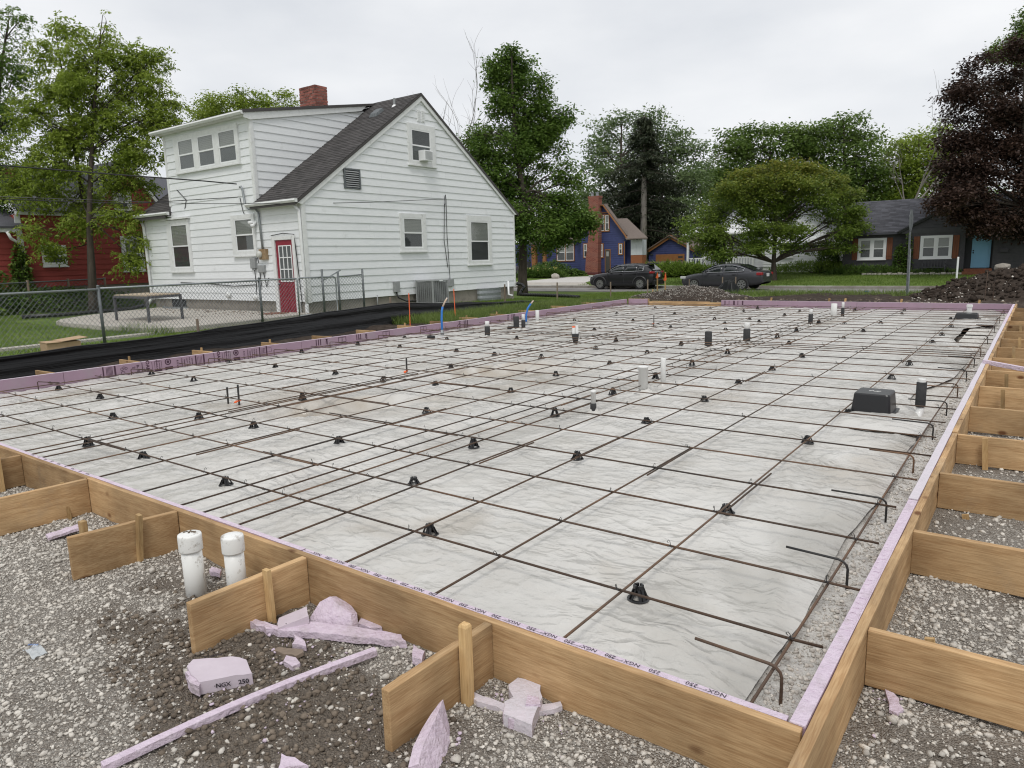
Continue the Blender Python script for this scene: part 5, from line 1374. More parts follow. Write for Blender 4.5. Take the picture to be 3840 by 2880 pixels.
# roof
us = V(0, AY - HY0 + .28, AZ - EZ + .28 * sl); SL = np.linalg.norm(us); us /= SL
def roof_deck(x0, x1, name='roof'):
    mb = MB(); y0 = HY0 - .28; z0 = EZ - .28 * sl + .05
    mb.prism([(x0, y0, z0), (x0, AY, AZ + .05), (x0, AY, AZ - .05), (x0, y0, z0 - .10)], (x1 - x0, 0, 0)); return mb.build(name, MT['shingle'], wh)
RX = HX1 + .10
roof_deck(DX1 + .0, RX); roof_deck(HX0 - .30, DX0)
mb = MB(); mb.prism([(HX0 - .3, AY + .001, AZ + .05), (HX0 - .3, HY1 + .25, EZ + .05 - .25 * sl2), (HX0 - .3, HY1 + .25, EZ - .05 - .25 * sl2), (HX0 - .3, AY + .001, AZ - .05)], (RX - HX0 + .3, 0, 0)); mb.build('roof', MT['shingle'], wh)
o0 = HY0 - .28; z0 = EZ - .28 * sl + .052
shingles((DX1 + .005, o0, z0), (1, 0, 0), us, RX - DX1 - .01, SL, .30, .135, MT['shingle'], wh)
shingles((HX0 - .30, o0, z0), (1, 0, 0), us, DX0 - HX0 + .29, SL, .30, .135, MT['shingle'], wh)
mb = MB(); mb.prism([(DX0 - .22, HY0 - .30, 6.50), (DX0 - .22, 19.75, 7.53), (DX0 - .22, 19.75, 7.45), (DX0 - .22, HY0 - .30, 6.40)], (DX1 - DX0 + .34, 0, 0)); mb.build('dormer_roof', MT['shingle'], wh)
# rake boards, fascia, gutters
mb = MB()
mb.prism([(HX1 + .03, HY0 - .22, EZ - .18), (HX1 + .03, AY, AZ - .04), (HX1 + .03, AY, AZ - .22), (HX1 + .03, HY0 - .02, EZ - .22)], (.045, 0, 0))
mb.prism([(HX1 + .03, HY1 + .20, EZ - .16), (HX1 + .03, AY + .001, AZ - .04), (HX1 + .03, AY + .001, AZ - .22), (HX1 + .03, HY1 + .02, EZ - .18)], (.045, 0, 0))
mb.build('rake_board', MT['trim'], wh)
mb = MB(); mb.prism([(DX1 + .03, HY0 - .25, 6.42), (DX1 + .03, 19.3, 7.40), (DX1 + .03, 19.0, 7.15), (DX1 + .03, HY0 - .02, 6.22), (DX1 + .03, HY0 - .25, 6.26)], (.05, 0, 0)); mb.build('dormer_fascia', MT['trim'], wh)
def gutter(a, b, y, z):
    mb = MB(); pr = [(y, z), (y - .10, z), (y - .12, z - .05), (y - .08, z - .11), (y, z - .11)]
    mb.prism([(a, q, w) for q, w in pr], (b - a, 0, 0)); return mb.build('gutter', MT['trim'], wh)
gutter(-21.05, HX1 + .12, HY0 - .22, EZ - .06); gutter(HX0 - .36, -25.95, HY0 - .22, EZ - .02); gutter(DX0 - .32, DX1 + .1, HY0 - .27, 6.46)
mb = MB()
for x0, x1, z in ((-21.0, HX1 + .05, EZ - .17), (HX0 - .3, DX0, EZ - .15), (DX0 - .2, DX1, 6.36)): mb = MB(); mb.b2((x0, HY0 - .26, z - .02), (x1, HY0, z)); mb.build('soffit', MT['trim'], wh)
brick_stack(wh, (-25.0, 20.25), 1.02, .62, 6.9, 8.83, .22, .088, .02, .012)
# gable windows and vents
window(FG_, wh, (18.42, 19.76, 1.97, 3.32), (18.58, 19.56, 2.10, 3.17), blind=('blind_dim', True), glow='room')
window(FG_, wh, (22.14, 23.68, 1.42, 3.36), (22.32, 23.48, 1.56, 3.14), blind=('blind_dim', True))
w3 = window(FG_, wh, (19.04, 20.46, 5.04, 6.47), (19.20, 20.20, 5.17, 6.28), blind=(False, 'blind_dim'))
mb = MB(); FG_.box(mb, 19.56, 20.02, 5.20, 5.56, .03, .34); ac = mb.build('window_air_conditioner', MT['vinyl'], wh, bevel=.01)
mb = MB()
for k in range(9): FG_.box(mb, 19.60, 19.98, 5.24 + k * .033, 5.255 + k * .033, .341, .346)
mb.build('grille', MT['grey_box'], ac)
lv = MB(); FG_.box(lv, 16.0, 16.06, 4.02, 4.66, .0, .07); FG_.box(lv, 16.64, 16.70, 4.02, 4.66, .0, .07); FG_.box(lv, 16.06, 16.64, 4.02, 4.06, 0, .05); FG_.box(lv, 16.06, 16.64, 4.62, 4.66, 0, .05)
lv = lv.build('louvre_vent', MT['galv_dark'], wh)
mb = MB(); FG_.box(mb, 16.06, 16.64, 4.06, 4.62, .035, .037); mb.build('vent_back', MT['dark'], lv)
for k in range(8):
    mb = MB(); z = 4.075 + k * .068
    mb.hexa([FG_.p(16.06, z, .062), FG_.p(16.64, z, .062), FG_.p(16.64, z + .008, .066), FG_.p(16.06, z + .008, .066), FG_.p(16.06, z + .032, .039), FG_.p(16.64, z + .032, .039), FG_.p(16.64, z + .039, .043), FG_.p(16.06, z + .039, .043)])
    mb.build('louvre', MT['grey_box'], lv)
for yy in (19.58, 19.80):
    mb = MB(); FG_.box(mb, yy, yy + .17, 6.58, 7.0, .0, .042); gv = mb.build('gable_vent', MT['vinyl'], wh)
    mb = MB()
    for k in range(7): FG_.box(mb, yy + .02, yy + .15, 6.61 + k * .055, 6.628 + k * .055, .043, .052)
    mb.build('vent_slat', MT['trim'], gv)
# rear windows
window(FR_, wh, (-25.44, -21.48, 4.95, 6.2), (-25.18, -21.64, 5.03, 6.06), split=3, blind=(False, True), mull=.30)
window(FR_, wh, (-26.55, -25.0, 1.46, 3.34), (-26.27, -25.14, 1.60, 3.18), blind=('blind_dim', True))
mb = MB(); FR_.box(mb, -26.72, -24.92, 3.36, 3.42, 0, .16); mb.build('awning_rail', MT['trim'], wh)
window(FR_, wh, (-22.34, -20.99, 1.95, 3.30), (-22.12, -21.10, 2.10, 3.17), blind=(False, True))
# door
mb = MB(); FR_.box(mb, -20.14, -19.98, .0, 2.52, .0, .075); FR_.box(mb, -19.08, -18.94, 0, 2.52, 0, .075); FR_.box(mb, -19.98, -19.08, 2.40, 2.52, 0, .074); FR_.box(mb, -20.0, -19.06, .0, .06, 0, .12); mb.build('door_frame', MT['trim'], wh)
mb = MB(); FR_.box(mb, -19.96, -19.10, .07, 2.39, .0, .042); dr = mb.build('back_door', MT['red_paint'], wh)
mb = MB(); FR_.box(mb, -19.80, -19.16, 1.10, 2.20, .043, .047); mb.build('pane', MT['room'], dr)
mb = MB()
for a in (-19.80, -19.595, -19.385, -19.175): FR_.box(mb, a - .015, a + .018, 1.08, 2.22, .045, .062)
for z in (1.09, 1.47, 1.84, 2.21): FR_.box(mb, -19.80, -19.16, z - .016, z + .016, .0455, .0615)
mb.build('glazing_bar', MT['vinyl'], dr)
mb = MB()
for a in (-19.86, -19.50):
    for z0_, z1_ in ((.18, .50), (.60, .95)):
        for (x0, x1, q0, q1) in ((a, a + .29, z0_, z0_ + .02), (a, a + .29, z1_ - .02, z1_), (a, a + .02, z0_ + .02, z1_ - .02), (a + .27, a + .29, z0_ + .02, z1_ - .02)): FR_.box(mb, x0 + .02, x1 + .02, q0, q1, .042, .052)
mb.build('door_panel', MT['red_paint'], dr)
mb = MB(); mb.lathe(FR_.p(-19.90, 1.0, .042), [(.03, 0), (.03, -.02), (.012, -.03), (.03, -.05), (.03, -.075), (.0, -.08)], 12, 'y'); mb.build('handle', MT['galv'], dr, smooth=True)
# downspout beside the door, pipes and vents low on the wall
mb = MB(); mb.tube([(HX1 - .22, HY0 - .20, EZ - .16), (HX1 - .02, HY0 - .10, EZ - .4), (HX1 + .0, HY0 - .09, .9), (HX1 + .02, HY0 - .09, .35)], .05, 8); mb.build('downspout', MT['trim'], wh, smooth=True)
mb = MB()
for k in range(14): mb.lathe((HX1 + .03 + .006 * k, HY0 - .10 - .004 * k, .34 - k * .026), [(.052, .0), (.064, .008), (.064, .016), (.052, .024)], 12)
mb.build('downspout_hose', MT['vinyl'], wh, smooth=True)
mb = MB(); mb.tube([(HX0 - .1, HY0 - .12, EZ - .2), (HX0 + .03, HY0 - .1, 3.2), (HX0 + .05, HY0 - .09, .5), (HX0 + .12, HY0 - .3, .25)], .055, 8); mb.build('downspout', MT['trim'], wh, smooth=True)
def tube_on(F, pts, r, m, name, parent, n=6):
    mb = MB(); mb.tube([F.p(*p) for p in pts], r, n); return mb.build(name, m, parent, smooth=True)
# electrical mast, meter, boxes, lamp
ms_ = tube_on(FR_, [(-21.55, 4.17, .12), (-21.50, 4.20, .10), (-21.46, 4.10, .08), (-21.40, 3.60, .07), (-21.22, 3.46, .07), (-20.85, 3.44, .07), (-20.70, 3.30, .07), (-20.64, 2.14, .07)], .035, MT['galv'], 'service_mast', wh, 10)
mb = MB(); FR_.box(mb, -20.80, -20.42, 1.80, 2.14, .02, .12); mt_ = mb.build('meter_box', mat('rusty_meter_box', (.22, .13, .06), .8, (.35, .26, .16), 9), wh)
mb = MB(); mb.lathe(FR_.p(-20.72, 1.97, .12), [(.11, 0), (.115, -.03), (.10, -.10), (.06, -.115)], 20, 'y'); mb.build('meter_glass', mat('pale_meter', (.55, .56, .52), .3), mt_, smooth=True)
mb = MB(); FR_.box(mb, -21.36, -21.08, 1.52, 1.86, .02, .11); FR_.box(mb, -21.30, -21.14, 1.46, 1.52, .03, .09); mb.build('junction_box', MT['grey_box'], wh, bevel=.01)
mb = MB(); FR_.box(mb, -20.98, -20.62, 1.38, 1.62, .02, .10); mb.build('junction_box', MT['grey_box'], wh, bevel=.01)
for pts in ([(-21.28, 3.05, .03), (-21.12, 3.02, .05), (-21.06, 2.2, .04), (-20.96, 1.7, .05)], [(-21.72, 3.85, .03), (-21.58, 3.4, .05), (-21.42, 3.12, .04), (-21.28, 3.05, .03)], [(-21.22, 1.46, .05), (-21.2, .95, .04), (-21.3, .6, .03)],
            [(-21.2, .98, .03), (-22.5, .93, .05), (-24.2, 1.02, .03), (-26.0, 1.06, .03)], [(-20.95, 1.38, .04), (-20.9, 1.0, .05), (-21.0, .8, .04)], [(-20.75, 1.38, .04), (-20.6, .9, .06), (-20.5, 1.2, .03)],
            [(-20.14, 2.55, .06), (-19.5, 2.6, .07), (-18.96, 2.55, .06), (-18.90, 1.9, .06), (-18.82, .4, .05)], [(-25.6, 4.4, .03), (-25.0, 4.0, .05), (-25.2, 3.7, .03)]):
    tube_on(FR_, pts, .014, MT['plastic_black'], 'wall_cable', wh, 5)
mb = MB(); mb.lathe(FR_.p(-20.92, 3.02, .03), [(.05, 0), (.05, -.04)], 12, 'y'); fl = mb.build('flood_lamp', MT['vinyl'], wh)
for a, z, d in ((-21.18, 3.0, .12), (-20.98, 2.9, .17)):
    mb = MB(); mb.tube([FR_.p(-20.95, 3.0, .05), FR_.p(a + .06, z + .02, d - .03), FR_.p(a, z - .01, d)], [.03, .05, .08], 10); mb.build('lamp_head', MT['vinyl'], fl, smooth=True)
for a, z in ((-22.87, .62), (-21.28, .55)):
    mb = MB(); mb.lathe(FR_.p(a, z, .02), [(.10, 0), (.11, -.06), (.07, -.12)], 12, 'y'); mb.build('dryer_vent', MT['trim'], wh, smooth=True)
mb = MB(); FR_.box(mb, -26.9, -25.9, .10, .42, -.04, -.03); mb.build('basement_window', MT['dark'], wh)
def well(F, a0, a1, z, name='window_well'):
    mb = MB(); n = 12; c = (a0 + a1) / 2; r = (a1 - a0) / 2
    for lv_ in range(6):
        zz = z * lv_ / 5.0
        ro = 1.0 + .03 * (lv_ % 2)
        for k in range(n):
            t0, t1 = math.pi * k / n, math.pi * (k + 1) / n
            if lv_ < 5:
                z2_ = z * (lv_ + 1) / 5.0; r2 = 1.0 + .03 * ((lv_ + 1) % 2)
                q = lambda t, rr_, z_: F.p(c + r * rr_ * math.cos(t), z_ - .05, .05 + .32 * rr_ * math.sin(t))
                mb.add([q(t0, ro, zz), q(t1, ro, zz), q(t1, r2, z2_), q(t0, r2, z2_)], [(0, 1, 2, 3)])
    mb.build(name, MT['galv'], wh, smooth=False)
well(FR_, -27.3, -25.65, .22); well(FG_, 22.65, 24.1, .50); well(FG_, 20.05, 20.55, .48)
# bracket, cable and box on the gable wall; white pipe; roof vents
for pts in ([(20.90, 3.7, .03), (20.88, 4.0, .05), (20.92, 4.08, .05), (20.96, 3.9, .04), (20.92, 2.6, .05), (20.98, 1.3, .05), (20.99, .9, .05)], [(20.86, 3.75, .04), (20.74, 2.4, .05), (20.90, 1.35, .04)]): tube_on(FG_, pts, .012, MT['plastic_black'], 'wall_cable', wh, 5)
mb = MB(); FG_.box(mb, 20.90, 21.16, .62, .90, .02, .11); mb.build('cable_box', MT['grey_box'], wh, bevel=.01)
mb = MB(); FG_.box(mb, 17.95, 18.20, .55, .92, .02, .13); mb.build('disconnect_box', MT['grey_box'], wh, bevel=.01)
tube_on(FG_, [(18.05, .55, .07), (18.1, .35, .12), (18.3, .22, .3), (18.6, .2, .5)], .03, MT['plastic_black'], 'conduit', wh, 8)
tube_on(FG_, [(24.70, .68, .10), (24.70, .10, .10), (24.72, .05, .3)], .045, MT['vinyl'], 'white_vent_pipe', wh, 10)
tube_on(FG_, [(17.1, .5, .1), (17.1, .0, .1)], .02, MT['grey_box'], 'ground_pipe', wh, 6)
def on_roof(x, y, d=0): return V(x, y, EZ + (y - HY0) * sl + .06 + d)
mb = MB(); a = on_roof(-19.75, 18.75); mb.hexa([a + V(-.2, -.17, -.1), a + V(.2, -.17, -.1), a + V(.2, .2, .14), a + V(-.2, .2, .14), a + V(-.17, -.13, .03), a + V(.17, -.13, .03), a + V(.17, .17, .24), a + V(-.17, .17, .24)]); mb.build('roof_vent', MT['galv_dark'], wh)
mb = MB(); a = on_roof(-19.25, 19.2); mb.lathe(a + V(0, 0, -.05), [(.04, 0), (.04, .30)], 10); rv = mb.build('plumbing_vent', MT['grey_box'], wh)
mb = MB(); mb.lathe(a + V(0, 0, -.1), [(.14, 0), (.06, .12)], 10); mb.build('flashing', MT['vinyl'], rv)

# black corrugated drain hose at the far house corner
mb = MB(); hp = [(HX1 + .1, HY1 - .05, .55), (HX1 + .3, HY1 + .1, .50), (HX1 + .42, HY1 + .12, .38), (HX1 + .3, HY1 + .05, .2), (HX1 + .25, HY1 + .0, .07), (HX1 + .5, HY1 - .05, .06), (HX1 + 1.6, HY1 - .2, .06), (HX1 + 3.0, HY1 - .6, .06), (HX1 + 3.9, HY1 - 1.0, .05)]
pp = []
for a, b in zip(hp[:-1], hp[1:]):
    n = max(2, int(np.linalg.norm(V(b) - V(a)) / .05))
    for k in range(n): pp.append(V(a) + (V(b) - V(a)) * k / n)
mb.tube(pp, [.075 if k % 2 else .062 for k in range(len(pp))], 10); tag(mb.build('drain_hose', MT['plastic_black']), 'black corrugated drain hose running from the white house corner over the grass', 'drain hose')
# hose along the patio
mb = MB(); mb.tube([(-28.1, 13.9, .2), (-28.0, 13.2, .1), (-27.9, 12.0, .09), (-27.8, 10.6, .08), (-28.1, 9.6, .08)], .07, 8); tag(mb.build('drain_hose', MT['plastic_black'], smooth=True), 'black drain hose at the left edge of the patio', 'drain hose')

# air conditioner condenser
ac = thing('condenser_unit', 'grey outdoor air conditioner condenser standing by the white gable wall', 'air conditioner', (-18.0, 19.35, 0))
cx_, cy_, s_ = -18.02, 19.42, .40
mb = MB(); mb.b2((cx_ - .48, cy_ - .48, -.02), (cx_ + .48, cy_ + .48, .07)); mb.build('concrete_pad', MT['concrete'], ac)
mb = MB(); mb.b2((cx_ - s_ + .03, cy_ - s_ + .03, .08), (cx_ + s_ - .03, cy_ + s_ - .03, .86)); mb.build('coil', MT['dark'], ac)
mb = MB()
for sx in (-1, 1):
    for sy in (-1, 1): mb.b2((cx_ + sx * s_ - .03, cy_ + sy * s_ - .03, .07), (cx_ + sx * s_ + .03, cy_ + sy * s_ + .03, .88))
mb.b2((cx_ - s_ - .03, cy_ - s_ - .03, .88), (cx_ + s_ + .03, cy_ + s_ + .03, .93)); mb.b2((cx_ - s_, cy_ - s_, .072), (cx_ + s_, cy_ + s_, .13)); mb.build('casing', MT['grey_box'], ac, bevel=.01)
mb = MB()
for k in range(19):
    z = .16 + k * .038
    mb.b2((cx_ + s_ - .008, cy_ - s_, z), (cx_ + s_ + .012, cy_ + s_, z + .016)); mb.b2((cx_ - s_, cy_ - s_ - .012, z), (cx_ + s_, cy_ - s_ + .008, z + .016))
for k in range(7):
    q = -.3 + k * .1
    mb.b2((cx_ + s_ + .012, cy_ + q - .006, .13), (cx_ + s_ + .018, cy_ + q + .006, .88)); mb.b2((cx_ + q - .006, cy_ - s_ - .018, .13), (cx_ + q + .006, cy_ - s_ - .012, .88))
stuff(mb.build('guard_grille', MT['grey_box'], ac))
mb = MB(); mb.b2((cx_ + s_ + .031, cy_ - .06, .885), (cx_ + s_ + .033, cy_ + .12, .925)); mb.build('maker_plate', MT['vinyl'], ac)

# ------------------------------------------------------------------ patio, table, mat
pt = [(-27.7, 14.2), (-27.0, 12.4), (-25.9, 10.6), (-24.9, 9.55), (-24.1, 9.12), (-23.0, 8.95), (-20.5, 8.92), (-18.25, 9.15), (-17.75, 9.6), (-17.8, 11.5), (-18.3, 14.2)]
mb = MB(); mb.prism([(x, y, -.05) for x, y in pt], (0, 0, .15)); tag(mb.build('patio', MT['concrete'], bevel=.015), 'pale concrete patio slab with rounded corner behind the white house', 'patio')
tb = thing('patio_table', 'tan topped patio table on dark metal legs, behind the chain link fence', 'table', (-21.5, 10.7, .1))
cn = [(-22.26, 10.08), (-20.22, 10.03), (-20.6, 11.22), (-22.7, 11.27)]
mb = MB(); mb.prism([(x, y, .835) for x, y in cn], (0, 0, .03)); mb.build('table_top', mat('tan_table_top', (.36, .28, .19), .7, (.46, .38, .28), 6), tb)
mb = MB()
for i in range(4):
    a, b = cn[i], cn[(i + 1) % 4]; mb.beam((*a, .80), (*b, .80), .05, .065)
mb.build('apron', MT['char_trim'], tb)
for x, y in cn:
    mb = MB(); mb.beam((x, y, .10), (x, y, .835), .06, .06, (0, 1, 0)); mb.build('leg', MT['char_trim'], tb)
mb = MB(); mb.lathe((-19.45, 13.65, .101), [(.42, 0), (.42, .012), (.38, .016)], 24); o = mb.build('door_mat', mat('russet_mat', (.14, .06, .035), .95, (.2, .09, .06), 30)); tag(o, 'russet half round mat on the patio before the red door', 'door mat')
# leaf litter on the patio
r = np.random.default_rng(4); lp = []
for k in range(140): lp.append((r.uniform(-26.8, -18.8), 14.0 - abs(r.normal(0, .7)), .104))
stuff(link('fallen_leaves', stone_field('fallen_leaves', np.array(lp), np.full(140, .035), mat('dry_leaf', (.09, .05, .025), .9, (.17, .11, .06), 9), 6, .15)))

# concrete path and cardboard box
mb = MB(); mb.prism([(-17.25, 3.0, -.05), (-17.75, 8.9, -.05), (-18.1, 8.9, -.05), (-17.55, 3.0, -.05)], (0, 0, .07)); structure(mb.build('garden_path', MT['concrete']))
bx = thing('cardboard_box', 'open brown cardboard box lying by the chain link fence', 'box', (-15.6, 5.95, 0))
F = Face((-15.65, 5.95, 0), (.10, .995, 0), (.995, -.10, 0))
mb = MB(); F.box(mb, -.30, .30, .0, .22, -.22, .22); mb.build('box_body', MT['cardboard'], bx)
mb = MB(); F.box(mb, -.31, -.05, .225, .233, -.24, .26); mb.build('flap', MT['cardboard'], bx)
mb = MB(); mb.hexa([F.p(-.05, .235, -.26), F.p(.42, .28, -.26), F.p(.42, .28, .28), F.p(-.05, .235, .28), F.p(-.05, .243, -.26), F.p(.42, .288, -.26), F.p(.42, .288, .28), F.p(-.05, .243, .28)]); mb.build('flap', MT['cardboard'], bx)

# ------------------------------------------------------------------ chain link fence
def fabric(A, B, z0, z1, pitch, r, m, name, parent):
    pitch *= 1.55; r *= 1.5
    A, B = V(A), V(B); d = B - A; L_ = np.linalg.norm(d[:2]); d = d / L_; H = z1 - z0; mb = MB(); off = V(d[1], -d[0], 0)
    for s in (1, -1):
        t = -H
        while t < L_:
            # line a = t + s-direction * h
            h0, h1 = 0, H
            if t < 0: h0 = -t
            if t + H > L_: h1 = L_ - t
            if h1 - h0 > .02:
                f = (lambda h: t + h) if s == 1 else (lambda h: L_ - t - h)
                mb.tube([A + d * f(h0) + V(0, 0, z0 + h0) + off * .003 * s, A + d * f(h1) + V(0, 0, z0 + h1) + off * .003 * s], r, 3, False)
            t += pitch
    return stuff(mb.build(name, m, parent))
fe = thing('chain_link_fence', 'galvanised chain link fence between the lawn and the building site', 'fence', (-17.0, 8.0, 0))
FP = [(-15.2, 2.0), (-16.55, 7.18), (-17.88, 12.10), (-17.95, 13.42)]
for (x, y) in FP[:3]:
    mb = MB(); mb.tube([(x, y, -.1), (x, y, 1.24)], .034, 10); mb.lathe((x, y, 1.24), [(.038, 0), (.03, .03), (.01, .045)], 10); mb.build('post', MT['galv_dark'], fe, smooth=True)
for a, b in zip(FP[:-1], FP[1:]):
    mb = MB(); mb.tube([(*a, 1.205), (*b, 1.19)], .024, 8); mb.build('top_rail', MT['galv'], fe, smooth=True)
    fabric((*a, 0), (*b, 0), .04, 1.22, .075, .0030, MT['galv_dark'], 'wire_mesh', fe)
gt = thing('chain_link_gate', 'chain link gate with rounded frame before the red door', 'gate', (-17.95, 14.1, 0))
mb = MB(); g0, g1 = (-17.95, 13.44), (-17.92, 14.88)
ln = lambda t: (g0[0] + (g1[0] - g0[0]) * t, g0[1] + (g1[1] - g0[1]) * t)
pts = [(*ln(0), .08), (*ln(0), 1.12), (*ln(.02), 1.18), (*ln(.06), 1.21), (*ln(.94), 1.21), (*ln(.98), 1.18), (*ln(1), 1.12), (*ln(1), .08), (*ln(0), .08)]
mb.tube(pts, .023, 8); mb.build('gate_frame', MT['galv'], gt, smooth=True)
fabric((*ln(0), 0), (*ln(1), 0), .08, 1.20, .075, .003, MT['galv_dark'], 'wire_mesh', gt)
mb = MB(); mb.tube([(-17.93, 14.33, 1.08), (-17.93, 15.1, 1.40)], .022, 8); mb.build('brace', MT['galv'], gt, smooth=True)
pe = thing('fence_panel', 'short chain link panel between the gate and the white gable wall', 'fence', (-17.9, 15.4, 0))
for y, z in ((14.33, 1.45), (14.95, 1.34), (15.97, 1.42)):
    mb = MB(); mb.tube([(-17.88, y, -.05), (-17.88, y, z)], .034, 10); mb.build('post', MT['galv_dark'], pe, smooth=True)
fabric((-17.9, 14.95, 0), (-17.9, 15.97, 0), .08, 1.22, .075, .003, MT['galv_dark'], 'wire_mesh', pe)
mb = MB(); mb.tube([(-17.9, 14.95, 1.21), (-17.9, 15.97, 1.23)], .022, 8); mb.build('top_rail', MT['galv'], pe, smooth=True)
f2 = thing('rear_wire_fence', 'older dark wire fence at the foot of the red house', 'fence', (-32, 12, 0))
for y in (8.2, 9.8, 11.4, 13.0, 14.6):
    mb = MB(); mb.tube([(-31.6 - .2 * (y - 8), y, -.1), (-31.6 - .2 * (y - 8), y, 1.28)], .05, 8); mb.build('post', MT['wood_grey'], f2)
mb = MB(); mb.tube([(-31.6, 8.0, 1.16), (-32.9, 14.6, 1.22)], .025, 8); mb.build('top_rail', MT['galv_dark'], f2)
fabric((-31.6, 8.0, 0), (-32.9, 14.6, 0), .05, 1.16, .12, .004, MT['galv_dark'], 'wire_mesh', f2)

# ------------------------------------------------------------------ silt fence
sf = thing('silt_fence', 'long black plastic silt fence sagging between stakes along the left form', 'silt fence', (-13, 9, 0))
SP = [(-11.9, 1.2, .40), (-12.25, 4.0, .405), (-12.6, 7.0, .43), (-12.95, 10.0, .52), (-13.2, 12.6, .60), (-13.25, 13.4, .56), (-13.3, 14.6, .48), (-13.4, 16.4, .38), (-13.45, 18.6, .28), (-13.5, 20.6, .17), (-13.4, 23.0, .07), (-13.2, 25.5, -.06)]
def path_at(t):
    i = min(int(t), len(SP) - 2); f_ = t - i; return V(SP[i]) * (1 - f_) + V(SP[i + 1]) * f_
n = 330; m_ = 19; vs = []
for i in range(n):
    p = path_at((len(SP) - 1) * i / (n - 1) * .99999)
    g = T(p[1]) - .03
    for j in range(m_):
        h = j / (m_ - 1); z = g + (p[2] - g) * h
        dx = .045 * float(vnoise(p[1] * .22, h * 6.0, 3)) + .040 * float(vnoise(p[1] * .40, h * 11, 5)) + .03 * float(vnoise(p[1] * .3, 1, 8)) + .010 * float(vnoise(p[1] * 2.2, h * 12, 9))
        z -= .025 * h * abs(math.sin(p[1] * 1.15 + .6)) ** .6
        vs.append((p[0] + dx + .10 * (1 - h), p[1], z + .006 * float(vnoise(p[1] * 2, h, 12)) * (h > .9)))
i_ = (np.arange(n - 1)[:, None] * m_ + np.arange(m_ - 1)[None]).ravel()
me = np_mesh('silt_cloth', np.array(vs), np.stack([i_, i_ + m_, i_ + m_ + 1, i_ + 1], 1), mat('black_silt_plastic', (.0045, .0045, .005), .40, (.010, .010, .011), 3, .8, 11, stretch=(1, .035, 5.0), spec=.32), True)
hm = MB(); hm.tube([vs[i * m_ + m_ - 1] for i in range(0, n, 3)], .011, 5); hm.build('rolled_hem', mat('black_hem', (.02, .02, .021), .45), sf, smooth=True)
o = link('silt_cloth', me, sf); md = o.modifiers.new('thick', 'SOLIDIFY'); md.thickness = .004
for (x, y, h, lab) in ((-13.05, 7.45, .62, 0), (-13.35, 12.9, .72, 0), (-15.9, 20.6, .72, 1), (-15.2, 23.6, .68, 1), (-17.6, 19.8, .7, 1)):
    if not lab:
        mb = MB(); mb.beam((x - .1, y, -.1), (x - .1, y, h), .035, .04, (0, 1, 0)); mb.build('stake', MT['wood_grey'], sf)
# ------------------------------------------------------------------ red house, far left
rh = thing('red_house', 'dark red painted clapboard house partly hidden by the leafy tree at left', 'house', (-37, 14, 0))
RF = Face((-34, 0, 0), (0, 1, 0), (1, 0, 0))
mb = MB(); mb.prism([(-33.99, 6.0, .95), (-33.99, 6, 3.3), (-33.99, 12.0, 3.3), (-33.99, 12.0, 3.95), (-33.99, 24, 3.95), (-33.99, 24, .95)], (-8, 0, 0)); mb.build('wall', MT['red_siding'], rh)
mb = MB(); mb.b2((-42, 6, -.2), (-34.03, 24, .96)); mb.build('foundation', MT['found'], rh)
siding(RF, .95, 3.2, .23, lambda z: (6.0, 11.95), MT['red_siding'], rh)
siding(RF, .95, 3.95, .23, lambda z: (12.0, 24.0), MT['red_siding'], rh)
siding(RF, 4.05, 6.3, .23, lambda z: (14.9 + max(0, (z - 4.05)) * .75, 18.2 - max(0, z - 4.05) * .75), MT['red_siding'], rh)
mb = MB(); mb.prism([(-34.02, 14.9, 4.0), (-34.02, 18.2, 4.0), (-34.02, 16.55, 6.35)], (-4, 0, 0)); mb.build('gable_wall', MT['red_siding'], rh)
mb = MB(); RF.box(mb, 11.85, 12.06, .95, 3.9, .0, .05); RF.box(mb, 11.9, 24, 3.92, 4.06, -.02, .22); RF.box(mb, 5.8, 11.9, 3.2, 3.36, -.02, .30)
for s in (-1, 1): mb.beam(RF.p(16.55 + s * 1.78, 3.96, .1), RF.p(16.55, 6.42, .1), .14, .16, (1, 0, 0))
mb.build('white_trim', MT['trim'], rh)
mb = MB()
for s in (-1, 1): mb.hexa([V(-33.8, 16.55 + s * 1.95, 3.95), V(-38, 16.55 + s * 1.95, 3.95), V(-38, 16.55, 6.45), V(-33.8, 16.55, 6.45), V(-33.8, 16.55 + s * 1.95, 4.03), V(-38, 16.55 + s * 1.95, 4.03), V(-38, 16.55, 6.55), V(-33.8, 16.55, 6.55)])
mb.hexa([V(-33.6, 5.7, 3.36), V(-33.6, 12.1, 3.36), V(-38.5, 12.1, 5.3), V(-38.5, 5.7, 5.3), V(-33.6, 5.7, 3.44), V(-33.6, 12.1, 3.44), V(-38.5, 12.1, 5.4), V(-38.5, 5.7, 5.4)])
mb.hexa([V(-33.7, 12.0, 4.05), V(-33.7, 24.1, 4.05), V(-38.5, 24.1, 6.3), V(-38.5, 12.0, 6.3), V(-33.7, 12.0, 4.12), V(-33.7, 24.1, 4.12), V(-38.5, 24.1, 6.4), V(-38.5, 12.0, 6.4)])
mb.build('roof', MT['shingle_grey'], rh)
window(RF, rh, (12.67, 13.62, 1.80, 2.70), (12.80, 13.48, 1.92, 2.55), blind=(False, True))
window(RF, rh, (15.95, 16.95, 1.50, 3.10), (16.10, 16.80, 1.65, 2.95), blind=(False, True))
window(RF, rh, (15.85, 16.65, 4.15, 5.1), (16.0, 16.5, 4.28, 4.95))
mb = MB(); mb.tube([(-33.6, 11.4, 3.22), (-33.6, 11.5, 2.95), (-33.85, 11.95, 2.7), (-33.88, 11.98, 2.5), (-33.9, 11.98, .4)], .06, 8); mb.build('downspout', MT['trim'], rh, smooth=True)
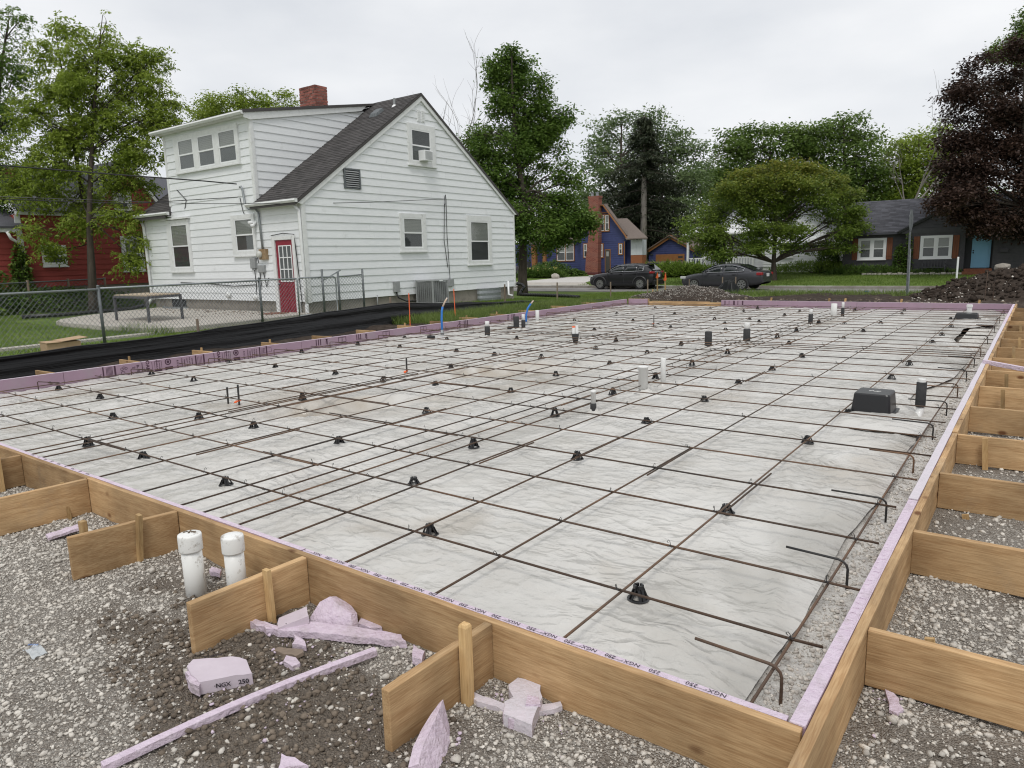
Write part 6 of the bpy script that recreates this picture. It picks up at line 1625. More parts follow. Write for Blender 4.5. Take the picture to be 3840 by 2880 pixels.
brick_stack(rh, (-37.5, 12.9), .9, .7, 4.8, 6.2, .3, .12)

# ------------------------------------------------------------------ blue house across the road
bh = thing('blue_house', 'deep blue house with ochre trim, tall brick chimney and brown roofs across the road', 'house', (-28, 50, .25))
BF = Face((0, 49, 0), (1, 0, 0), (0, -1, 0))
def gz_b(z): return (-29.38 + max(0, (z - 3.1) / 1.30), -25.55 - max(0, (z - 3.2) / 1.36))
mb = MB(); mb.prism([(-29.38, 49.02, .1), (-25.55, 49.02, .1), (-25.55, 49.02, 3.2), (-27.2, 49.02, 5.35), (-27.55, 49.02, 5.35), (-29.38, 49.02, 3.1)], (0, .4, 0)); mb.build('wall', MT['blue_siding'], bh)
mb = MB(); mb.b2((-29.3, 49.43, .1), (-25.6, 50.3, 2.8)); mb.build('rear_wall', MT['blue_siding'], bh)
siding(BF, .45, 5.3, .165, gz_b, MT['blue_siding'], bh, t=.028)
BW = Face((0, 49.5, 0), (1, 0, 0), (0, -1, 0))
mb = MB(); mb.b2((-33.0, 49.52, .1), (-29.3, 55, 2.85)); mb.b2((-38, 50.9, .1), (-33.0, 55, 2.85)); mb.build('wing_wall', MT['blue_siding'], bh)
siding(BW, .40, 2.85, .165, lambda z: (-33.0, -29.40), MT['blue_siding'], bh, t=.028)
siding(Face((0, 50.9, 0), (1, 0, 0), (0, -1, 0)), .4, 2.85, .165, lambda z: (-38, -33.02), MT['blue_siding'], bh, t=.028)
mb = MB(); mb.b2((-33.05, 49.45, .0), (-25.5, 49.6, .42)); mb.build('foundation', mat('slate_blue_base', (.045, .055, .09), .9, (.06, .07, .11), 5), bh)
# right recess wall and bumped out bay
mb = MB(); mb.b2((-25.54, 49.4, .1), (-25.0, 49.9, 2.78)); mb.build('side_wall', MT['blue_siding'], bh)
mb = MB(); mb.b2((-25.02, 49.0, .25), (-24.08, 49.7, 1.65)); mb.build('rust_panel', MT['rust_panel'], bh)
mb = MB(); mb.b2((-25.02, 48.995, 1.66), (-24.08, 49.7, 2.78)); mb.b2((-24.56, 48.985, 1.66), (-24.54, 48.999, 2.78)); mb.build('pale_panel', mat('pale_grey_panel', (.50, .53, .55), .6, (.57, .60, .62), 3), bh)
mb = MB(); mb.hexa([V(-25.2, 48.55, 2.80), V(-23.43, 48.55, 2.82), V(-26.36, 51, 4.42), V(-27.3, 51, 4.44), V(-25.2, 48.55, 2.88), V(-23.43, 48.55, 2.90), V(-26.36, 51, 4.50), V(-27.3, 51, 4.52)]); mb.build('roof', MT['shingle_brown'], bh)
mb = MB(); mb.hexa([V(-34.6, 49.15, 2.74), V(-29.45, 49.15, 2.90), V(-29.0, 51.6, 4.75), V(-34.6, 51.6, 4.75), V(-34.6, 49.15, 2.82), V(-29.45, 49.15, 2.98), V(-29.0, 51.6, 4.85), V(-34.6, 51.6, 4.85)]); mb.build('roof', MT['shingle_brown'], bh)
mb = MB(); mb.hexa([V(-29.6, 48.8, 3.05), V(-27.5, 48.8, 5.45), V(-27.5, 49.45, 5.45), V(-29.6, 49.45, 3.05), V(-29.7, 48.8, 3.12), V(-27.55, 48.8, 5.55), V(-27.55, 49.45, 5.55), V(-29.7, 49.45, 3.12)])
mb.hexa([V(-27.25, 48.8, 5.45), V(-25.35, 48.8, 3.1), V(-25.35, 49.25, 3.1), V(-27.25, 49.25, 5.45), V(-27.2, 48.8, 5.55), V(-25.25, 48.8, 3.16), V(-25.25, 49.25, 3.16), V(-27.2, 49.25, 5.55)])
mb.hexa([V(-27.56, 48.8, 5.44), V(-27.18, 48.8, 5.44), V(-27.18, 49.45, 5.5), V(-27.56, 49.45, 5.5), V(-27.56, 48.8, 5.54), V(-27.18, 48.8, 5.54), V(-27.18, 49.45, 5.6), V(-27.56, 49.45, 5.6)])
mb.build('roof', MT['shingle_brown'], bh)
mb = MB()
mb.beam((-29.62, 48.76, 3.04), (-27.5, 48.76, 5.46), .06, .16, (0, 1, 0)); mb.beam((-27.25, 48.76, 5.46), (-25.3, 48.76, 3.04), .06, .16, (0, 1, 0)); mb.beam((-27.55, 48.76, 5.46), (-27.2, 48.76, 5.46), .06, .14, (0, 1, 0))
mb.build('ochre_trim', MT['ochre'], bh); mb = MB()
mb.beam((-25.3, 48.7, 3.02), (-24.95, 48.6, 2.80), .06, .1, (0, 1, 0)); mb.b2((-29.45, 49.38, .45), (-29.33, 49.48, 2.95)); mb.b2((-27.95, 48.92, 4.86), (-26.7, 48.96, 4.93))
mb.b2((-34.35, 49.3, .3), (-33.95, 49.6, 2.75)); mb.b2((-33.25, 49.3, .3), (-32.95, 49.55, 2.75))
for x in (-25.52,): mb.b2((x - .03, 48.9, .3), (x + .03, 48.96, 2.7))
stuff(mb.build('ochre_trim', MT['ochre'], bh))
def bwin(F, a0, a1, z0, z1, split=1): return window(F, bh, (a0, a1, z0, z1), (a0 + .07, a1 - .07, z0 + .07, z1 - .07), trim='ochre', sash='vinyl', split=split, blind=('blind_dim', True), sill=False, mull=.08)
bwin(BW, -31.95, -30.25, 1.30, 2.75, 2); bwin(BF, -29.15, -28.73, 1.52, 2.66); bwin(BF, -27.62, -26.80, 3.48, 4.78, 2); bwin(BF, -26.05, -25.66, 1.70, 2.58); bwin(BF, -27.62, -27.32, 1.50, 2.62)
mb = MB(); BF.box(mb, -27.22, -26.72, .40, 2.16, .0, .05); df = mb.build('door_frame', MT['ochre'], bh)
mb = MB(); BF.box(mb, -27.15, -26.78, .42, 2.09, .05, .07); d_ = mb.build('door', mat('olive_grey_door', (.055, .052, .045), .6), bh)
mb = MB(); BF.box(mb, -27.07, -26.86, 1.62, 1.98, .07, .076); mb.build('pane', MT['blind'], d_)
mb = MB(); mb.b2((-33.9, 50.7, .35), (-33.28, 50.88, 1.8)); mb.build('porch_door', MT['dark'], bh)
mb = MB(); mb.b2((-33.9, 50.6, 1.82), (-33.28, 50.88, 2.6)); mb.build('porch_window', MT['blind'], bh)
mb = MB(); mb.b2((-32.75, 49.36, 1.75), (-32.55, 49.48, 2.05)); mb.build('porch_lamp', MT['plastic_black'], bh)
mb = MB(); mb.b2((-35.6, 50.0, .9), (-35.0, 50.05, 1.35)); mb.b2((-36.0, 49.9, .35), (-34.7, 50.5, .9)); mb.build('porch_bench', MT['dark'], bh)
# tapered chimney with textured brick
bk = bpy.data.materials.new('chimney_brick'); bk.use_nodes = True
t = bk.node_tree; N = t.nodes; bt = N.new('ShaderNodeTexBrick'); tc = N.new('ShaderNodeTexCoord'); mp = N.new('ShaderNodeMapping'); mp.inputs['Rotation'].default_value = (RAD(90), 0, 0)
bt.inputs['Color1'].default_value = (.19, .045, .03, 1); bt.inputs['Color2'].default_value = (.27, .085, .055, 1); bt.inputs['Mortar'].default_value = (.25, .16, .13, 1)
bt.inputs['Scale'].default_value = 1.0; bt.inputs['Brick Width'].default_value = .22; bt.inputs['Row Height'].default_value = .085; bt.inputs['Mortar Size'].default_value = .010
t.links.new(tc.outputs['Object'], mp.inputs['Vector']); t.links.new(mp.outputs['Vector'], bt.inputs['Vector']); t.links.new(bt.outputs['Color'], N['Principled BSDF'].inputs['Base Color']); N['Principled BSDF'].inputs['Roughness'].default_value = .95
mb = MB(); lv_ = [(-28.70, -27.56, .42), (-28.62, -27.55, 1.4), (-28.52, -27.53, 2.2), (-28.34, -27.50, 3.3), (-28.34, -27.48, 6.0), (-28.40, -27.42, 6.02), (-28.40, -27.42, 6.16)]
for (a0, a1, z0_), (b0, b1, z1_) in zip(lv_[:-1], lv_[1:]):
    if z1_ - z0_ > .001: mb.hexa([V(a0, 48.45, z0_), V(a1, 48.45, z0_), V(a1, 49.0, z0_), V(a0, 49.0, z0_), V(b0, 48.45, z1_), V(b1, 48.45, z1_), V(b1, 49.0, z1_), V(b0, 49.0, z1_)])
ch = mb.build('chimney', bk, bh)
mb = MB(); mb.b2((-28.72, 48.43, .0), (-27.54, 49.0, .42)); mb.build('chimney_base', mat('maroon_base', (.10, .022, .024), .8, (.13, .03, .03), 4), ch)
for x in (-28.15, -27.72):
    mb = MB(); mb.lathe((x, 48.72, 6.16), [(.12, 0), (.11, .22), (.14, .23), (.14, .28)], 12); mb.build('flue_pot', MT['galv'], ch)

gb = thing('blue_garage', 'small blue gabled garage with an ochre door behind the board fence', 'garage', (-24.6, 57, .3))
GF = Face((0, 56, 0), (1, 0, 0), (0, -1, 0))
mb = MB(); mb.prism([(-26.9, 56.02, .2), (-22.9, 56.02, .2), (-22.9, 56.02, 1.95), (-24.95, 56.02, 3.05), (-26.9, 56.02, 1.95)], (0, 6, 0)); mb.build('wall', MT['blue_siding'], gb)
siding(GF, .3, 3.0, .18, lambda z: (-26.9 + max(0, (z - 1.95) * 1.75), -22.9 - max(0, (z - 1.95) * 1.82)), MT['blue_siding'], gb, t=.028)
mb = MB(); mb.beam((-27.1, 55.85, 1.88), (-24.95, 55.85, 3.10), .3, .1, (0, 1, 0)); mb.beam((-24.95, 55.85, 3.10), (-22.7, 55.85, 1.88), .3, .1, (0, 1, 0)); mb.build('rake_trim', MT['ochre'], gb)
mb = MB()
mb.hexa([V(-27.2, 55.7, 1.9), V(-24.95, 55.7, 3.14), V(-24.95, 62, 3.14), V(-27.2, 62, 1.9), V(-27.2, 55.7, 1.97), V(-24.95, 55.7, 3.22), V(-24.95, 62, 3.22), V(-27.2, 62, 1.97)])
mb.hexa([V(-24.94, 55.7, 3.14), V(-22.6, 55.7, 1.9), V(-22.6, 62, 1.9), V(-24.94, 62, 3.14), V(-24.94, 55.7, 3.22), V(-22.6, 55.7, 1.97), V(-22.6, 62, 1.97), V(-24.94, 62, 3.22)]); mb.build('roof', MT['shingle_brown'], gb)
mb = MB(); GF.box(mb, -26.25, -23.7, .3, 1.66, .02, .05); mb.build('garage_door', MT['ochre'], gb)
mb = MB()
for z in (1.0, 1.32): GF.box(mb, -24.25, -23.85, z, z + .16, .051, .058)
mb.build('door_window', MT['dark'], gb)

bf = thing('board_fence', 'weathered grey board fence between the blue garage and the parked cars', 'fence', (-23.5, 52, .3))
r = np.random.default_rng(8)
for i in range(19):
    x = -25.6 + i * .225
    mb = MB(); mb.b2((x, 52 + r.uniform(-.01, .01), .2), (x + .215, 52.03, 1.13 + r.uniform(-.03, .03))); mb.build('fence_board', MT['wood_grey'], bf)
mb = MB()
for z in (.5, .95): mb.b2((-25.6, 52.032, z), (-21.3, 52.08, z + .08))
mb.build('rail', MT['wood_grey'], bf)
mb = MB(); mb.b2((-23.35, 51.97, .92), (-23.15, 51.985, 1.06)); o = mb.build('fence_notice', MT['vinyl'], bf)

# ------------------------------------------------------------------ white neighbour with porch, behind the maple
wn = thing('porch_house', 'white clapboard house with a railed porch, mostly hidden behind the maple', 'house', (-16, 53, .25))
WF = Face((0, 51.5, 0), (1, 0, 0), (0, -1, 0)); WS = Face((0, 50.4, 0), (1, 0, 0), (0, -1, 0))
mb = MB(); mb.prism([(-20.4, 51.52, .2), (-11.2, 51.52, .2), (-11.2, 51.52, 3.2), (-15.8, 51.52, 5.9), (-20.4, 51.52, 3.2)], (0, 9, 0)); mb.build('wall', MT['trim'], wn)
siding(WF, .6, 5.8, .17, lambda z: (-20.4 + max(0, (z - 3.2) * 1.70), -11.2 - max(0, (z - 3.2) * 1.70)), MT['siding'], wn, t=.03)
mb = MB(); mb.b2((-15.6, 50.42, .2), (-11.9, 51.5, 2.3)); mb.build('bay_wall', MT['trim'], wn)
siding(WS, .62, 2.3, .17, lambda z: (-15.6, -11.9), MT['siding'], wn, t=.03)
mb = MB()
mb.hexa([V(-20.9, 51.1, 2.95), V(-15.8, 51.1, 5.95), V(-15.8, 61, 5.95), V(-20.9, 61, 2.95), V(-20.9, 51.1, 3.07), V(-15.8, 51.1, 6.07), V(-15.8, 61, 6.07), V(-20.9, 61, 3.07)])
mb.hexa([V(-15.79, 51.1, 5.95), V(-10.7, 51.1, 2.95), V(-10.7, 61, 2.95), V(-15.79, 61, 5.95), V(-15.79, 51.1, 6.07), V(-10.7, 51.1, 3.07), V(-10.7, 61, 3.07), V(-15.79, 61, 6.07)]); mb.build('roof', MT['shingle_grey'], wn)
mb = MB(); mb.hexa([V(-21.0, 49.2, 2.9), V(-15.7, 49.2, 2.9), V(-15.7, 51.5, 3.5), V(-21.0, 51.5, 3.5), V(-21.0, 49.2, 3.0), V(-15.7, 49.2, 3.0), V(-15.7, 51.5, 3.6), V(-21.0, 51.5, 3.6)]); mb.build('porch_roof', MT['trim'], wn)
mb = MB(); mb.b2((-20.8, 49.4, .2), (-15.8, 51.5, .56)); mb.build('porch_deck', MT['grey_box'], wn)
for x in (-20.7, -19.4, -17.8, -16.0):
    mb = MB(); mb.b2((x - .07, 49.43, .56), (x + .07, 49.57, 2.9)); mb.build('porch_post', MT['vinyl'], wn)
for a, b in ((-20.6, -19.5), (-17.7, -16.1)):
    mb = MB(); mb.b2((a, 49.47, 1.26), (b, 49.53, 1.33)); mb.b2((a, 49.47, .68), (b, 49.53, .73)); mb.build('porch_rail', MT['vinyl'], wn)
    x = a + .1
    while x < b - .05:
        mb = MB(); mb.b2((x, 49.475, .73), (x + .09, 49.525, 1.26)); mb.build('baluster', MT['vinyl'], wn); x += .19
for x in (-19.3, -17.9):
    mb = MB(); mb.tube([(x, 49.35, 1.3), (x, 48.7, .95), (x, 48.7, .25)], .025, 6); mb.build('stair_rail', MT['plastic_black'], wn)
mb = MB(); mb.b2((-19.2, 48.5, .15), (-18.0, 49.4, .4)); mb.build('steps', MT['concrete'], wn)
mb = MB(); WF.box(mb, -19.1, -18.1, .6, 2.6, .03, .06); mb.build('dark_door', MT['dark'], wn)
window(WF, wn, (-12.9, -12.3, 1.2, 2.4), (-12.82, -12.38, 1.28, 2.32)); window(WS, wn, (-14.6, -13.6, 1.2, 2.2), (-14.5, -13.7, 1.28, 2.12))
mb = MB(); mb.tube([(-20.85, 49.3, .75), (-20.95, 49.2, .55), (-20.97, 49.2, .2)], .06, 8); mb.build('downspout', MT['vinyl'], wn, smooth=True)

# ------------------------------------------------------------------ charcoal house on the right
dh = thing('charcoal_house', 'charcoal painted brick bungalow with cedar shutters and a light blue door', 'house', (-5, 50, .25))
DF = Face((0, 48, 0), (1, 0, 0), (0, -1, 0)); DG = Face((0, 47.4, 0), (1, 0, 0), (0, -1, 0))
mb = MB(); mb.b2((-10.0, 48.0, .1), (3, 55, 2.62)); mb.build('wall', MT['char_brick'], dh)
mb = MB(); mb.b2((-6.5, 47.4, .1), (-3.56, 48.0, 2.5)); mb.build('wall', MT['char_brick'], dh)
mb = MB(); mb.b2((-3.56, 47.72, .1), (-2.25, 48.0, 2.5)); mb.build('entry_wall', MT['dark'], dh)
mb = MB(); mb.b2((-2.25, 47.4, .1), (-.6, 48.0, 2.5)); mb.build('wall', MT['char_brick'], dh)
# brick courses, proud of the wall
mb = MB()
for k in range(28):
    z = .18 + k * .085
    for F, a0, a1 in ((DF, -10.0, -6.52), (DG, -6.5, -3.57), (DG, -2.24, -.62)):
        a = a0 + (0.11 if k % 2 else 0)
        if z < 2.44: F.box(mb, a0, a1, z, z + .072, 0, .010)
stuff(mb.build('brick_course', MT['char_brick'], dh))
mb = MB(); mb.prism([(-6.75, 47.42, 2.5), (-6.75, 47.42, 2.55), (-4.1, 47.42, 3.95), (-1.45, 47.42, 2.55), (-1.45, 47.42, 2.5)], (0, 2, 0)); mb.build('gable_wall', MT['char_trim'], dh)
k = 0; z = 2.76
while z < 3.8:   # wood shakes on the gable, each its own piece
    h = (3.95 - z) / 1.4 * 2.65; a = -4.1 - h; q = 0
    while a < -4.1 + h - .06:
        w = .17 + .05 * math.sin(q * 2.3 + k)
        mb = MB(); mb.hexa([DG.p(a, z, 0), DG.p(min(a + w, -4.1 + h), z, 0), DG.p(min(a + w, -4.1 + h), z, .03), DG.p(a, z, .03), DG.p(a, z + .14, 0), DG.p(min(a + w, -4.1 + h), z + .14, 0), DG.p(min(a + w, -4.1 + h), z + .14, .008), DG.p(a, z + .14, .008)])
        mb.build('shake', MT['char_trim'], dh); a += w + .012; q += 1
    z += .15; k += 1
mb = MB(); DG.box(mb, -6.75, -1.45, 2.46, 2.74, .0, .04); DF.box(mb, -10.2, -6.5, 2.46, 2.62, 0, .3)
mb.beam((-6.9, 47.3, 2.55), (-4.1, 47.3, 4.05), .12, .12, (0, 1, 0)); mb.beam((-4.1, 47.3, 4.05), (-1.3, 47.3, 2.55), .12, .12, (0, 1, 0)); mb.build('fascia', MT['char_trim'], dh)
us = V(0, 3.3, 2.05); SLn = np.linalg.norm(us); us /= SLn
mb = MB(); mb.prism([(-10.25, 47.6, 2.56), (-10.25, 50.9, 4.61), (-10.25, 54.4, 2.5), (-10.25, 54.4, 2.4), (-10.25, 50.9, 4.5), (-10.25, 47.6, 2.46)], (13.2, 0, 0)); mb.build('roof', MT['shingle_grey'], dh)
shingles((-10.25, 47.6, 2.565), (1, 0, 0), us, 13.2, SLn, .42, .15, MT['shingle_grey'], dh)
mb = MB()
mb.hexa([V(-7.0, 47.15, 2.52), V(-4.1, 47.15, 4.08), V(-4.1, 50.5, 4.08), V(-7.0, 50.5, 2.52), V(-7.0, 47.15, 2.58), V(-4.1, 47.15, 4.15), V(-4.1, 50.5, 4.15), V(-7.0, 50.5, 2.58)])
mb.hexa([V(-4.09, 47.15, 4.08), V(-1.2, 47.15, 2.52), V(-1.2, 50.5, 2.52), V(-4.09, 50.5, 4.08), V(-4.09, 47.15, 4.15), V(-1.2, 47.15, 2.58), V(-1.2, 50.5, 2.58), V(-4.09, 50.5, 4.15)]); mb.build('porch_roof', MT['shingle_grey'], dh)
window(DF, dh, (-9.14, -7.59, 1.0, 2.28), (-9.02, -7.71, 1.10, 2.18), trim='vinyl', split=2, mull=.13)
window(DG, dh, (-5.75, -4.17, 1.0, 2.30), (-5.63, -4.29, 1.10, 2.20), trim='vinyl', split=2, mull=.13)
for F, a, sp in ((DF, -9.46, 0), (DF, -7.56, 0), (DG, -6.08, 0), (DG, -4.14, 0)):
    for k in range(3):
        mb = MB(); F.box(mb, a + k * .10, a + k * .10 + .092, 1.0, 2.28, .012, .045); sh_ = mb.build('shutter', MT['cedar'], dh)
    mb = MB(); F.box(mb, a, a + .292, 1.18, 1.28, .046, .066); F.box(mb, a, a + .292, 2.0, 2.10, .046, .066); mb.build('batten', MT['cedar'], sh_)
DE = Face((0, 47.72, 0), (1, 0, 0), (0, -1, 0))
mb = MB(); DE.box(mb, -3.25, -2.36, .46, 2.28, .0, .05); dd = mb.build('front_door', MT['sky_blue'], dh)
mb = MB()
for a in (-3.13, -2.75):
    for z0_, z1_ in ((.58, .98), (1.10, 1.55)):
        for (x0, x1, q0, q1) in ((a, a + .28, z0_, z0_ + .03), (a, a + .28, z1_ - .03, z1_), (a, a + .03, z0_ + .03, z1_ - .03), (a + .25, a + .28, z0_ + .03, z1_ - .03)): DE.box(mb, x0, x1, q0, q1, .05, .062)
mb.build('door_panel', MT['sky_blue'], dd)
mb = MB(); c = DE.p(-2.8, 1.98, .055)
for k in range(5):
    t0, t1 = RAD(6 + k * 35), RAD(6 + k * 35 + 28)
    mb.add([c + V(.05 * math.cos(t0), 0, .05 * math.sin(t0)), c + V(.27 * math.cos(t0), 0, .20 * math.sin(t0)), c + V(.27 * math.cos(t1), 0, .20 * math.sin(t1)), c + V(.05 * math.cos(t1), 0, .05 * math.sin(t1))], [(0, 1, 2, 3)])
mb.build('fan_light', MT['dark'], dd)
for z in (1.28, 1.40):
    mb = MB(); mb.lathe(DE.p(-3.17, z, .05), [(.035, 0), (.04, -.03), (.0, -.06)], 10, 'y'); mb.build('handle', MT['plastic_black'], dd)
mb = MB(); mb.b2((-3.5, 46.8, .25), (-2.2, 47.7, .42)); mb.b2((-3.55, 46.5, .1), (-2.15, 46.8, .28)); mb.build('steps', MT['cedar'], dh)
mb = MB(); DG.box(mb, -1.95, -1.55, 1.28, 1.46, .01, .16); mb.build('mailbox', MT['plastic_black'], dh)
# garden edging, bench, round sign
ed = thing('stone_edging', 'row of pale edging stones before the charcoal house', 'edging', (-5.6, 46.6, .1))
for k in range(22):
    mb = MB(); mb.b2((-8.6 + k * .27, 46.55 + .03 * math.sin(k * 2), .12), (-8.35 + k * .27, 46.75, .24 + .02 * math.sin(k * 3))); mb.build('edging_stone', MT['concrete'], ed, bevel=.02)
bn = thing('garden_bench', 'black slatted garden bench under the right window of the charcoal house', 'bench', (-4.95, 46.95, .2))
for k in range(7):
    mb = MB(); z = .68 + .04 * k - .012 * abs(k - 3); x = -5.4 + k * .15
    mb.b2((x - .03, 47.12, .55), (x + .03, 47.15, .86 + .06 * math.cos((k - 3) * .5))); mb.build('back_slat', MT['char_trim'], bn)
for k in range(4):
    mb = MB(); mb.b2((-5.5, 46.75 + .09 * k, .50), (-4.4, 46.82 + .09 * k, .53)); mb.build('seat_slat', MT['char_trim'], bn)
for x in (-5.5, -4.4):
    mb = MB(); mb.tube([(x, 46.75, .15), (x, 46.75, .70), (x, 47.1, .74), (x, 47.15, .9)], .03, 6); mb.tube([(x, 47.13, .15), (x, 47.13, .7)], .03, 6); mb.build('end_frame', MT['char_trim'], bn)
# ------------------------------------------------------------------ parked cars
paint_c = mat('charcoal_car_paint', (.018, .018, .021), .22, spec=.6); paint_g = mat('grey_metallic_paint', (.060, .061, .068), .25, metal=.35, spec=.6)
rubber = mat('tyre_rubber', (.012, .012, .012), .8); alloy = mat('alloy_wheel', (.42, .42, .43), .3, metal=.8); cg = mat('car_glass', (.018, .022, .024), .06, spec=.9)
red_l = mat('tail_lamp', (.30, .02, .025), .2); clear_l = mat('headlamp', (.55, .56, .55), .15); chrome = mat('chrome_trim', (.62, .63, .64), .15, metal=1)
plate_m = mat('number_plate', (.60, .60, .60), .5)
def smooth_loft(rings, name, m, parent, sub=1):
    mb = MB(); n = len(rings[0])
    vs = [p for r_ in rings for p in r_]
    fs = [(i * n + k, i * n + k + 1, (i + 1) * n + k + 1, (i + 1) * n + k) for i in range(len(rings) - 1) for k in range(n - 1)]
    fs += [tuple(range(n)), tuple((len(rings) - 1) * n + k for k in range(n - 1, -1, -1))]
    mb.add(vs, fs); o = mb.build(name, m, parent, smooth=True, local=True)
    md = o.modifiers.new('sub', 'SUBSURF'); md.levels = md.render_levels = sub
    return o
def car(name, label, loc, rot, Ln, Wd, Ht, body, green, pm, wheel_r, wx, lower, gl_rear, kind):
    """body: (x, z_low, z_mid, z_top, half width); green: (x, z_base, z_roof, half base, half roof); x runs front to rear"""
    e = thing(name, label, 'car', loc, 'cars parked across the road'); e.rotation_euler = (0, 0, rot)
    rings = []
    for (x, zl, zm, zt, hw) in body:
        half = [(hw * .80, zl), (hw * .97, zl + .06), (hw * 1.0, zm), (hw * .975, zt - .10), (hw * .90, zt - .02), (hw * .55, zt + .015), (0, zt + .025)]
        rings.append([(x, y, z) for y, z in half] + [(x, -y, z) for y, z in half[-2::-1]])
    smooth_loft(rings, 'body', pm, e, 2)
    rings = []
    for (x, zb, zr, hb, hr) in green:
        half = [(hb, zb - .05), (hb * .99, zb), (hr * 1.0, zr - .05), (hr * .9, zr), (0, zr + .02)]
        rings.append([(x, y, z) for y, z in half] + [(x, -y, z) for y, z in half[-2::-1]])
    smooth_loft(rings, 'roof', pm, e, 2)
    # windows: side glass cut from the roof outline, windscreen and rear glass
    def side(x0, x1, s):
        def lerp(x):
            for a, b in zip(green[:-1], green[1:]):
                if a[0] <= x <= b[0]:
                    t = (x - a[0]) / (b[0] - a[0]); return [a[i] + (b[i] - a[i]) * t for i in range(5)]
            return green[-1]
        xs_ = np.linspace(x0, x1, 7); vs = []
        for x in xs_:
            q = lerp(x); lo, hi = q[1] + .01, q[2] - .085; hi = max(hi, lo + .005)
            f_ = (hi - q[1]) / max(q[2] - .05 - q[1], .01)
            vs += [(x, s * (q[3] + .012), lo), (x, s * (q[3] + (q[4] - q[3]) * min(f_, 1) + .018), hi)]
        return vs, [(2 * i, 2 * i + 2, 2 * i + 3, 2 * i + 1) for i in range(6)]
    for s in (-1, 1):
        for (x0, x1) in gl_rear['side']:
            v_, f_ = side(x0, x1, s); mb = MB(); mb.add(v_, f_); o = mb.build('side_window', cg, e, smooth=True, local=True); md = o.modifiers.new('t', 'SOLIDIFY'); md.thickness = .006
        # bright strip round the side glass
        mb = MB(); x0 = gl_rear['side'][0][0]; x1 = gl_rear['side'][-1][1]
        v_, f_ = side(x0 - .02, x1 + .02, s)
        mb.tube([V(p) + V(0, s * .012, 0) for p in v_[0::2]], .012, 5); mb.tube([V(p) + V(0, s * .012, 0) for p in v_[1::2]], .010, 5); mb.tube([V(v_[-2]) + V(0, s * .012, 0), V(v_[-1]) + V(0, s * .012, 0)], .012, 5)
        mb.build('window_trim', chrome, e, local=True)
    for key in ('front', 'back'):
        q = gl_rear[key]; mb = MB(); mb.add([(q[0], -q[1], q[2]), (q[0], q[1], q[2]), (q[3], q[4], q[5]), (q[3], -q[4], q[5])], [(0, 1, 2, 3)]); o = mb.build('windscreen' if key == 'front' else 'rear_window', cg, e, local=True)
        md = o.modifiers.new('t', 'SOLIDIFY'); md.thickness = .02
    for x in wx:
        for s in (-1, 1):
            y = s * (Wd / 2 - .10)
            mb = MB(); mb.lathe((x, y, wheel_r), [(wheel_r * .66, -.10), (wheel_r * .95, -.10), (wheel_r, -.06), (wheel_r, .06), (wheel_r * .95, .10), (wheel_r * .66, .10)], 28, 'y'); w = mb.build('wheel', rubber, e, local=True)
            mb = MB(); mb.lathe((x, y + s * .085, wheel_r), [(.05, 0), (wheel_r * .66, -.0), (wheel_r * .7, s * .018), (wheel_r * .62, s * .018), (.04, s * -.03)] if True else [], 24, 'y'); mb.build('rim_well', MT['dark'], w, local=True)
            mb = MB()
            for k in range(kind['spokes']):
                a = 6.2832 * k / kind['spokes']; d = V(math.cos(a), 0, math.sin(a)); t_ = V(-math.sin(a), 0, math.cos(a))
                mb.hexa([V(x, y + s * .10, wheel_r) + d * .04 - t_ * .03, V(x, y + s * .10, wheel_r) + d * .04 + t_ * .03, V(x, y + s * .112, wheel_r) + d * .04 + t_ * .03, V(x, y + s * .112, wheel_r) + d * .04 - t_ * .03,
                         V(x, y + s * .10, wheel_r) + d * wheel_r * .64 - t_ * .045, V(x, y + s * .10, wheel_r) + d * wheel_r * .64 + t_ * .045, V(x, y + s * .112, wheel_r) + d * wheel_r * .64 + t_ * .045, V(x, y + s * .112, wheel_r) + d * wheel_r * .64 - t_ * .045])
            n = 24; vs = []
            for k in range(n):
                a = 6.2832 * k / n
                for rr_ in (.60, .69): vs.append((x + wheel_r * rr_ * math.cos(a), y + s * .112, wheel_r + wheel_r * rr_ * math.sin(a)))
            mb.add(vs, [(2 * k, 2 * ((k + 1) % n), 2 * ((k + 1) % n) + 1, 2 * k + 1) for k in range(n)])
            mb.build('rim', alloy, w, local=True)
            # wheel arch: dark opening and lip standing just proud of the flank
            mb = MB(); n = 20; R0 = wheel_r * 1.17; yy = s * (Wd / 2 - .012); vs = [(x, yy, wheel_r * .55)]
            for k in range(n + 1):
                a = RAD(-18) + RAD(216) * k / n; vs.append((x + R0 * math.cos(a), yy, wheel_r + R0 * math.sin(a)))
            mb.add(vs, [(0, k + 1, k + 2) for k in range(n)]); mb.build('wheel_arch', MT['dark'], e, local=True)
            if kind['clad']:
                mb = MB(); mb.tube([(x + R0 * 1.06 * math.cos(RAD(-5) + RAD(190) * k / 14), s * (Wd / 2 + .0), wheel_r + R0 * 1.06 * math.sin(RAD(-5) + RAD(190) * k / 14)) for k in range(15)], .055, 6); mb.build('arch_cladding', MT['plastic_black'], e, local=True)
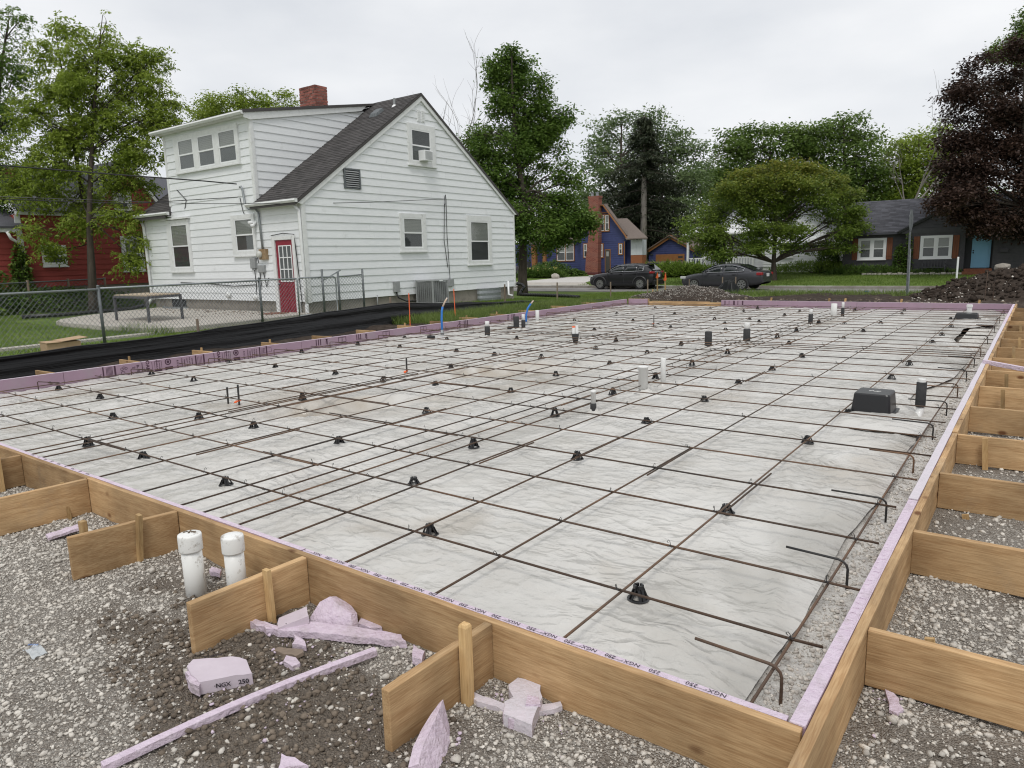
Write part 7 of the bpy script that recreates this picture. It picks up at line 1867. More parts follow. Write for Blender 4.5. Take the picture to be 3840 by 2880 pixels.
    for s in (-1, 1):
        mb = MB(); mb.box((kind['mx'], s * (Wd / 2 + .08), kind['mz']), (.12, .20, .14)); mb.build('door_mirror', pm if not kind['clad'] else MT['plastic_black'], e, local=True, bevel=.03)
        mb = MB()
        for hx in kind['handles']: mb.box((hx, s * (Wd / 2 * .995), kind['hz']), (.19, .03, .035))
        mb.build('door_handle', pm, e, local=True)
        mb = MB(); mb.box(kind['head'][0:1] + (s * kind['head'][1],) + kind['head'][2:3], kind['head'][3]); mb.build('headlight', clear_l, e, local=True, bevel=.03)
        mb = MB(); mb.box(kind['tail'][0:1] + (s * kind['tail'][1],) + kind['tail'][2:3], kind['tail'][3]); mb.build('tail_light', red_l, e, local=True, bevel=.03)
        mb = MB()
        for sx in kind['seams']: mb.b2((sx - .006, s * (Wd / 2 * .985) - .012, .30), (sx + .006, s * (Wd / 2 * .985) + .014, kind['hz'] + .10))
        mb.build('door_seam', MT['dark'], e, local=True)
    mb = MB(); mb.box(kind['plate'], (.03, .34, .17)); mb.build('number_plate', plate_m, e, local=True)
    if kind['clad']:
        mb = MB(); mb.b2((.5, -Wd / 2 - .01, .20), (Ln - .5, Wd / 2 + .01, .36)); mb.b2((Ln - .16, -Wd / 2 + .12, .26), (Ln + .03, Wd / 2 - .12, .56)); mb.build('sill_cladding', MT['plastic_black'], e, local=True, bevel=.04)
        mb = MB(); mb.box((Ln - .42, 0, Ht - .02), (.34, Wd * .62, .05)); mb.build('roof_spoiler', pm, e, local=True, bevel=.02)
        mb = MB(); mb.lathe((Ln - .015, 0, .98), [(.06, -.01), (.06, .01)], 12, 'x'); mb.build('badge', chrome, e, local=True)
    return e
# suv: front at x = 0, length 4.4
car('suv_car', 'dark grey compact SUV parked across the road in front of the blue house', (-22.95, 39.86, -.40), RAD(3),
    4.40, 1.80, 1.54,
    [(0.0, .34, .55, .72, .62), (.10, .24, .58, .82, .76), (.45, .22, .62, .93, .86), (1.05, .22, .64, 1.00, .89), (1.40, .22, .64, 1.04, .90), (2.2, .22, .66, 1.06, .90), (3.2, .24, .68, 1.08, .90), (3.9, .28, .72, 1.10, .88), (4.25, .36, .76, 1.08, .82), (4.38, .45, .78, 1.0, .76)],
    [(1.10, 1.02, 1.04, .80, .70), (1.55, 1.04, 1.30, .82, .66), (1.95, 1.05, 1.50, .82, .60), (2.6, 1.06, 1.55, .82, .61), (3.3, 1.08, 1.53, .81, .60), (3.75, 1.09, 1.44, .78, .58), (4.10, 1.10, 1.24, .74, .60), (4.27, 1.06, 1.08, .72, .66)],
    paint_c, .345, (.86, 3.52), True,
    {'side': [(1.52, 2.42), (2.50, 3.30), (3.36, 3.66)], 'front': (1.20, .70, 1.10, 1.84, .58, 1.47), 'back': (4.245, .60, 1.13, 3.86, .52, 1.45)},
    dict(spokes=10, clad=True, mx=1.55, mz=1.08, handles=(2.25, 3.15), hz=.93, head=(.16, .66, .80, (.30, .26, .10)), tail=(4.22, .70, 1.0, (.26, .34, .12)), seams=(1.35, 2.45, 3.30), plate=(4.37, 0, .80)))
# sedan: length 4.8
car('sedan_car', 'grey four door sedan parked at the kerb under the maple', (-16.65, 39.62, -.40), RAD(-4),
    4.80, 1.82, 1.46,
    [(0.0, .36, .52, .66, .60), (.12, .22, .54, .74, .76), (.5, .20, .58, .86, .87), (1.1, .20, .60, .94, .90), (1.5, .20, .62, .97, .91), (2.4, .20, .62, .98, .91), (3.3, .20, .64, 1.00, .91), (3.9, .24, .68, 1.04, .89), (4.4, .28, .72, 1.05, .85), (4.70, .36, .74, 1.02, .78), (4.80, .46, .72, .90, .72)],
    [(1.15, .95, .97, .80, .72), (1.70, .97, 1.24, .82, .66), (2.10, .98, 1.41, .82, .58), (2.6, .98, 1.46, .82, .59), (3.1, 1.0, 1.45, .82, .58), (3.55, 1.02, 1.34, .80, .56), (4.05, 1.04, 1.15, .76, .58), (4.30, 1.04, 1.06, .72, .64)],
    paint_g, .335, (.95, 3.72), True,
    {'side': [(1.72, 2.55), (2.64, 3.40), (3.44, 3.72)], 'front': (1.28, .72, 1.02, 2.02, .56, 1.40), 'back': (4.26, .60, 1.08, 3.46, .52, 1.38)},
    dict(spokes=7, clad=False, mx=1.72, mz=1.02, handles=(2.38, 3.26), hz=.86, head=(.20, .68, .70, (.34, .26, .14)), tail=(4.62, .70, .88, (.30, .26, .15)), seams=(1.45, 2.60, 3.45), plate=(4.795, 0, .82)))

# ------------------------------------------------------------------ road sign, piles, stakes
sg = thing('road_sign', 'tall grey post with a road sign seen nearly edge on before the charcoal house', 'road sign', (-4.36, 33, -.27))
mb = MB(); mb.beam((-4.36, 33, -.5), (-4.41, 33, 3.15), .07, .05, (0, 1, 0)); mb.build('post', MT['galv_dark'], sg)
az = RAD(87.5); d = V(math.cos(az), math.sin(az), 0); n_ = V(-math.sin(az), math.cos(az), 0); c = V(-4.38, 32.95, 2.70)
poly = [c + d * (.40 * math.cos(RAD(22.5 + 45 * k)) / math.cos(RAD(22.5))) + V(0, 0, .40 * math.sin(RAD(22.5 + 45 * k)) / math.cos(RAD(22.5))) for k in range(8)]
mb = MB(); mb.prism(poly, n_ * .012); mb.build('octagon_plate', MT['galv_dark'], sg)
mb = MB(); mb.beam((-4.30, 33, -.4), (-4.34, 33, 1.6), .04, .03, (0, 1, 0)); mb.build('lower_post', MT['galv'], sg)

def mound(name, label, cat, c, rx, ry, h, m, res, bumps, seed, lump=1.0):
    xs_ = np.arange(c[0] - rx, c[0] + rx, res); ys_ = np.arange(c[1] - ry, c[1] + ry, res)
    def f(X, Y):
        q = ((X - c[0]) / rx) ** 2 + ((Y - c[1]) / ry) ** 2
        b = np.clip(1 - q ** .5, 0, 1) ** .9
        n = fbm(X * bumps, Y * bumps, seed, 5); n2 = np.abs(fbm(X * bumps * 2.6, Y * bumps * 2.6, seed + 7, 3))
        return np.interp(Y, GY, GZ) - .06 + h * b * (1 + .30 * n) + lump * (.16 * n + .14 * n2) * np.clip(b * 6, 0, 1)
    o = link(name, grid_mesh(name, xs_, ys_, f, m)); tag(o, label, cat); return o, f
gp, gf = mound('gravel_pile', 'low grey gravel pile beyond the far form edge, in front of the sedan', 'gravel pile', (-11.2, 27.2), 3.1, 2.0, .56, MT['soil'], .06, 1.4, 140, .35)
r = np.random.default_rng(14); n = 2600; x = r.normal(-11.2, 1.15, n); y = r.normal(26.9, .8, n); k = (((x + 11.2) / 3.0) ** 2 + ((y - 27.2) / 2.0) ** 2 < 1); x, y = x[k], y[k]
stuff(link('pile_stones', stone_field('pile_stones', np.stack([x, y, gf(x, y) + .01], 1), .011 * (3.2 ** r.random(len(x)) ** 2), mat('pile_stone', (.20, .18, .155), .95, (.36, .33, .30), 20, .4, 60, rnd=.5, island=True), 15), gp))
dp, df_ = mound('dirt_pile', 'large heap of dark brown clods at the right edge beyond the form', 'dirt pile', (1.3, 30.2), 5.4, 4.6, 1.62, MT['soil'], .07, 1.0, 160, .8)
n = 2600; x = r.uniform(-3.8, 4.5, n); y = r.uniform(26.4, 31.5, n); k = (((x - 1.3) / 5.2) ** 2 + ((y - 30.2) / 4.4) ** 2 < 1); x, y = x[k], y[k]
stuff(link('clods', stone_field('clods', np.stack([x, y, df_(x, y) + .02], 1), .03 * (4.5 ** (r.random(len(x)) ** 2.2)), mat('brown_clod', (.024, .018, .014), 1.0, (.065, .050, .040), 9, .8, 25, rnd=.35, island=True, spec=.1), 16, .85), dp))
n = 260; x = r.uniform(-3.8, 3, n); y = r.uniform(24, 29.5, n); z = np.maximum(np.where(((x - 1.3) / 5.2) ** 2 + ((y - 30.2) / 4.4) ** 2 < 1, df_(x, y), -9), earth_z(x, y))
stuff(link('pale_pebbles', stone_field('pale_pebbles', np.stack([x, y, z + .02], 1), r.uniform(.015, .04, n), MT['stone'], 17)))
n = 900; x = r.uniform(-9.5, 3, n); y = r.uniform(21.0, 25, n)
stuff(link('earth_clods', stone_field('earth_clods', np.stack([x, y, earth_z(x, y) + .01], 1), .02 * (4.0 ** (r.random(n) ** 2.2)), MT['clod'], 18, .8)))
# boulder-like concrete lump on the dirt pile
mb = MB(); p = at(2165, 577, 32); vv, ff_ = ico(); vv = vv * V(.36, .25, .22) * (1 + .15 * (np.random.default_rng(5).random((12, 1)) - .5)); mb.add([p + q for q in vv], ff_.tolist()); tag(mb.build('concrete_lump', MT['found'], bevel=.03), 'weathered concrete lump on top of the dirt pile', 'concrete lump')
# site stakes
SG = 'survey and silt stakes by the road'
def sstake(u, vt, vb, depth_y, label, m='wood_grey', w=.05, ribbon=None):
    # base on the ground at world y
    d = at(u, vb, 1.0) - V(0, 0, CAMZ); p = V(0, 0, CAMZ) + d * (depth_y / d[1]); q = V(0, 0, CAMZ) + (at(u, vt, 1.0) - V(0, 0, CAMZ)) * (depth_y / (at(u, vt, 1.0) - V(0, 0, CAMZ))[1])
    g = T(p[1]); e = thing('site_stake', label, 'stake', (p[0], p[1], g), SG)
    mb = MB(); mb.beam((p[0], p[1], g - .1), (q[0] * .3 + p[0] * .7, p[1], q[2]), w, w * .6, (0, 1, 0)); mb.build('stake', MT[m], e)
    if ribbon:
        mb = MB(); h = q[2]
        for k, s in enumerate((-1, 1)): mb.hexa([V(p[0] + .02 * s, p[1] - .05, h - ribbon), V(p[0] + .02 * s + .06 * s, p[1] - .05, h - ribbon + .05), V(p[0] + .02 * s + .06 * s, p[1] - .04, h - ribbon + .05), V(p[0] + .02 * s, p[1] - .04, h - ribbon), V(p[0] - .02, p[1] - .05, h - .03), V(p[0] + .035, p[1] - .05, h - .03), V(p[0] + .035, p[1] - .04, h - .03), V(p[0] - .02, p[1] - .04, h - .03)])
        mb.build('orange_ribbon', MT['orange'], e)
    return e
sstake(1319, 609, 644, 27.3, 'grey stake standing on the grass below the SUV front wheel')
sstake(1399, 604, 639, 30.0, 'grey stake on the grass below the SUV rear wheel')
sstake(1410, 625, 645, 27.7, 'short pale stake left of the two orange ribbons', 'wood_z')
sstake(1437, 588, 636, 32.6, 'pale stake with orange ribbon, right one of the pair', 'wood_z', .06, .42)
sstake(1420, 588, 628, 34.5, 'pale stake with orange ribbon, left one of the pair', 'wood_z', .06, .32)
sstake(1489, 603, 622, 33.0, 'grey stake below the sedan front bumper')
sstake(1091, 614, 655, 21.0, 'grey stake on the lawn left of the drain hose end')
sstake(1204, 610, 650, 23.8, 'grey stake by the end of the black drain hose')
sstake(956, 624, 660, 19.9, 'grey stake beside the condenser unit')
wp_ = thing('white_marker_post', 'white marker post on the far lawn left of the dirt pile', 'post', (-3.5, 43.2, -.1))
mb = MB(); mb.lathe((-3.5, 43.2, -.15), [(.045, 0), (.048, 1.25), (.04, 1.27)], 10); mb.build('post', MT['vinyl'], wp_)
# thin orange fibreglass rods
for (u0, v0, u1, v1, lab) in ((883, 633, 886, 707, 'nearer thin orange rod by the left foam'), (980, 624, 984, 690, 'thin orange rod right of the blue tube')):
    b_ = hit(u1, v1, .1); dd_ = depth_of(b_); t_ = at(u0, v0, dd_)
    mb = MB(); mb.tube([b_ - V(0, 0, .1), t_], .010, 6); tag(mb.build('marker_rod', MT['orange']), lab, 'marker rod', 'orange rods')
for (u, v, m, lab) in ((1868, 648, 'pex', 'tiny blue flag at the kerb'), (1858, 655, 'ochre', 'tiny yellow flag at the road edge')):
    d = at(u, v - 12, 1) - V(0, 0, CAMZ); p = V(0, 0, CAMZ) + d * (35.5 / d[1])
    mb = MB(); mb.tube([(p[0], 35.5, -.4), (p[0], 35.5, p[2] + .1)], .01, 5); mb.b2((p[0], 35.49, p[2]), (p[0] + .14, 35.51, p[2] + .16)); tag(mb.build('marker_flag', MT[m]), lab, 'flag')
# two thin rods in front of the dirt pile
for u in (2120, 2138):
    b_ = hit(u, 660, .1); mb = MB(); mb.tube([(b_[0], b_[1] + 1, -.2), (b_[0] + .02, b_[1] + 1, .95)], .012, 5); tag(mb.build('steel_rod', MT['rebar']), 'thin upright steel rod before the dirt pile, ' + ('left' if u == 2120 else 'right') + ' one', 'rod', 'rods by the dirt pile')
# crumpled black plastic on stakes by the sedan
p = V(-12.55, 34.2, T(34.2)); n = 40; g = np.linspace(-1, 1, n)
def bag(X, Y):
    a = (X - p[0]); b = (Y - p[1])
    h = 0.62 * np.exp(-((a - .38) / .40) ** 4) + .26 * np.exp(-((a + .45) / .6) ** 2)
    return p[2] + np.maximum(0, h * np.clip(1 - (b / .5) ** 2, 0, 1) + .20 * fbm(a * 4.2, b * 3, 201, 4) + .26 * np.abs(fbm(a * 7, b * 1.2, 205, 3)) * (h > .1) - .06)
me = grid_mesh('black_plastic', p[0] + g * 1.35, p[1] + g * .55, bag, mat('black_sheeting', (.007, .008, .008), .38, spec=.2)); o = link('black_plastic', me); tag(o, 'crumpled black plastic sheeting bunched on stakes before the sedan', 'plastic sheeting')
for x in (-12.5, -11.85):
    mb = MB(); mb.beam((x, 34.2, T(34.2) - .1), (x, 34.2, T(34.2) + .80), .05, .04, (0, 1, 0)); mb.build('stake', MT['wood_grey'], o)
# landscape rock
mb = MB(); p = V(-29.6, 45.6, T(45.6) + .15); vv = ico()[0] * V(.42, .3, .28) * (1 + .2 * (np.random.default_rng(6).random((12, 1)) - .5)); mb.add([p + q for q in vv], ff_.tolist()); tag(mb.build('landscape_rock', MT['concrete'], bevel=.04), 'pale boulder at the edge of the iris bed', 'rock')
# overhead wires
for pts, r_, lab in (([at(-60, 348, 19), at(0, 357, 19.5), at(250, 377, 21.2), at(440, 391, 22.6), V(-21.62, 14.1, 4.28)], .020, 'thick overhead service wire from the left to the house mast'),
                     ([at(-60, 427, 18), at(0, 430, 18.5), at(280, 440, 20.8), V(-21.6, 14.1, 3.86)], .012, 'thin overhead wire just below the thick service wire'),
                     ([at(-60, 423, 19), at(0, 425, 19), at(420, 440, 21), at(640, 440, 22.2), at(800, 437, 23.5), V(-18.5, 20.8, 3.92)], .010, 'thin overhead wire crossing the white house to its gable bracket')):
    q = []
    for a, b in zip(pts[:-1], pts[1:]):
        for k in range(6): q.append(V(a) + (V(b) - V(a)) * k / 6)
    q.append(V(pts[-1])); mb = MB(); mb.tube(q, r_, 5); tag(mb.build('overhead_wire', MT['plastic_black']), lab, 'wire', 'overhead wires')
# ------------------------------------------------------------------ vegetation
DENS, LSZ = 2.35, 1.0
def leaves_np(P, size, r, droop=0.3, aspect=0.55, cluster_dir=None, flat=0.35):
    """one bent diamond per leaf: two triangles sharing an edge"""
    n = len(P)
    d = r.normal(0, 1, (n, 3)); d[:, 2] = d[:, 2] * flat - droop
    if cluster_dir is not None: d += cluster_dir * 0.8
    d /= np.linalg.norm(d, axis=1, keepdims=True) + 1e-9
    up = r.normal(0, .45, (n, 3)) + np.array([0, 0, 1.0])
    s = np.cross(d, up); s /= np.linalg.norm(s, axis=1, keepdims=True) + 1e-9
    nn = np.cross(s, d)
    L_ = (size * r.uniform(.65, 1.3, n))[:, None]; Wd = L_ * aspect
    v = np.stack([P, P + d * L_ * .5 + s * Wd * .5 - nn * L_ * .08, P + d * L_ - nn * L_ * .15, P + d * L_ * .5 - s * Wd * .5 - nn * L_ * .08], 1)
    return v.reshape(-1, 3)
def leaf_obj(name, V_, m, parent):
    n = len(V_) // 4; return link(name, np_mesh(name, V_, np.arange(n * 4).reshape(n, 4), m), parent)
def bez(a, b, c, n): return [a * (1 - t) ** 2 + b * 2 * t * (1 - t) + c * t * t for t in np.linspace(0, 1, n)]
def tree(name, label, base, lobes, nleaf, size, lm, bark, tr, group=None, split=.35, seed=1, trunks=None, droop=.3, aspect=.55, clump=(.28, .55), per=16, shell=.62, twigs=.5, compound=False, crown='crown', kinds='tree', gap=1.2, gapt=-.02, limb=.62):
    """tapered trunk and limbs reaching into uneven lobes that are filled with leaf sprays"""
    r = np.random.default_rng(seed); nleaf = int(nleaf * DENS); size = size * LSZ
    e = thing(name, label, kinds, base, group)
    base = V(base); wood = MB()
    lob = [(V(c), V(rad)) for c, rad in lobes]
    cen = np.mean([c for c, _ in lob], 0); top = max(c[2] for c, _ in lob)
    lob = lob + [(c + V(math.cos(a) * rad[0] * .8, math.sin(a) * rad[1] * .8, r.uniform(-.2, .95) * rad[2]), rad * r.uniform(.28, .5), c) for c, rad in lob for a in r.uniform(0, 6.283, 3)]
    lob = [(*q, None) if len(q) == 2 else q for q in lob]
    leaders = []
    for k, (off, ht) in enumerate(trunks or [((0, 0), split)]):
        tp = base + V(off[0], off[1], 0) + (cen - base) * V(.35, .35, 0) + V(0, 0, (top - base[2]) * ht)
        st = base + V(off[0] * .15, off[1] * .15, -.2)
        hi = min((q for q in lob), key=lambda q: abs(q[0][0] - tp[0] - off[0]) + abs(q[0][1] - tp[1]) * .5 - 1.2 * q[0][2])[0]
        pts = bez(st, st * .5 + tp * .5 + V(-off[0] * .15, 0, 0), tp, 6) + bez(tp, tp * .45 + hi * .55 + V(*r.normal(0, .25, 2), .4), hi, 8)[1:]
        n_ = len(pts); rr_ = [tr * (.75 if trunks else 1) * (1.35 if i == 0 else max(.07, 1.05 - .98 * i / (n_ - 1))) for i in range(n_)]
        wood.tube(pts, rr_, 9); leaders.append((np.array(pts), rr_))
    vol = np.array([rad[0] * rad[1] + rad[0] * rad[2] + rad[1] * rad[2] for _, rad, _p in lob]); share = vol / vol.sum()
    allP = []; allD = []
    for (c, rad, par), sh in zip(lob, share):
        LP_, LR_ = min(leaders, key=lambda q: np.linalg.norm(q[0][5] - c) + r.random())
        hd = np.linalg.norm((LP_[6] - c)[:2]); want = c[2] - hd * r.uniform(.35, .8)
        i0 = max(5, int(np.argmin(np.abs(LP_[:, 2] - want)))); i0 = min(i0, len(LP_) - 2); tp, tr_ = LP_[i0], LR_[i0]
        mid = (tp + c) / 2 + V(0, 0, .10 * hd) + r.normal(0, .15, 3)
        lp = bez(tp, mid, c + V(0, 0, rad[2] * .3), 6)
        q = max(tr_ * limb * min(1, rad.max() / 2.0 + .3), .028)
        if par is not None: q *= .45; lp = bez(par, (par + c) / 2 + r.normal(0, .1, 3), c, 6)
        wood.tube(lp, [q * (1 - .75 * i / 5) for i in range(6)], 6 if par is None else 4)
        ncl = max(3, int(nleaf * sh / per))
        u = r.normal(0, 1, (ncl, 3)); u /= np.linalg.norm(u, axis=1, keepdims=True)
        rad_ = shell + (1 - shell) * r.random(ncl) ** .6
        inner = r.random(ncl) < .22; rad_[inner] *= r.random(inner.sum())
        cc = c + u * rad_[:, None] * rad
        # leave gaps so that the sprays read as clumps with sky between them
        kp = vnoise(cc[:, 0] * gap + cc[:, 2] * .55, cc[:, 1] * gap - cc[:, 2] * gap * .9, seed) + .25 * r.random(ncl) > gapt
        cc = cc[kp]; u = u[kp]; ncl = len(cc)
        if ncl == 0: continue
        for k in range(ncl):
            if r.random() < twigs * .7:
                j = r.integers(2, 6); a = lp[j]
                wood.tube(bez(a, (a + cc[k]) / 2 + r.normal(0, .12, 3) + V(0, 0, .05), cc[k], 4), [q * .34, q * .24, q * .16, .006 + q * .05], 4, False)
        m = per
        ofs = np.clip(r.normal(0, 1, (ncl, m, 3)), -1.5, 1.5) * r.uniform(clump[0], clump[1], (ncl, 1, 1)) * np.array([.62, .62, .34])
        if compound:   # sprays: leaflets hung along arching stalks
            ax = r.normal(0, 1, (ncl, 3)); ax[:, 2] = ax[:, 2] * .3 - .12; ax /= np.linalg.norm(ax, axis=1, keepdims=True)
            sd = np.cross(ax, [0, 0, 1.0]); t_ = np.linspace(0, 1, m)[None, :, None]; L_ = r.uniform(clump[0], clump[1], (ncl, 1, 1)) * 1.5
            ofs = ax[:, None] * t_ * L_ + sd[:, None] * (np.where(np.arange(m) % 2, 1, -1)[None, :, None]) * .05 + np.array([0, 0, -1.0]) * t_ ** 2 * L_ * .4 + r.normal(0, .03, (ncl, m, 3))
        allP.append((cc[:, None] + ofs).reshape(-1, 3)); allD.append(np.repeat(u, m, 0))
    wood.build('trunk', bark, e, smooth=True)
    if nleaf:
        P_ = np.concatenate(allP); D_ = np.concatenate(allD)
        leaf_obj(crown, leaves_np(P_, size, r, droop, aspect, D_ * .5), lm, e)
    return e
def lobes_at(depth, L_, seed=0, dr=1.0):
    """crown lobes from their place and size in the photograph (u, v, half width, half height), spread in depth"""
    r = np.random.default_rng(seed); s = seen_scale(depth); o = []
    for (u, v, a, b) in L_:
        dd = depth + r.normal(0, .35) * a * s * dr
        o.append((at(u, v, dd), (a * s, max(a, b) * s * .9 * dr, b * s)))
    return o
def foot(u, v, depth):
    p = at(u, v, depth); return (p[0], p[1], T(p[1]))

LG = {'fresh': leaf_mat('fresh_leaf', (.14, .205, .022), (.33, .41, .070), .47), 'deep': leaf_mat('deep_leaf', (.065, .130, .022), (.17, .260, .050), .42),
      'mid': leaf_mat('mid_leaf', (.080, .140, .028), (.19, .270, .066), .42, .4), 'grey': leaf_mat('grey_green_leaf', (.095, .150, .058), (.22, .290, .125), .42, .4),
      'spruce': leaf_mat('dark_needle', (.024, .034, .018), (.065, .078, .042), .18, .8), 'purple': leaf_mat('purple_leaf', (.030, .018, .014), (.085, .050, .036), .30, .5),
      'maple': leaf_mat('maple_leaf', (.080, .140, .018), (.21, .285, .048), .44, .7, top=((.38, .29, .05), 4.2, 8.6)), 'yellow': leaf_mat('light_shrub_leaf', (.10, .175, .024), (.21, .30, .05), .38),
      'shrub': leaf_mat('shrub_leaf', (.050, .105, .018), (.135, .215, .042), .32, 1.5), 'lavender': leaf_mat('lavender_haze', (.11, .10, .115), (.20, .18, .21), .2)}
# left multi-stemmed tree in front of the red house
D0 = 28.0
tree('leafy_tree', 'fresh green two stemmed tree with drooping compound leaves before the red house', foot(200, 660, D0),
     lobes_at(D0, [(230, 50, 16, 22), (150, 72, 38, 36), (222, 95, 40, 44), (185, 130, 60, 50), (100, 115, 28, 34), (300, 125, 30, 40), (342, 128, 20, 26), (270, 170, 50, 44), (130, 190, 62, 50), (325, 195, 40, 42), (200, 225, 85, 55), (345, 245, 34, 30), (70, 240, 50, 45),
                   (285, 270, 60, 45), (105, 290, 70, 48), (205, 300, 85, 50), (40, 330, 55, 42), (315, 330, 48, 40), (130, 365, 80, 45), (245, 370, 70, 45), (30, 400, 40, 35), (85, 425, 60, 34), (170, 430, 60, 40), (290, 400, 50, 35), (70, 500, 42, 30), (270, 470, 45, 38), (300, 520, 38, 32), (285, 565, 30, 22), (225, 500, 40, 30), (110, 545, 34, 20), (375, 225, 18, 12), (160, 480, 40, 30), (362, 270, 22, 30)], 1),
     42000, .145, LG['fresh'], MT['bark'], .21, seed=11, trunks=[((-.95, .3), .24), ((.35, -.2), .32)], droop=.5, aspect=.40, clump=(.28, .46), per=20, compound=True, twigs=.3, shell=.40, limb=.42)
tree('tall_tree', 'tall green tree cut off by the left photo edge', foot(-30, 640, 30),
     lobes_at(30, [(20, 35, 34, 24), (48, 48, 22, 16), (15, 85, 40, 34), (5, 135, 45, 36), (40, 165, 34, 24), (0, 200, 55, 45), (-60, 120, 60, 70), (-50, 260, 80, 70), (20, 255, 40, 40), (-70, 380, 80, 80), (5, 470, 45, 34), (-20, 430, 50, 40)], 2),
     15000, .14, LG['deep'], MT['bark'], .25, seed=12, droop=.5, aspect=.4, per=18, compound=True, clump=(.3, .55), shell=.45)
# tree peeping over the dormer
tree('backyard_tree', 'light green treetop showing over the dormer left of the brick chimney', foot(540, 600, 46),
     lobes_at(46, [(455, 232, 40, 20), (500, 225, 40, 22), (545, 222, 45, 22), (600, 222, 45, 20), (430, 250, 25, 14), (520, 260, 80, 30), (600, 262, 60, 28)], 3), 7000, .17, LG['fresh'], MT['bark'], .2, seed=13, shell=.5)
# big tree right of the white house
D3 = 36
tree('side_tree', 'tall dark green tree standing just behind the white house gable', foot(1128, 610, D3),
     lobes_at(D3, [(1108, 128, 26, 20), (1075, 150, 30, 24), (1130, 152, 30, 22), (1062, 178, 26, 18), (1165, 190, 24, 24), (1110, 190, 38, 30), (1090, 230, 36, 26), (1158, 232, 34, 24), (1215, 248, 22, 24), (1195, 270, 30, 22), (1128, 270, 34, 28), (1080, 290, 40, 30), (1030, 300, 40, 28), (1180, 300, 36, 24), (1110, 330, 46, 34), (1165, 345, 38, 28), (1070, 360, 44, 34), (1140, 390, 46, 30), (1045, 335, 34, 30), (1205, 372, 28, 18), (1238, 392, 22, 16),
                   (1010, 360, 44, 34), (1025, 410, 44, 34), (1150, 300, 44, 26), (1195, 320, 36, 24), (1060, 460, 44, 30), (1095, 420, 44, 34), (1168, 428, 44, 28), (1220, 440, 36, 26), (1130, 465, 56, 32), (1208, 476, 46, 28), (1258, 470, 30, 24), (1160, 505, 56, 28), (1225, 508, 40, 18), (1130, 540, 34, 22), (1175, 530, 34, 16), (1270, 490, 20, 16)], 4),
     40000, .165, LG['deep'], MT['bark'], .24, seed=14, split=.42, clump=(.3, .55), twigs=.3, shell=.42, gapt=-.07)
def bare_tree(name, label, u, vtop, vbot, depth, n, spread, seed, rad=.10, m='twig_grey'):
    r = np.random.default_rng(seed); e = thing(name, label, 'tree', foot(u, vbot, depth)); b = V(e['_w']); tp = at(u, vtop, depth); mb = MB(); H = tp[2] - b[2]
    def grow(p, d, L_, q, lv):
        pts = [p]; cur = V(p); dd = V(d)
        for k in range(4): dd = dd + r.normal(0, .10, 3); dd /= np.linalg.norm(dd); cur = cur + dd * L_ / 4; pts.append(cur)
        mb.tube(pts, [q * (1 - .16 * k) for k in range(5)], 5 if lv < 2 else 3, False)
        if lv < 4:
            for k in range(n if lv else n + 2):
                t = r.integers(2, 5); a = dd + r.normal(0, spread, 3) + V(0, 0, .35); a /= np.linalg.norm(a); grow(pts[t], a, L_ * r.uniform(.5, .75), q * .52, lv + 1)
    grow(b, V(0, 0, 1), H * .50, rad, 0); mb.build('trunk', MT[m], e)
bare_tree('bare_tree', 'grey leafless tree behind the white house ridge', 1030, 160, 600, 40, 3, .42, 5, .12)
bare_tree('bare_tree', 'leafless treetop among the far green crowns on the right', 1935, 225, 580, 66, 3, .4, 6, .2)
bare_tree('bare_tree', 'thin leafless branches right of the spruce', 1480, 255, 580, 72, 2, .5, 9, .16)
# trees behind the blue house
D4 = 66
tree('silver_maple', 'wide grey green tree rising behind the blue house', foot(1330, 590, D4),
     lobes_at(D4, [(1345, 262, 44, 20), (1390, 255, 40, 16), (1310, 285, 36, 22), (1430, 280, 40, 24), (1375, 300, 56, 30), (1290, 318, 34, 22), (1460, 315, 40, 26), (1330, 340, 60, 32), (1420, 345, 60, 34), (1500, 335, 36, 28), (1285, 370, 36, 26), (1350, 395, 70, 34), (1450, 400, 64, 36), (1510, 385, 30, 30), (1300, 430, 50, 34), (1400, 450, 90, 40), (1480, 455, 50, 40), (1310, 480, 50, 40), (1380, 520, 90, 40), (1480, 520, 60, 36)], 5),
     17000, .30, LG['grey'], MT['bark'], .4, seed=15, clump=(.6, 1.1), shell=.5, twigs=.3)
# spruce
e = thing('spruce_tree', 'dark ragged spruce with a pale bare trunk behind the blue house', 'tree', foot(1390, 585, 60)); b = V(e['_w']); r = np.random.default_rng(21)
ztop = at(1390, 262, 60)[2]; tk = MB(); tk.tube([b - V(0, 0, .3), b + V(0, 0, (ztop - b[2]) * .5), V(b[0], b[1], ztop)], [.34, .24, .03], 8); mb = MB()
P_ = []
zl = at(1390, 545, 60)[2]
for k in range(170):
    t = r.random(); z = zl + (ztop - zl) * t; L_ = (1.25 if t > .75 else 2.3) * (1.05 - t) ** .7 * r.uniform(.6, 1.2) * 1.9 + .3; a = r.uniform(0, 6.283)
    if t < .6 and (math.cos(a) * b[0] + math.sin(a) * b[1]) / math.hypot(b[0], b[1]) < -.25: continue   # bare of boughs on the street side
    tip = V(b[0] + math.cos(a) * L_, b[1] + math.sin(a) * L_, z - .25 * L_); st = V(b[0], b[1], z); mb.tube(bez(st, (st + tip) / 2 + V(0, 0, .15), tip, 4), [.05, .035, .02, .01], 4, False)
    n = int(105 * L_); s = r.random(n) ** .7; P_.append(st + (tip - st) * s[:, None] + r.normal(0, .16, (n, 3)) * np.array([1, 1, .6]) - np.array([0, 0, 1]) * (.12 * r.random(n))[:, None])
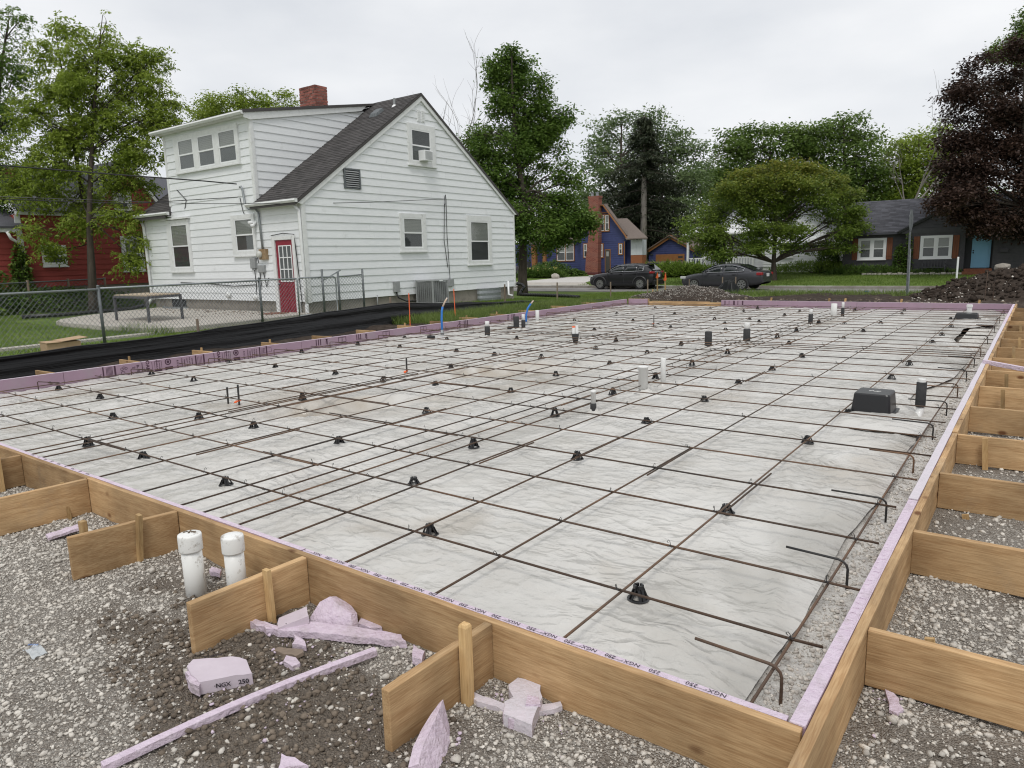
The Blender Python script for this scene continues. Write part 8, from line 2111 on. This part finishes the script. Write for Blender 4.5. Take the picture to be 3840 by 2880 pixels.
tk.build('trunk', MT['bark_pale'], e, smooth=True); mb.build('boughs', MT['bark'], e, smooth=True); leaf_obj('crown', leaves_np(np.concatenate(P_), .30, r, .55, .3), LG['spruce'], e)
tree('dark_conifer', 'dark conifer mass at the right of the spruce trunk', foot(1430, 590, 62), lobes_at(62, [(1420, 400, 30, 50), (1450, 450, 45, 50), (1400, 480, 50, 50), (1440, 530, 60, 40), (1350, 500, 40, 50), (1330, 430, 30, 40)], 6, .8), 9000, .32, LG['spruce'], MT['bark'], .25, seed=16, droop=.6, aspect=.32, clump=(.5, .9), shell=.45)
# far right crowns
D6 = 72
tree('dense_tree', 'dense dark green crown behind the maple and the porch house', foot(1650, 590, D6), lobes_at(D6, [(1590, 300, 34, 20), (1630, 290, 44, 20), (1690, 292, 46, 20), (1580, 330, 40, 24), (1650, 325, 60, 28), (1720, 318, 44, 26), (1600, 365, 56, 30), (1690, 370, 70, 34), (1750, 345, 34, 30), (1560, 400, 40, 40), (1650, 430, 90, 40)], 7), 12000, .34, LG['mid'], MT['bark'], .45, seed=17, clump=(.6, 1.1), shell=.5)
tree('dense_tree', 'rounded green crown over the roof ridge of the charcoal house', foot(1820, 590, D6), lobes_at(D6, [(1780, 285, 40, 20), (1830, 275, 40, 22), (1865, 300, 36, 24), (1790, 325, 56, 30), (1850, 345, 56, 34), (1800, 385, 70, 40), (1880, 390, 40, 36), (1850, 430, 80, 36)], 8), 10000, .34, LG['mid'], MT['bark'], .45, seed=18, clump=(.6, 1.1), shell=.5)
tree('dense_tree', 'bright green crown left of the purple tree, above the dark roof', foot(1970, 590, D6), lobes_at(D6, [(1950, 320, 44, 26), (2000, 300, 40, 26), (1985, 350, 54, 32), (1930, 370, 46, 34), (2030, 350, 44, 40), (1980, 400, 70, 36), (1920, 420, 50, 30)], 9), 9000, .32, LG['fresh'], MT['bark'], .4, seed=19, clump=(.6, 1.1), shell=.5)
tree('distant_tree', 'low dark green crown in the gap between the spruce and the maple', foot(1560, 590, 78), lobes_at(78, [(1540, 375, 34, 26), (1570, 400, 40, 34), (1530, 430, 44, 40), (1580, 460, 50, 40), (1540, 500, 60, 40)], 10), 6000, .36, LG['mid'], MT['bark'], .35, seed=20, clump=(.6, 1.1))
tree('distant_tree', 'pale green crown in the sky gap left of the spruce', foot(1275, 590, 74), lobes_at(74, [(1262, 420, 22, 22), (1285, 440, 24, 24), (1270, 480, 30, 30), (1255, 520, 34, 34)], 11), 4000, .34, LG['grey'], MT['bark'], .3, seed=22, clump=(.5, .9))
for i, (u0, u1, v, m) in enumerate(((1100, 1290, 545, 'deep'), (1290, 1500, 545, 'spruce'), (1500, 1720, 520, 'deep'), (1720, 1900, 500, 'mid'), (1880, 2080, 470, 'mid'), (2060, 2300, 470, 'deep'))):
    n = 6; tree('background_tree', ['dark foliage behind the left end of the blue house', 'dark foliage behind the spruce foot', 'dark foliage behind the maple', 'green foliage behind the maple right side', 'green foliage behind the charcoal house roof', 'dark foliage behind the purple tree'][i], foot((u0 + u1) / 2, 590, 84),
         lobes_at(84, [(u0 + (u1 - u0) * (k + .5) / n, v - 14 * (k % 3), 34, 40) for k in range(n)], 30 + i), 3600, .42, LG[m], MT['bark'], .3, seed=40 + i, clump=(.8, 1.3), group='background trees')
# the low maple on the lawn
D7 = 42.5
tree('lawn_maple', 'rounded maple with yellow tinged top on the lawn behind the sedan', foot(1672, 606, D7),
     lobes_at(D7, [(1705, 362, 40, 14), (1650, 370, 30, 13), (1757, 372, 32, 14), (1610, 385, 30, 16), (1795, 392, 30, 16), (1580, 408, 30, 16), (1690, 392, 50, 18), (1745, 402, 46, 20), (1630, 408, 44, 20), (1830, 425, 26, 18), (1556, 425, 28, 16), (1690, 428, 56, 20), (1775, 430, 40, 18), (1600, 440, 40, 20), (1848, 455, 22, 14), (1540, 455, 30, 16), (1650, 460, 50, 18), (1730, 462, 52, 18), (1805, 468, 36, 18), (1585, 475, 40, 18),
                   (1500, 478, 40, 10), (1525, 500, 44, 14), (1850, 490, 26, 12), (1640, 498, 54, 18), (1720, 500, 50, 16), (1800, 506, 40, 16), (1575, 512, 44, 15), (1500, 520, 30, 10), (1530, 538, 34, 11), (1600, 540, 44, 12), (1750, 535, 44, 12), (1810, 535, 30, 10), (1670, 530, 44, 12), (1560, 556, 30, 8)], 12, 1.5),
     38000, .165, LG['maple'], MT['bark'], .20, seed=23, split=.16, clump=(.28, .52), shell=.45, twigs=.35, gapt=.04)
# purple-leaved tree at the right
D8 = 37
tree('purple_maple', 'dark purple leaved maple filling the right edge of the photo', foot(2250, 600, D8),
     lobes_at(D8, [(u_ + 16, v_ - 8, a_ * .9, b_ * .88) for u_, v_, a_, b_ in [(2130, 130, 40, 26), (2185, 120, 40, 24), (2100, 160, 34, 24), (2090, 200, 50, 34), (2160, 190, 60, 40), (2045, 218, 40, 18), (2060, 250, 40, 26), (2120, 260, 60, 40), (2190, 260, 50, 50), (2080, 305, 56, 36), (2040, 320, 30, 24), (2150, 330, 70, 40), (2210, 330, 50, 60), (2050, 365, 50, 34), (2110, 390, 70, 40), (2180, 410, 60, 50), (2050, 415, 50, 34), (2030, 445, 40, 26), (2090, 450, 60, 30), (2150, 470, 60, 34), (2060, 475, 40, 20), (2120, 500, 44, 22), (2190, 490, 50, 40), (2250, 250, 60, 90), (2260, 420, 60, 90)]], 13),
     46000, .17, LG['purple'], MT['bark'], .3, seed=24, split=.3, clump=(.32, .6), shell=.42, twigs=.3, gapt=-.09)
tree('edge_tree', 'green treetop with bare twigs above the purple maple at the corner', foot(2230, 600, 52), lobes_at(52, [(2185, 95, 34, 22), (2205, 65, 24, 20), (2160, 118, 24, 16), (2230, 110, 40, 40), (2215, 40, 14, 16)], 14), 4200, .2, LG['mid'], MT['bark'], .3, seed=25, twigs=1.0)
# ------------------------------------------------------------------ shrubs and beds
def shrub(name, label, c, rx, ry, h, n, size, m, group=None, cat='shrub', seed=1, blade=False):
    r = np.random.default_rng(seed); g = T(c[1]); e = thing(name, label, cat, (c[0], c[1], g), group)
    u = r.normal(0, 1, (n, 3)); u /= np.linalg.norm(u, axis=1, keepdims=True); q = .55 + .45 * r.random(n) ** .5
    P_ = np.stack([c[0] + u[:, 0] * rx * q, c[1] + u[:, 1] * ry * q, g + np.abs(u[:, 2]) * h * q * (1 + .25 * fbm(u[:, 0] * 3 + c[0], u[:, 1] * 3, seed, 2))], 1)
    mb = MB()
    for k in range(7):
        a = 6.2832 * k / 7; mb.tube([(c[0], c[1], g - .05), (c[0] + rx * .5 * math.cos(a), c[1] + ry * .5 * math.sin(a), g + h * .7)], [.03, .012], 5)
    mb.build('stems', MT['bark'], e)
    leaf_obj('foliage', leaves_np(P_, size, r, -.8 if blade else .1, .12 if blade else .6), m, e); return e
shrub('round_shrub', 'rounded green shrub under the paired window of the blue house', (-31.6, 48.0, 0), 2.3, .9, 1.15, 3000, .16, LG['shrub'], seed=51)
shrub('low_shrub', 'low leafy shrub at the foot of the blue house chimney', (-29.3, 47.7, 0), 1.2, .6, .55, 1300, .16, LG['shrub'], seed=52)
shrub('lavender_bed', 'hazy grey purple bed at the left of the blue house', (-34.6, 47.2, 0), 2.6, .9, .80, 3000, .30, LG['lavender'], seed=53, blade=True, cat='flower bed')
ib = shrub('iris_bed', 'iris bed with pale yellow flowers before the blue house', (-31.5, 46.4, 0), 2.3, .55, .62, 2600, .45, LG['shrub'], seed=54, blade=True, cat='flower bed')
r = np.random.default_rng(55); mb = MB()
for k in range(34):
    x = r.uniform(-33.2, -30.0); y = r.uniform(46.0, 46.7); z = T(46) + r.uniform(.55, .85); s = .05
    for j in range(3): a = j * 2.1; mb.add([(x, y, z), (x + s * math.cos(a), y + s * math.sin(a), z + .05), (x + s * 1.4 * math.cos(a + .5), y + s * 1.4 * math.sin(a + .5), z - .02)], [(0, 1, 2)])
stuff(mb.build('yellow_flowers', mat('iris_yellow', (.75, .55, .12), .6, (.8, .68, .3), 9), ib))
shrub('day_lilies', 'strip of arching day lily leaves behind the kerb between the two cars', (-20.6, 46.6, 0), 3.4, .9, .75, 4600, .55, LG['yellow'], seed=56, blade=True, cat='plants')
shrub('garden_growth', 'rough low growth along the white neighbour wall right of the maple', (-11.6, 48.2, 0), 3.0, 1.0, .7, 3800, .30, LG['yellow'], seed=57, blade=True, cat='plants')
shrub('tall_bush', 'tall vine hung bush at the corner of the charcoal house', (-10.9, 48.6, 0), .9, .7, 1.6, 2200, .17, LG['shrub'], seed=58)
shrub('climbing_shrub', 'dark climbing shrub between the two windows of the charcoal house', (-6.75, 47.2, 0), .35, .3, 1.75, 1100, .14, LG['deep'], seed=59)
shrub('wall_climber', 'leafy climber beside the right cedar shutter', (-6.3, 47.2, 0), .22, .18, 2.35, 500, .15, LG['deep'], seed=60)
shrub('garden_border', 'weedy green border under the windows of the charcoal house', (-8.3, 47.1, 0), 2.4, .6, .45, 2600, .28, LG['shrub'], seed=61, blade=True, cat='plants')
shrub('garden_border', 'thin weedy border by the garden bench', (-4.8, 46.9, 0), 1.4, .35, .30, 900, .22, LG['shrub'], seed=62, blade=True, cat='plants')
shrub('dark_hedge', 'dark vine covered hedge at the far left beyond the wire fence', (-33.0, 9.4, 0), 1.0, 2.2, 2.05, 5200, .16, LG['deep'], seed=63, cat='hedge')
shrub('undergrowth', 'shady undergrowth along the rear wire fence', (-32.4, 12.6, 0), .8, 3.4, .95, 5200, .16, LG['shrub'], seed=64, cat='plants')
shrub('vine', 'ivy climbing the white downspout of the red house', (-33.75, 11.75, 0), .22, .45, 2.9, 1800, .15, LG['deep'], seed=65, cat='vine')
shrub('low_plant', 'single bright low plant by the rear wire fence', (-31.0, 9.6, 0), .4, .4, .45, 320, .16, LG['yellow'], seed=66, cat='plant')
# ------------------------------------------------------------------ grass
def grass(name, n, x0, x1, y0, y1, h, m, seed, keep=None, wdt=.006, z=0.0):
    r = np.random.default_rng(seed); x = r.uniform(x0, x1, n); y = r.uniform(y0, y1, n)
    k = fbm(x * .8, y * .8, seed, 3) + r.random(n) * .6 > -.1
    if keep is not None: k &= keep(x, y)
    x, y = x[k], y[k]; n = len(x); a = r.uniform(0, 6.283, n); L_ = h * r.uniform(.5, 1.4, n); b = r.normal(0, .45, (n, 2)) * L_[:, None]
    g = np.interp(y, GY, GZ) + z; w = wdt * r.uniform(.7, 1.3, n)
    v = np.stack([np.stack([x - np.cos(a) * w, y - np.sin(a) * w, g - .02], 1), np.stack([x + np.cos(a) * w, y + np.sin(a) * w, g - .02], 1), np.stack([x + b[:, 0], y + b[:, 1], g + L_], 1)], 1).reshape(-1, 3)
    return stuff(link(name, np_mesh(name, v, np.arange(n * 3).reshape(n, 3), m)))
gm = leaf_mat('grass_blade', (.075, .135, .018), (.185, .255, .052), .3, .5); gw = leaf_mat('rough_grass_blade', (.075, .13, .02), (.19, .25, .068), .3, .5)
inpatio = lambda x, y: ~((x < -17.7) & (x > -27.8) & (y > 9.0 - (x < -24) * 0) & (y < 14.3))
grass('lawn_grass', 60000, -31, -13.6, 3, 13.5, .065, gm, 71, lambda x, y: inpatio(x, y) & ~((x > -17.9) & (x < -17.2) & (y < 8.9)), .009, -.03)
grass('side_grass', 42000, -18.4, -13.5, 14.5, 35.5, .09, gm, 72, None, .010, -.03)
grass('rough_grass', 26000, -13.3, -11.0, 12.6, 20.8, .20, gw, 73, lambda x, y: fbm(x * 1.2, y * .7, 5, 3) > -.12 - .2 * (y > 13), .008, .06)
grass('weeds', 9000, -16, 1, 31, 36.3, .20, gw, 74, lambda x, y: ~((x > -2.5) & (y < 33)), .012)
grass('verge_grass', 45000, -40, 6, 41.2, 47.5, .085, gm, 75, lambda x, y: ~((x > -32) & (x < -25) & (y < 47)), .016)
grass('far_margin_grass', 5000, -15, -9.5, 20.9, 27, .15, gw, 76, lambda x, y: (x < -12.6) | (y < 22.5) & (x < -10), .009)
grass('patio_weeds', 600, -19.5, -17.4, 8.6, 9.3, .22, gw, 77, None, .006)
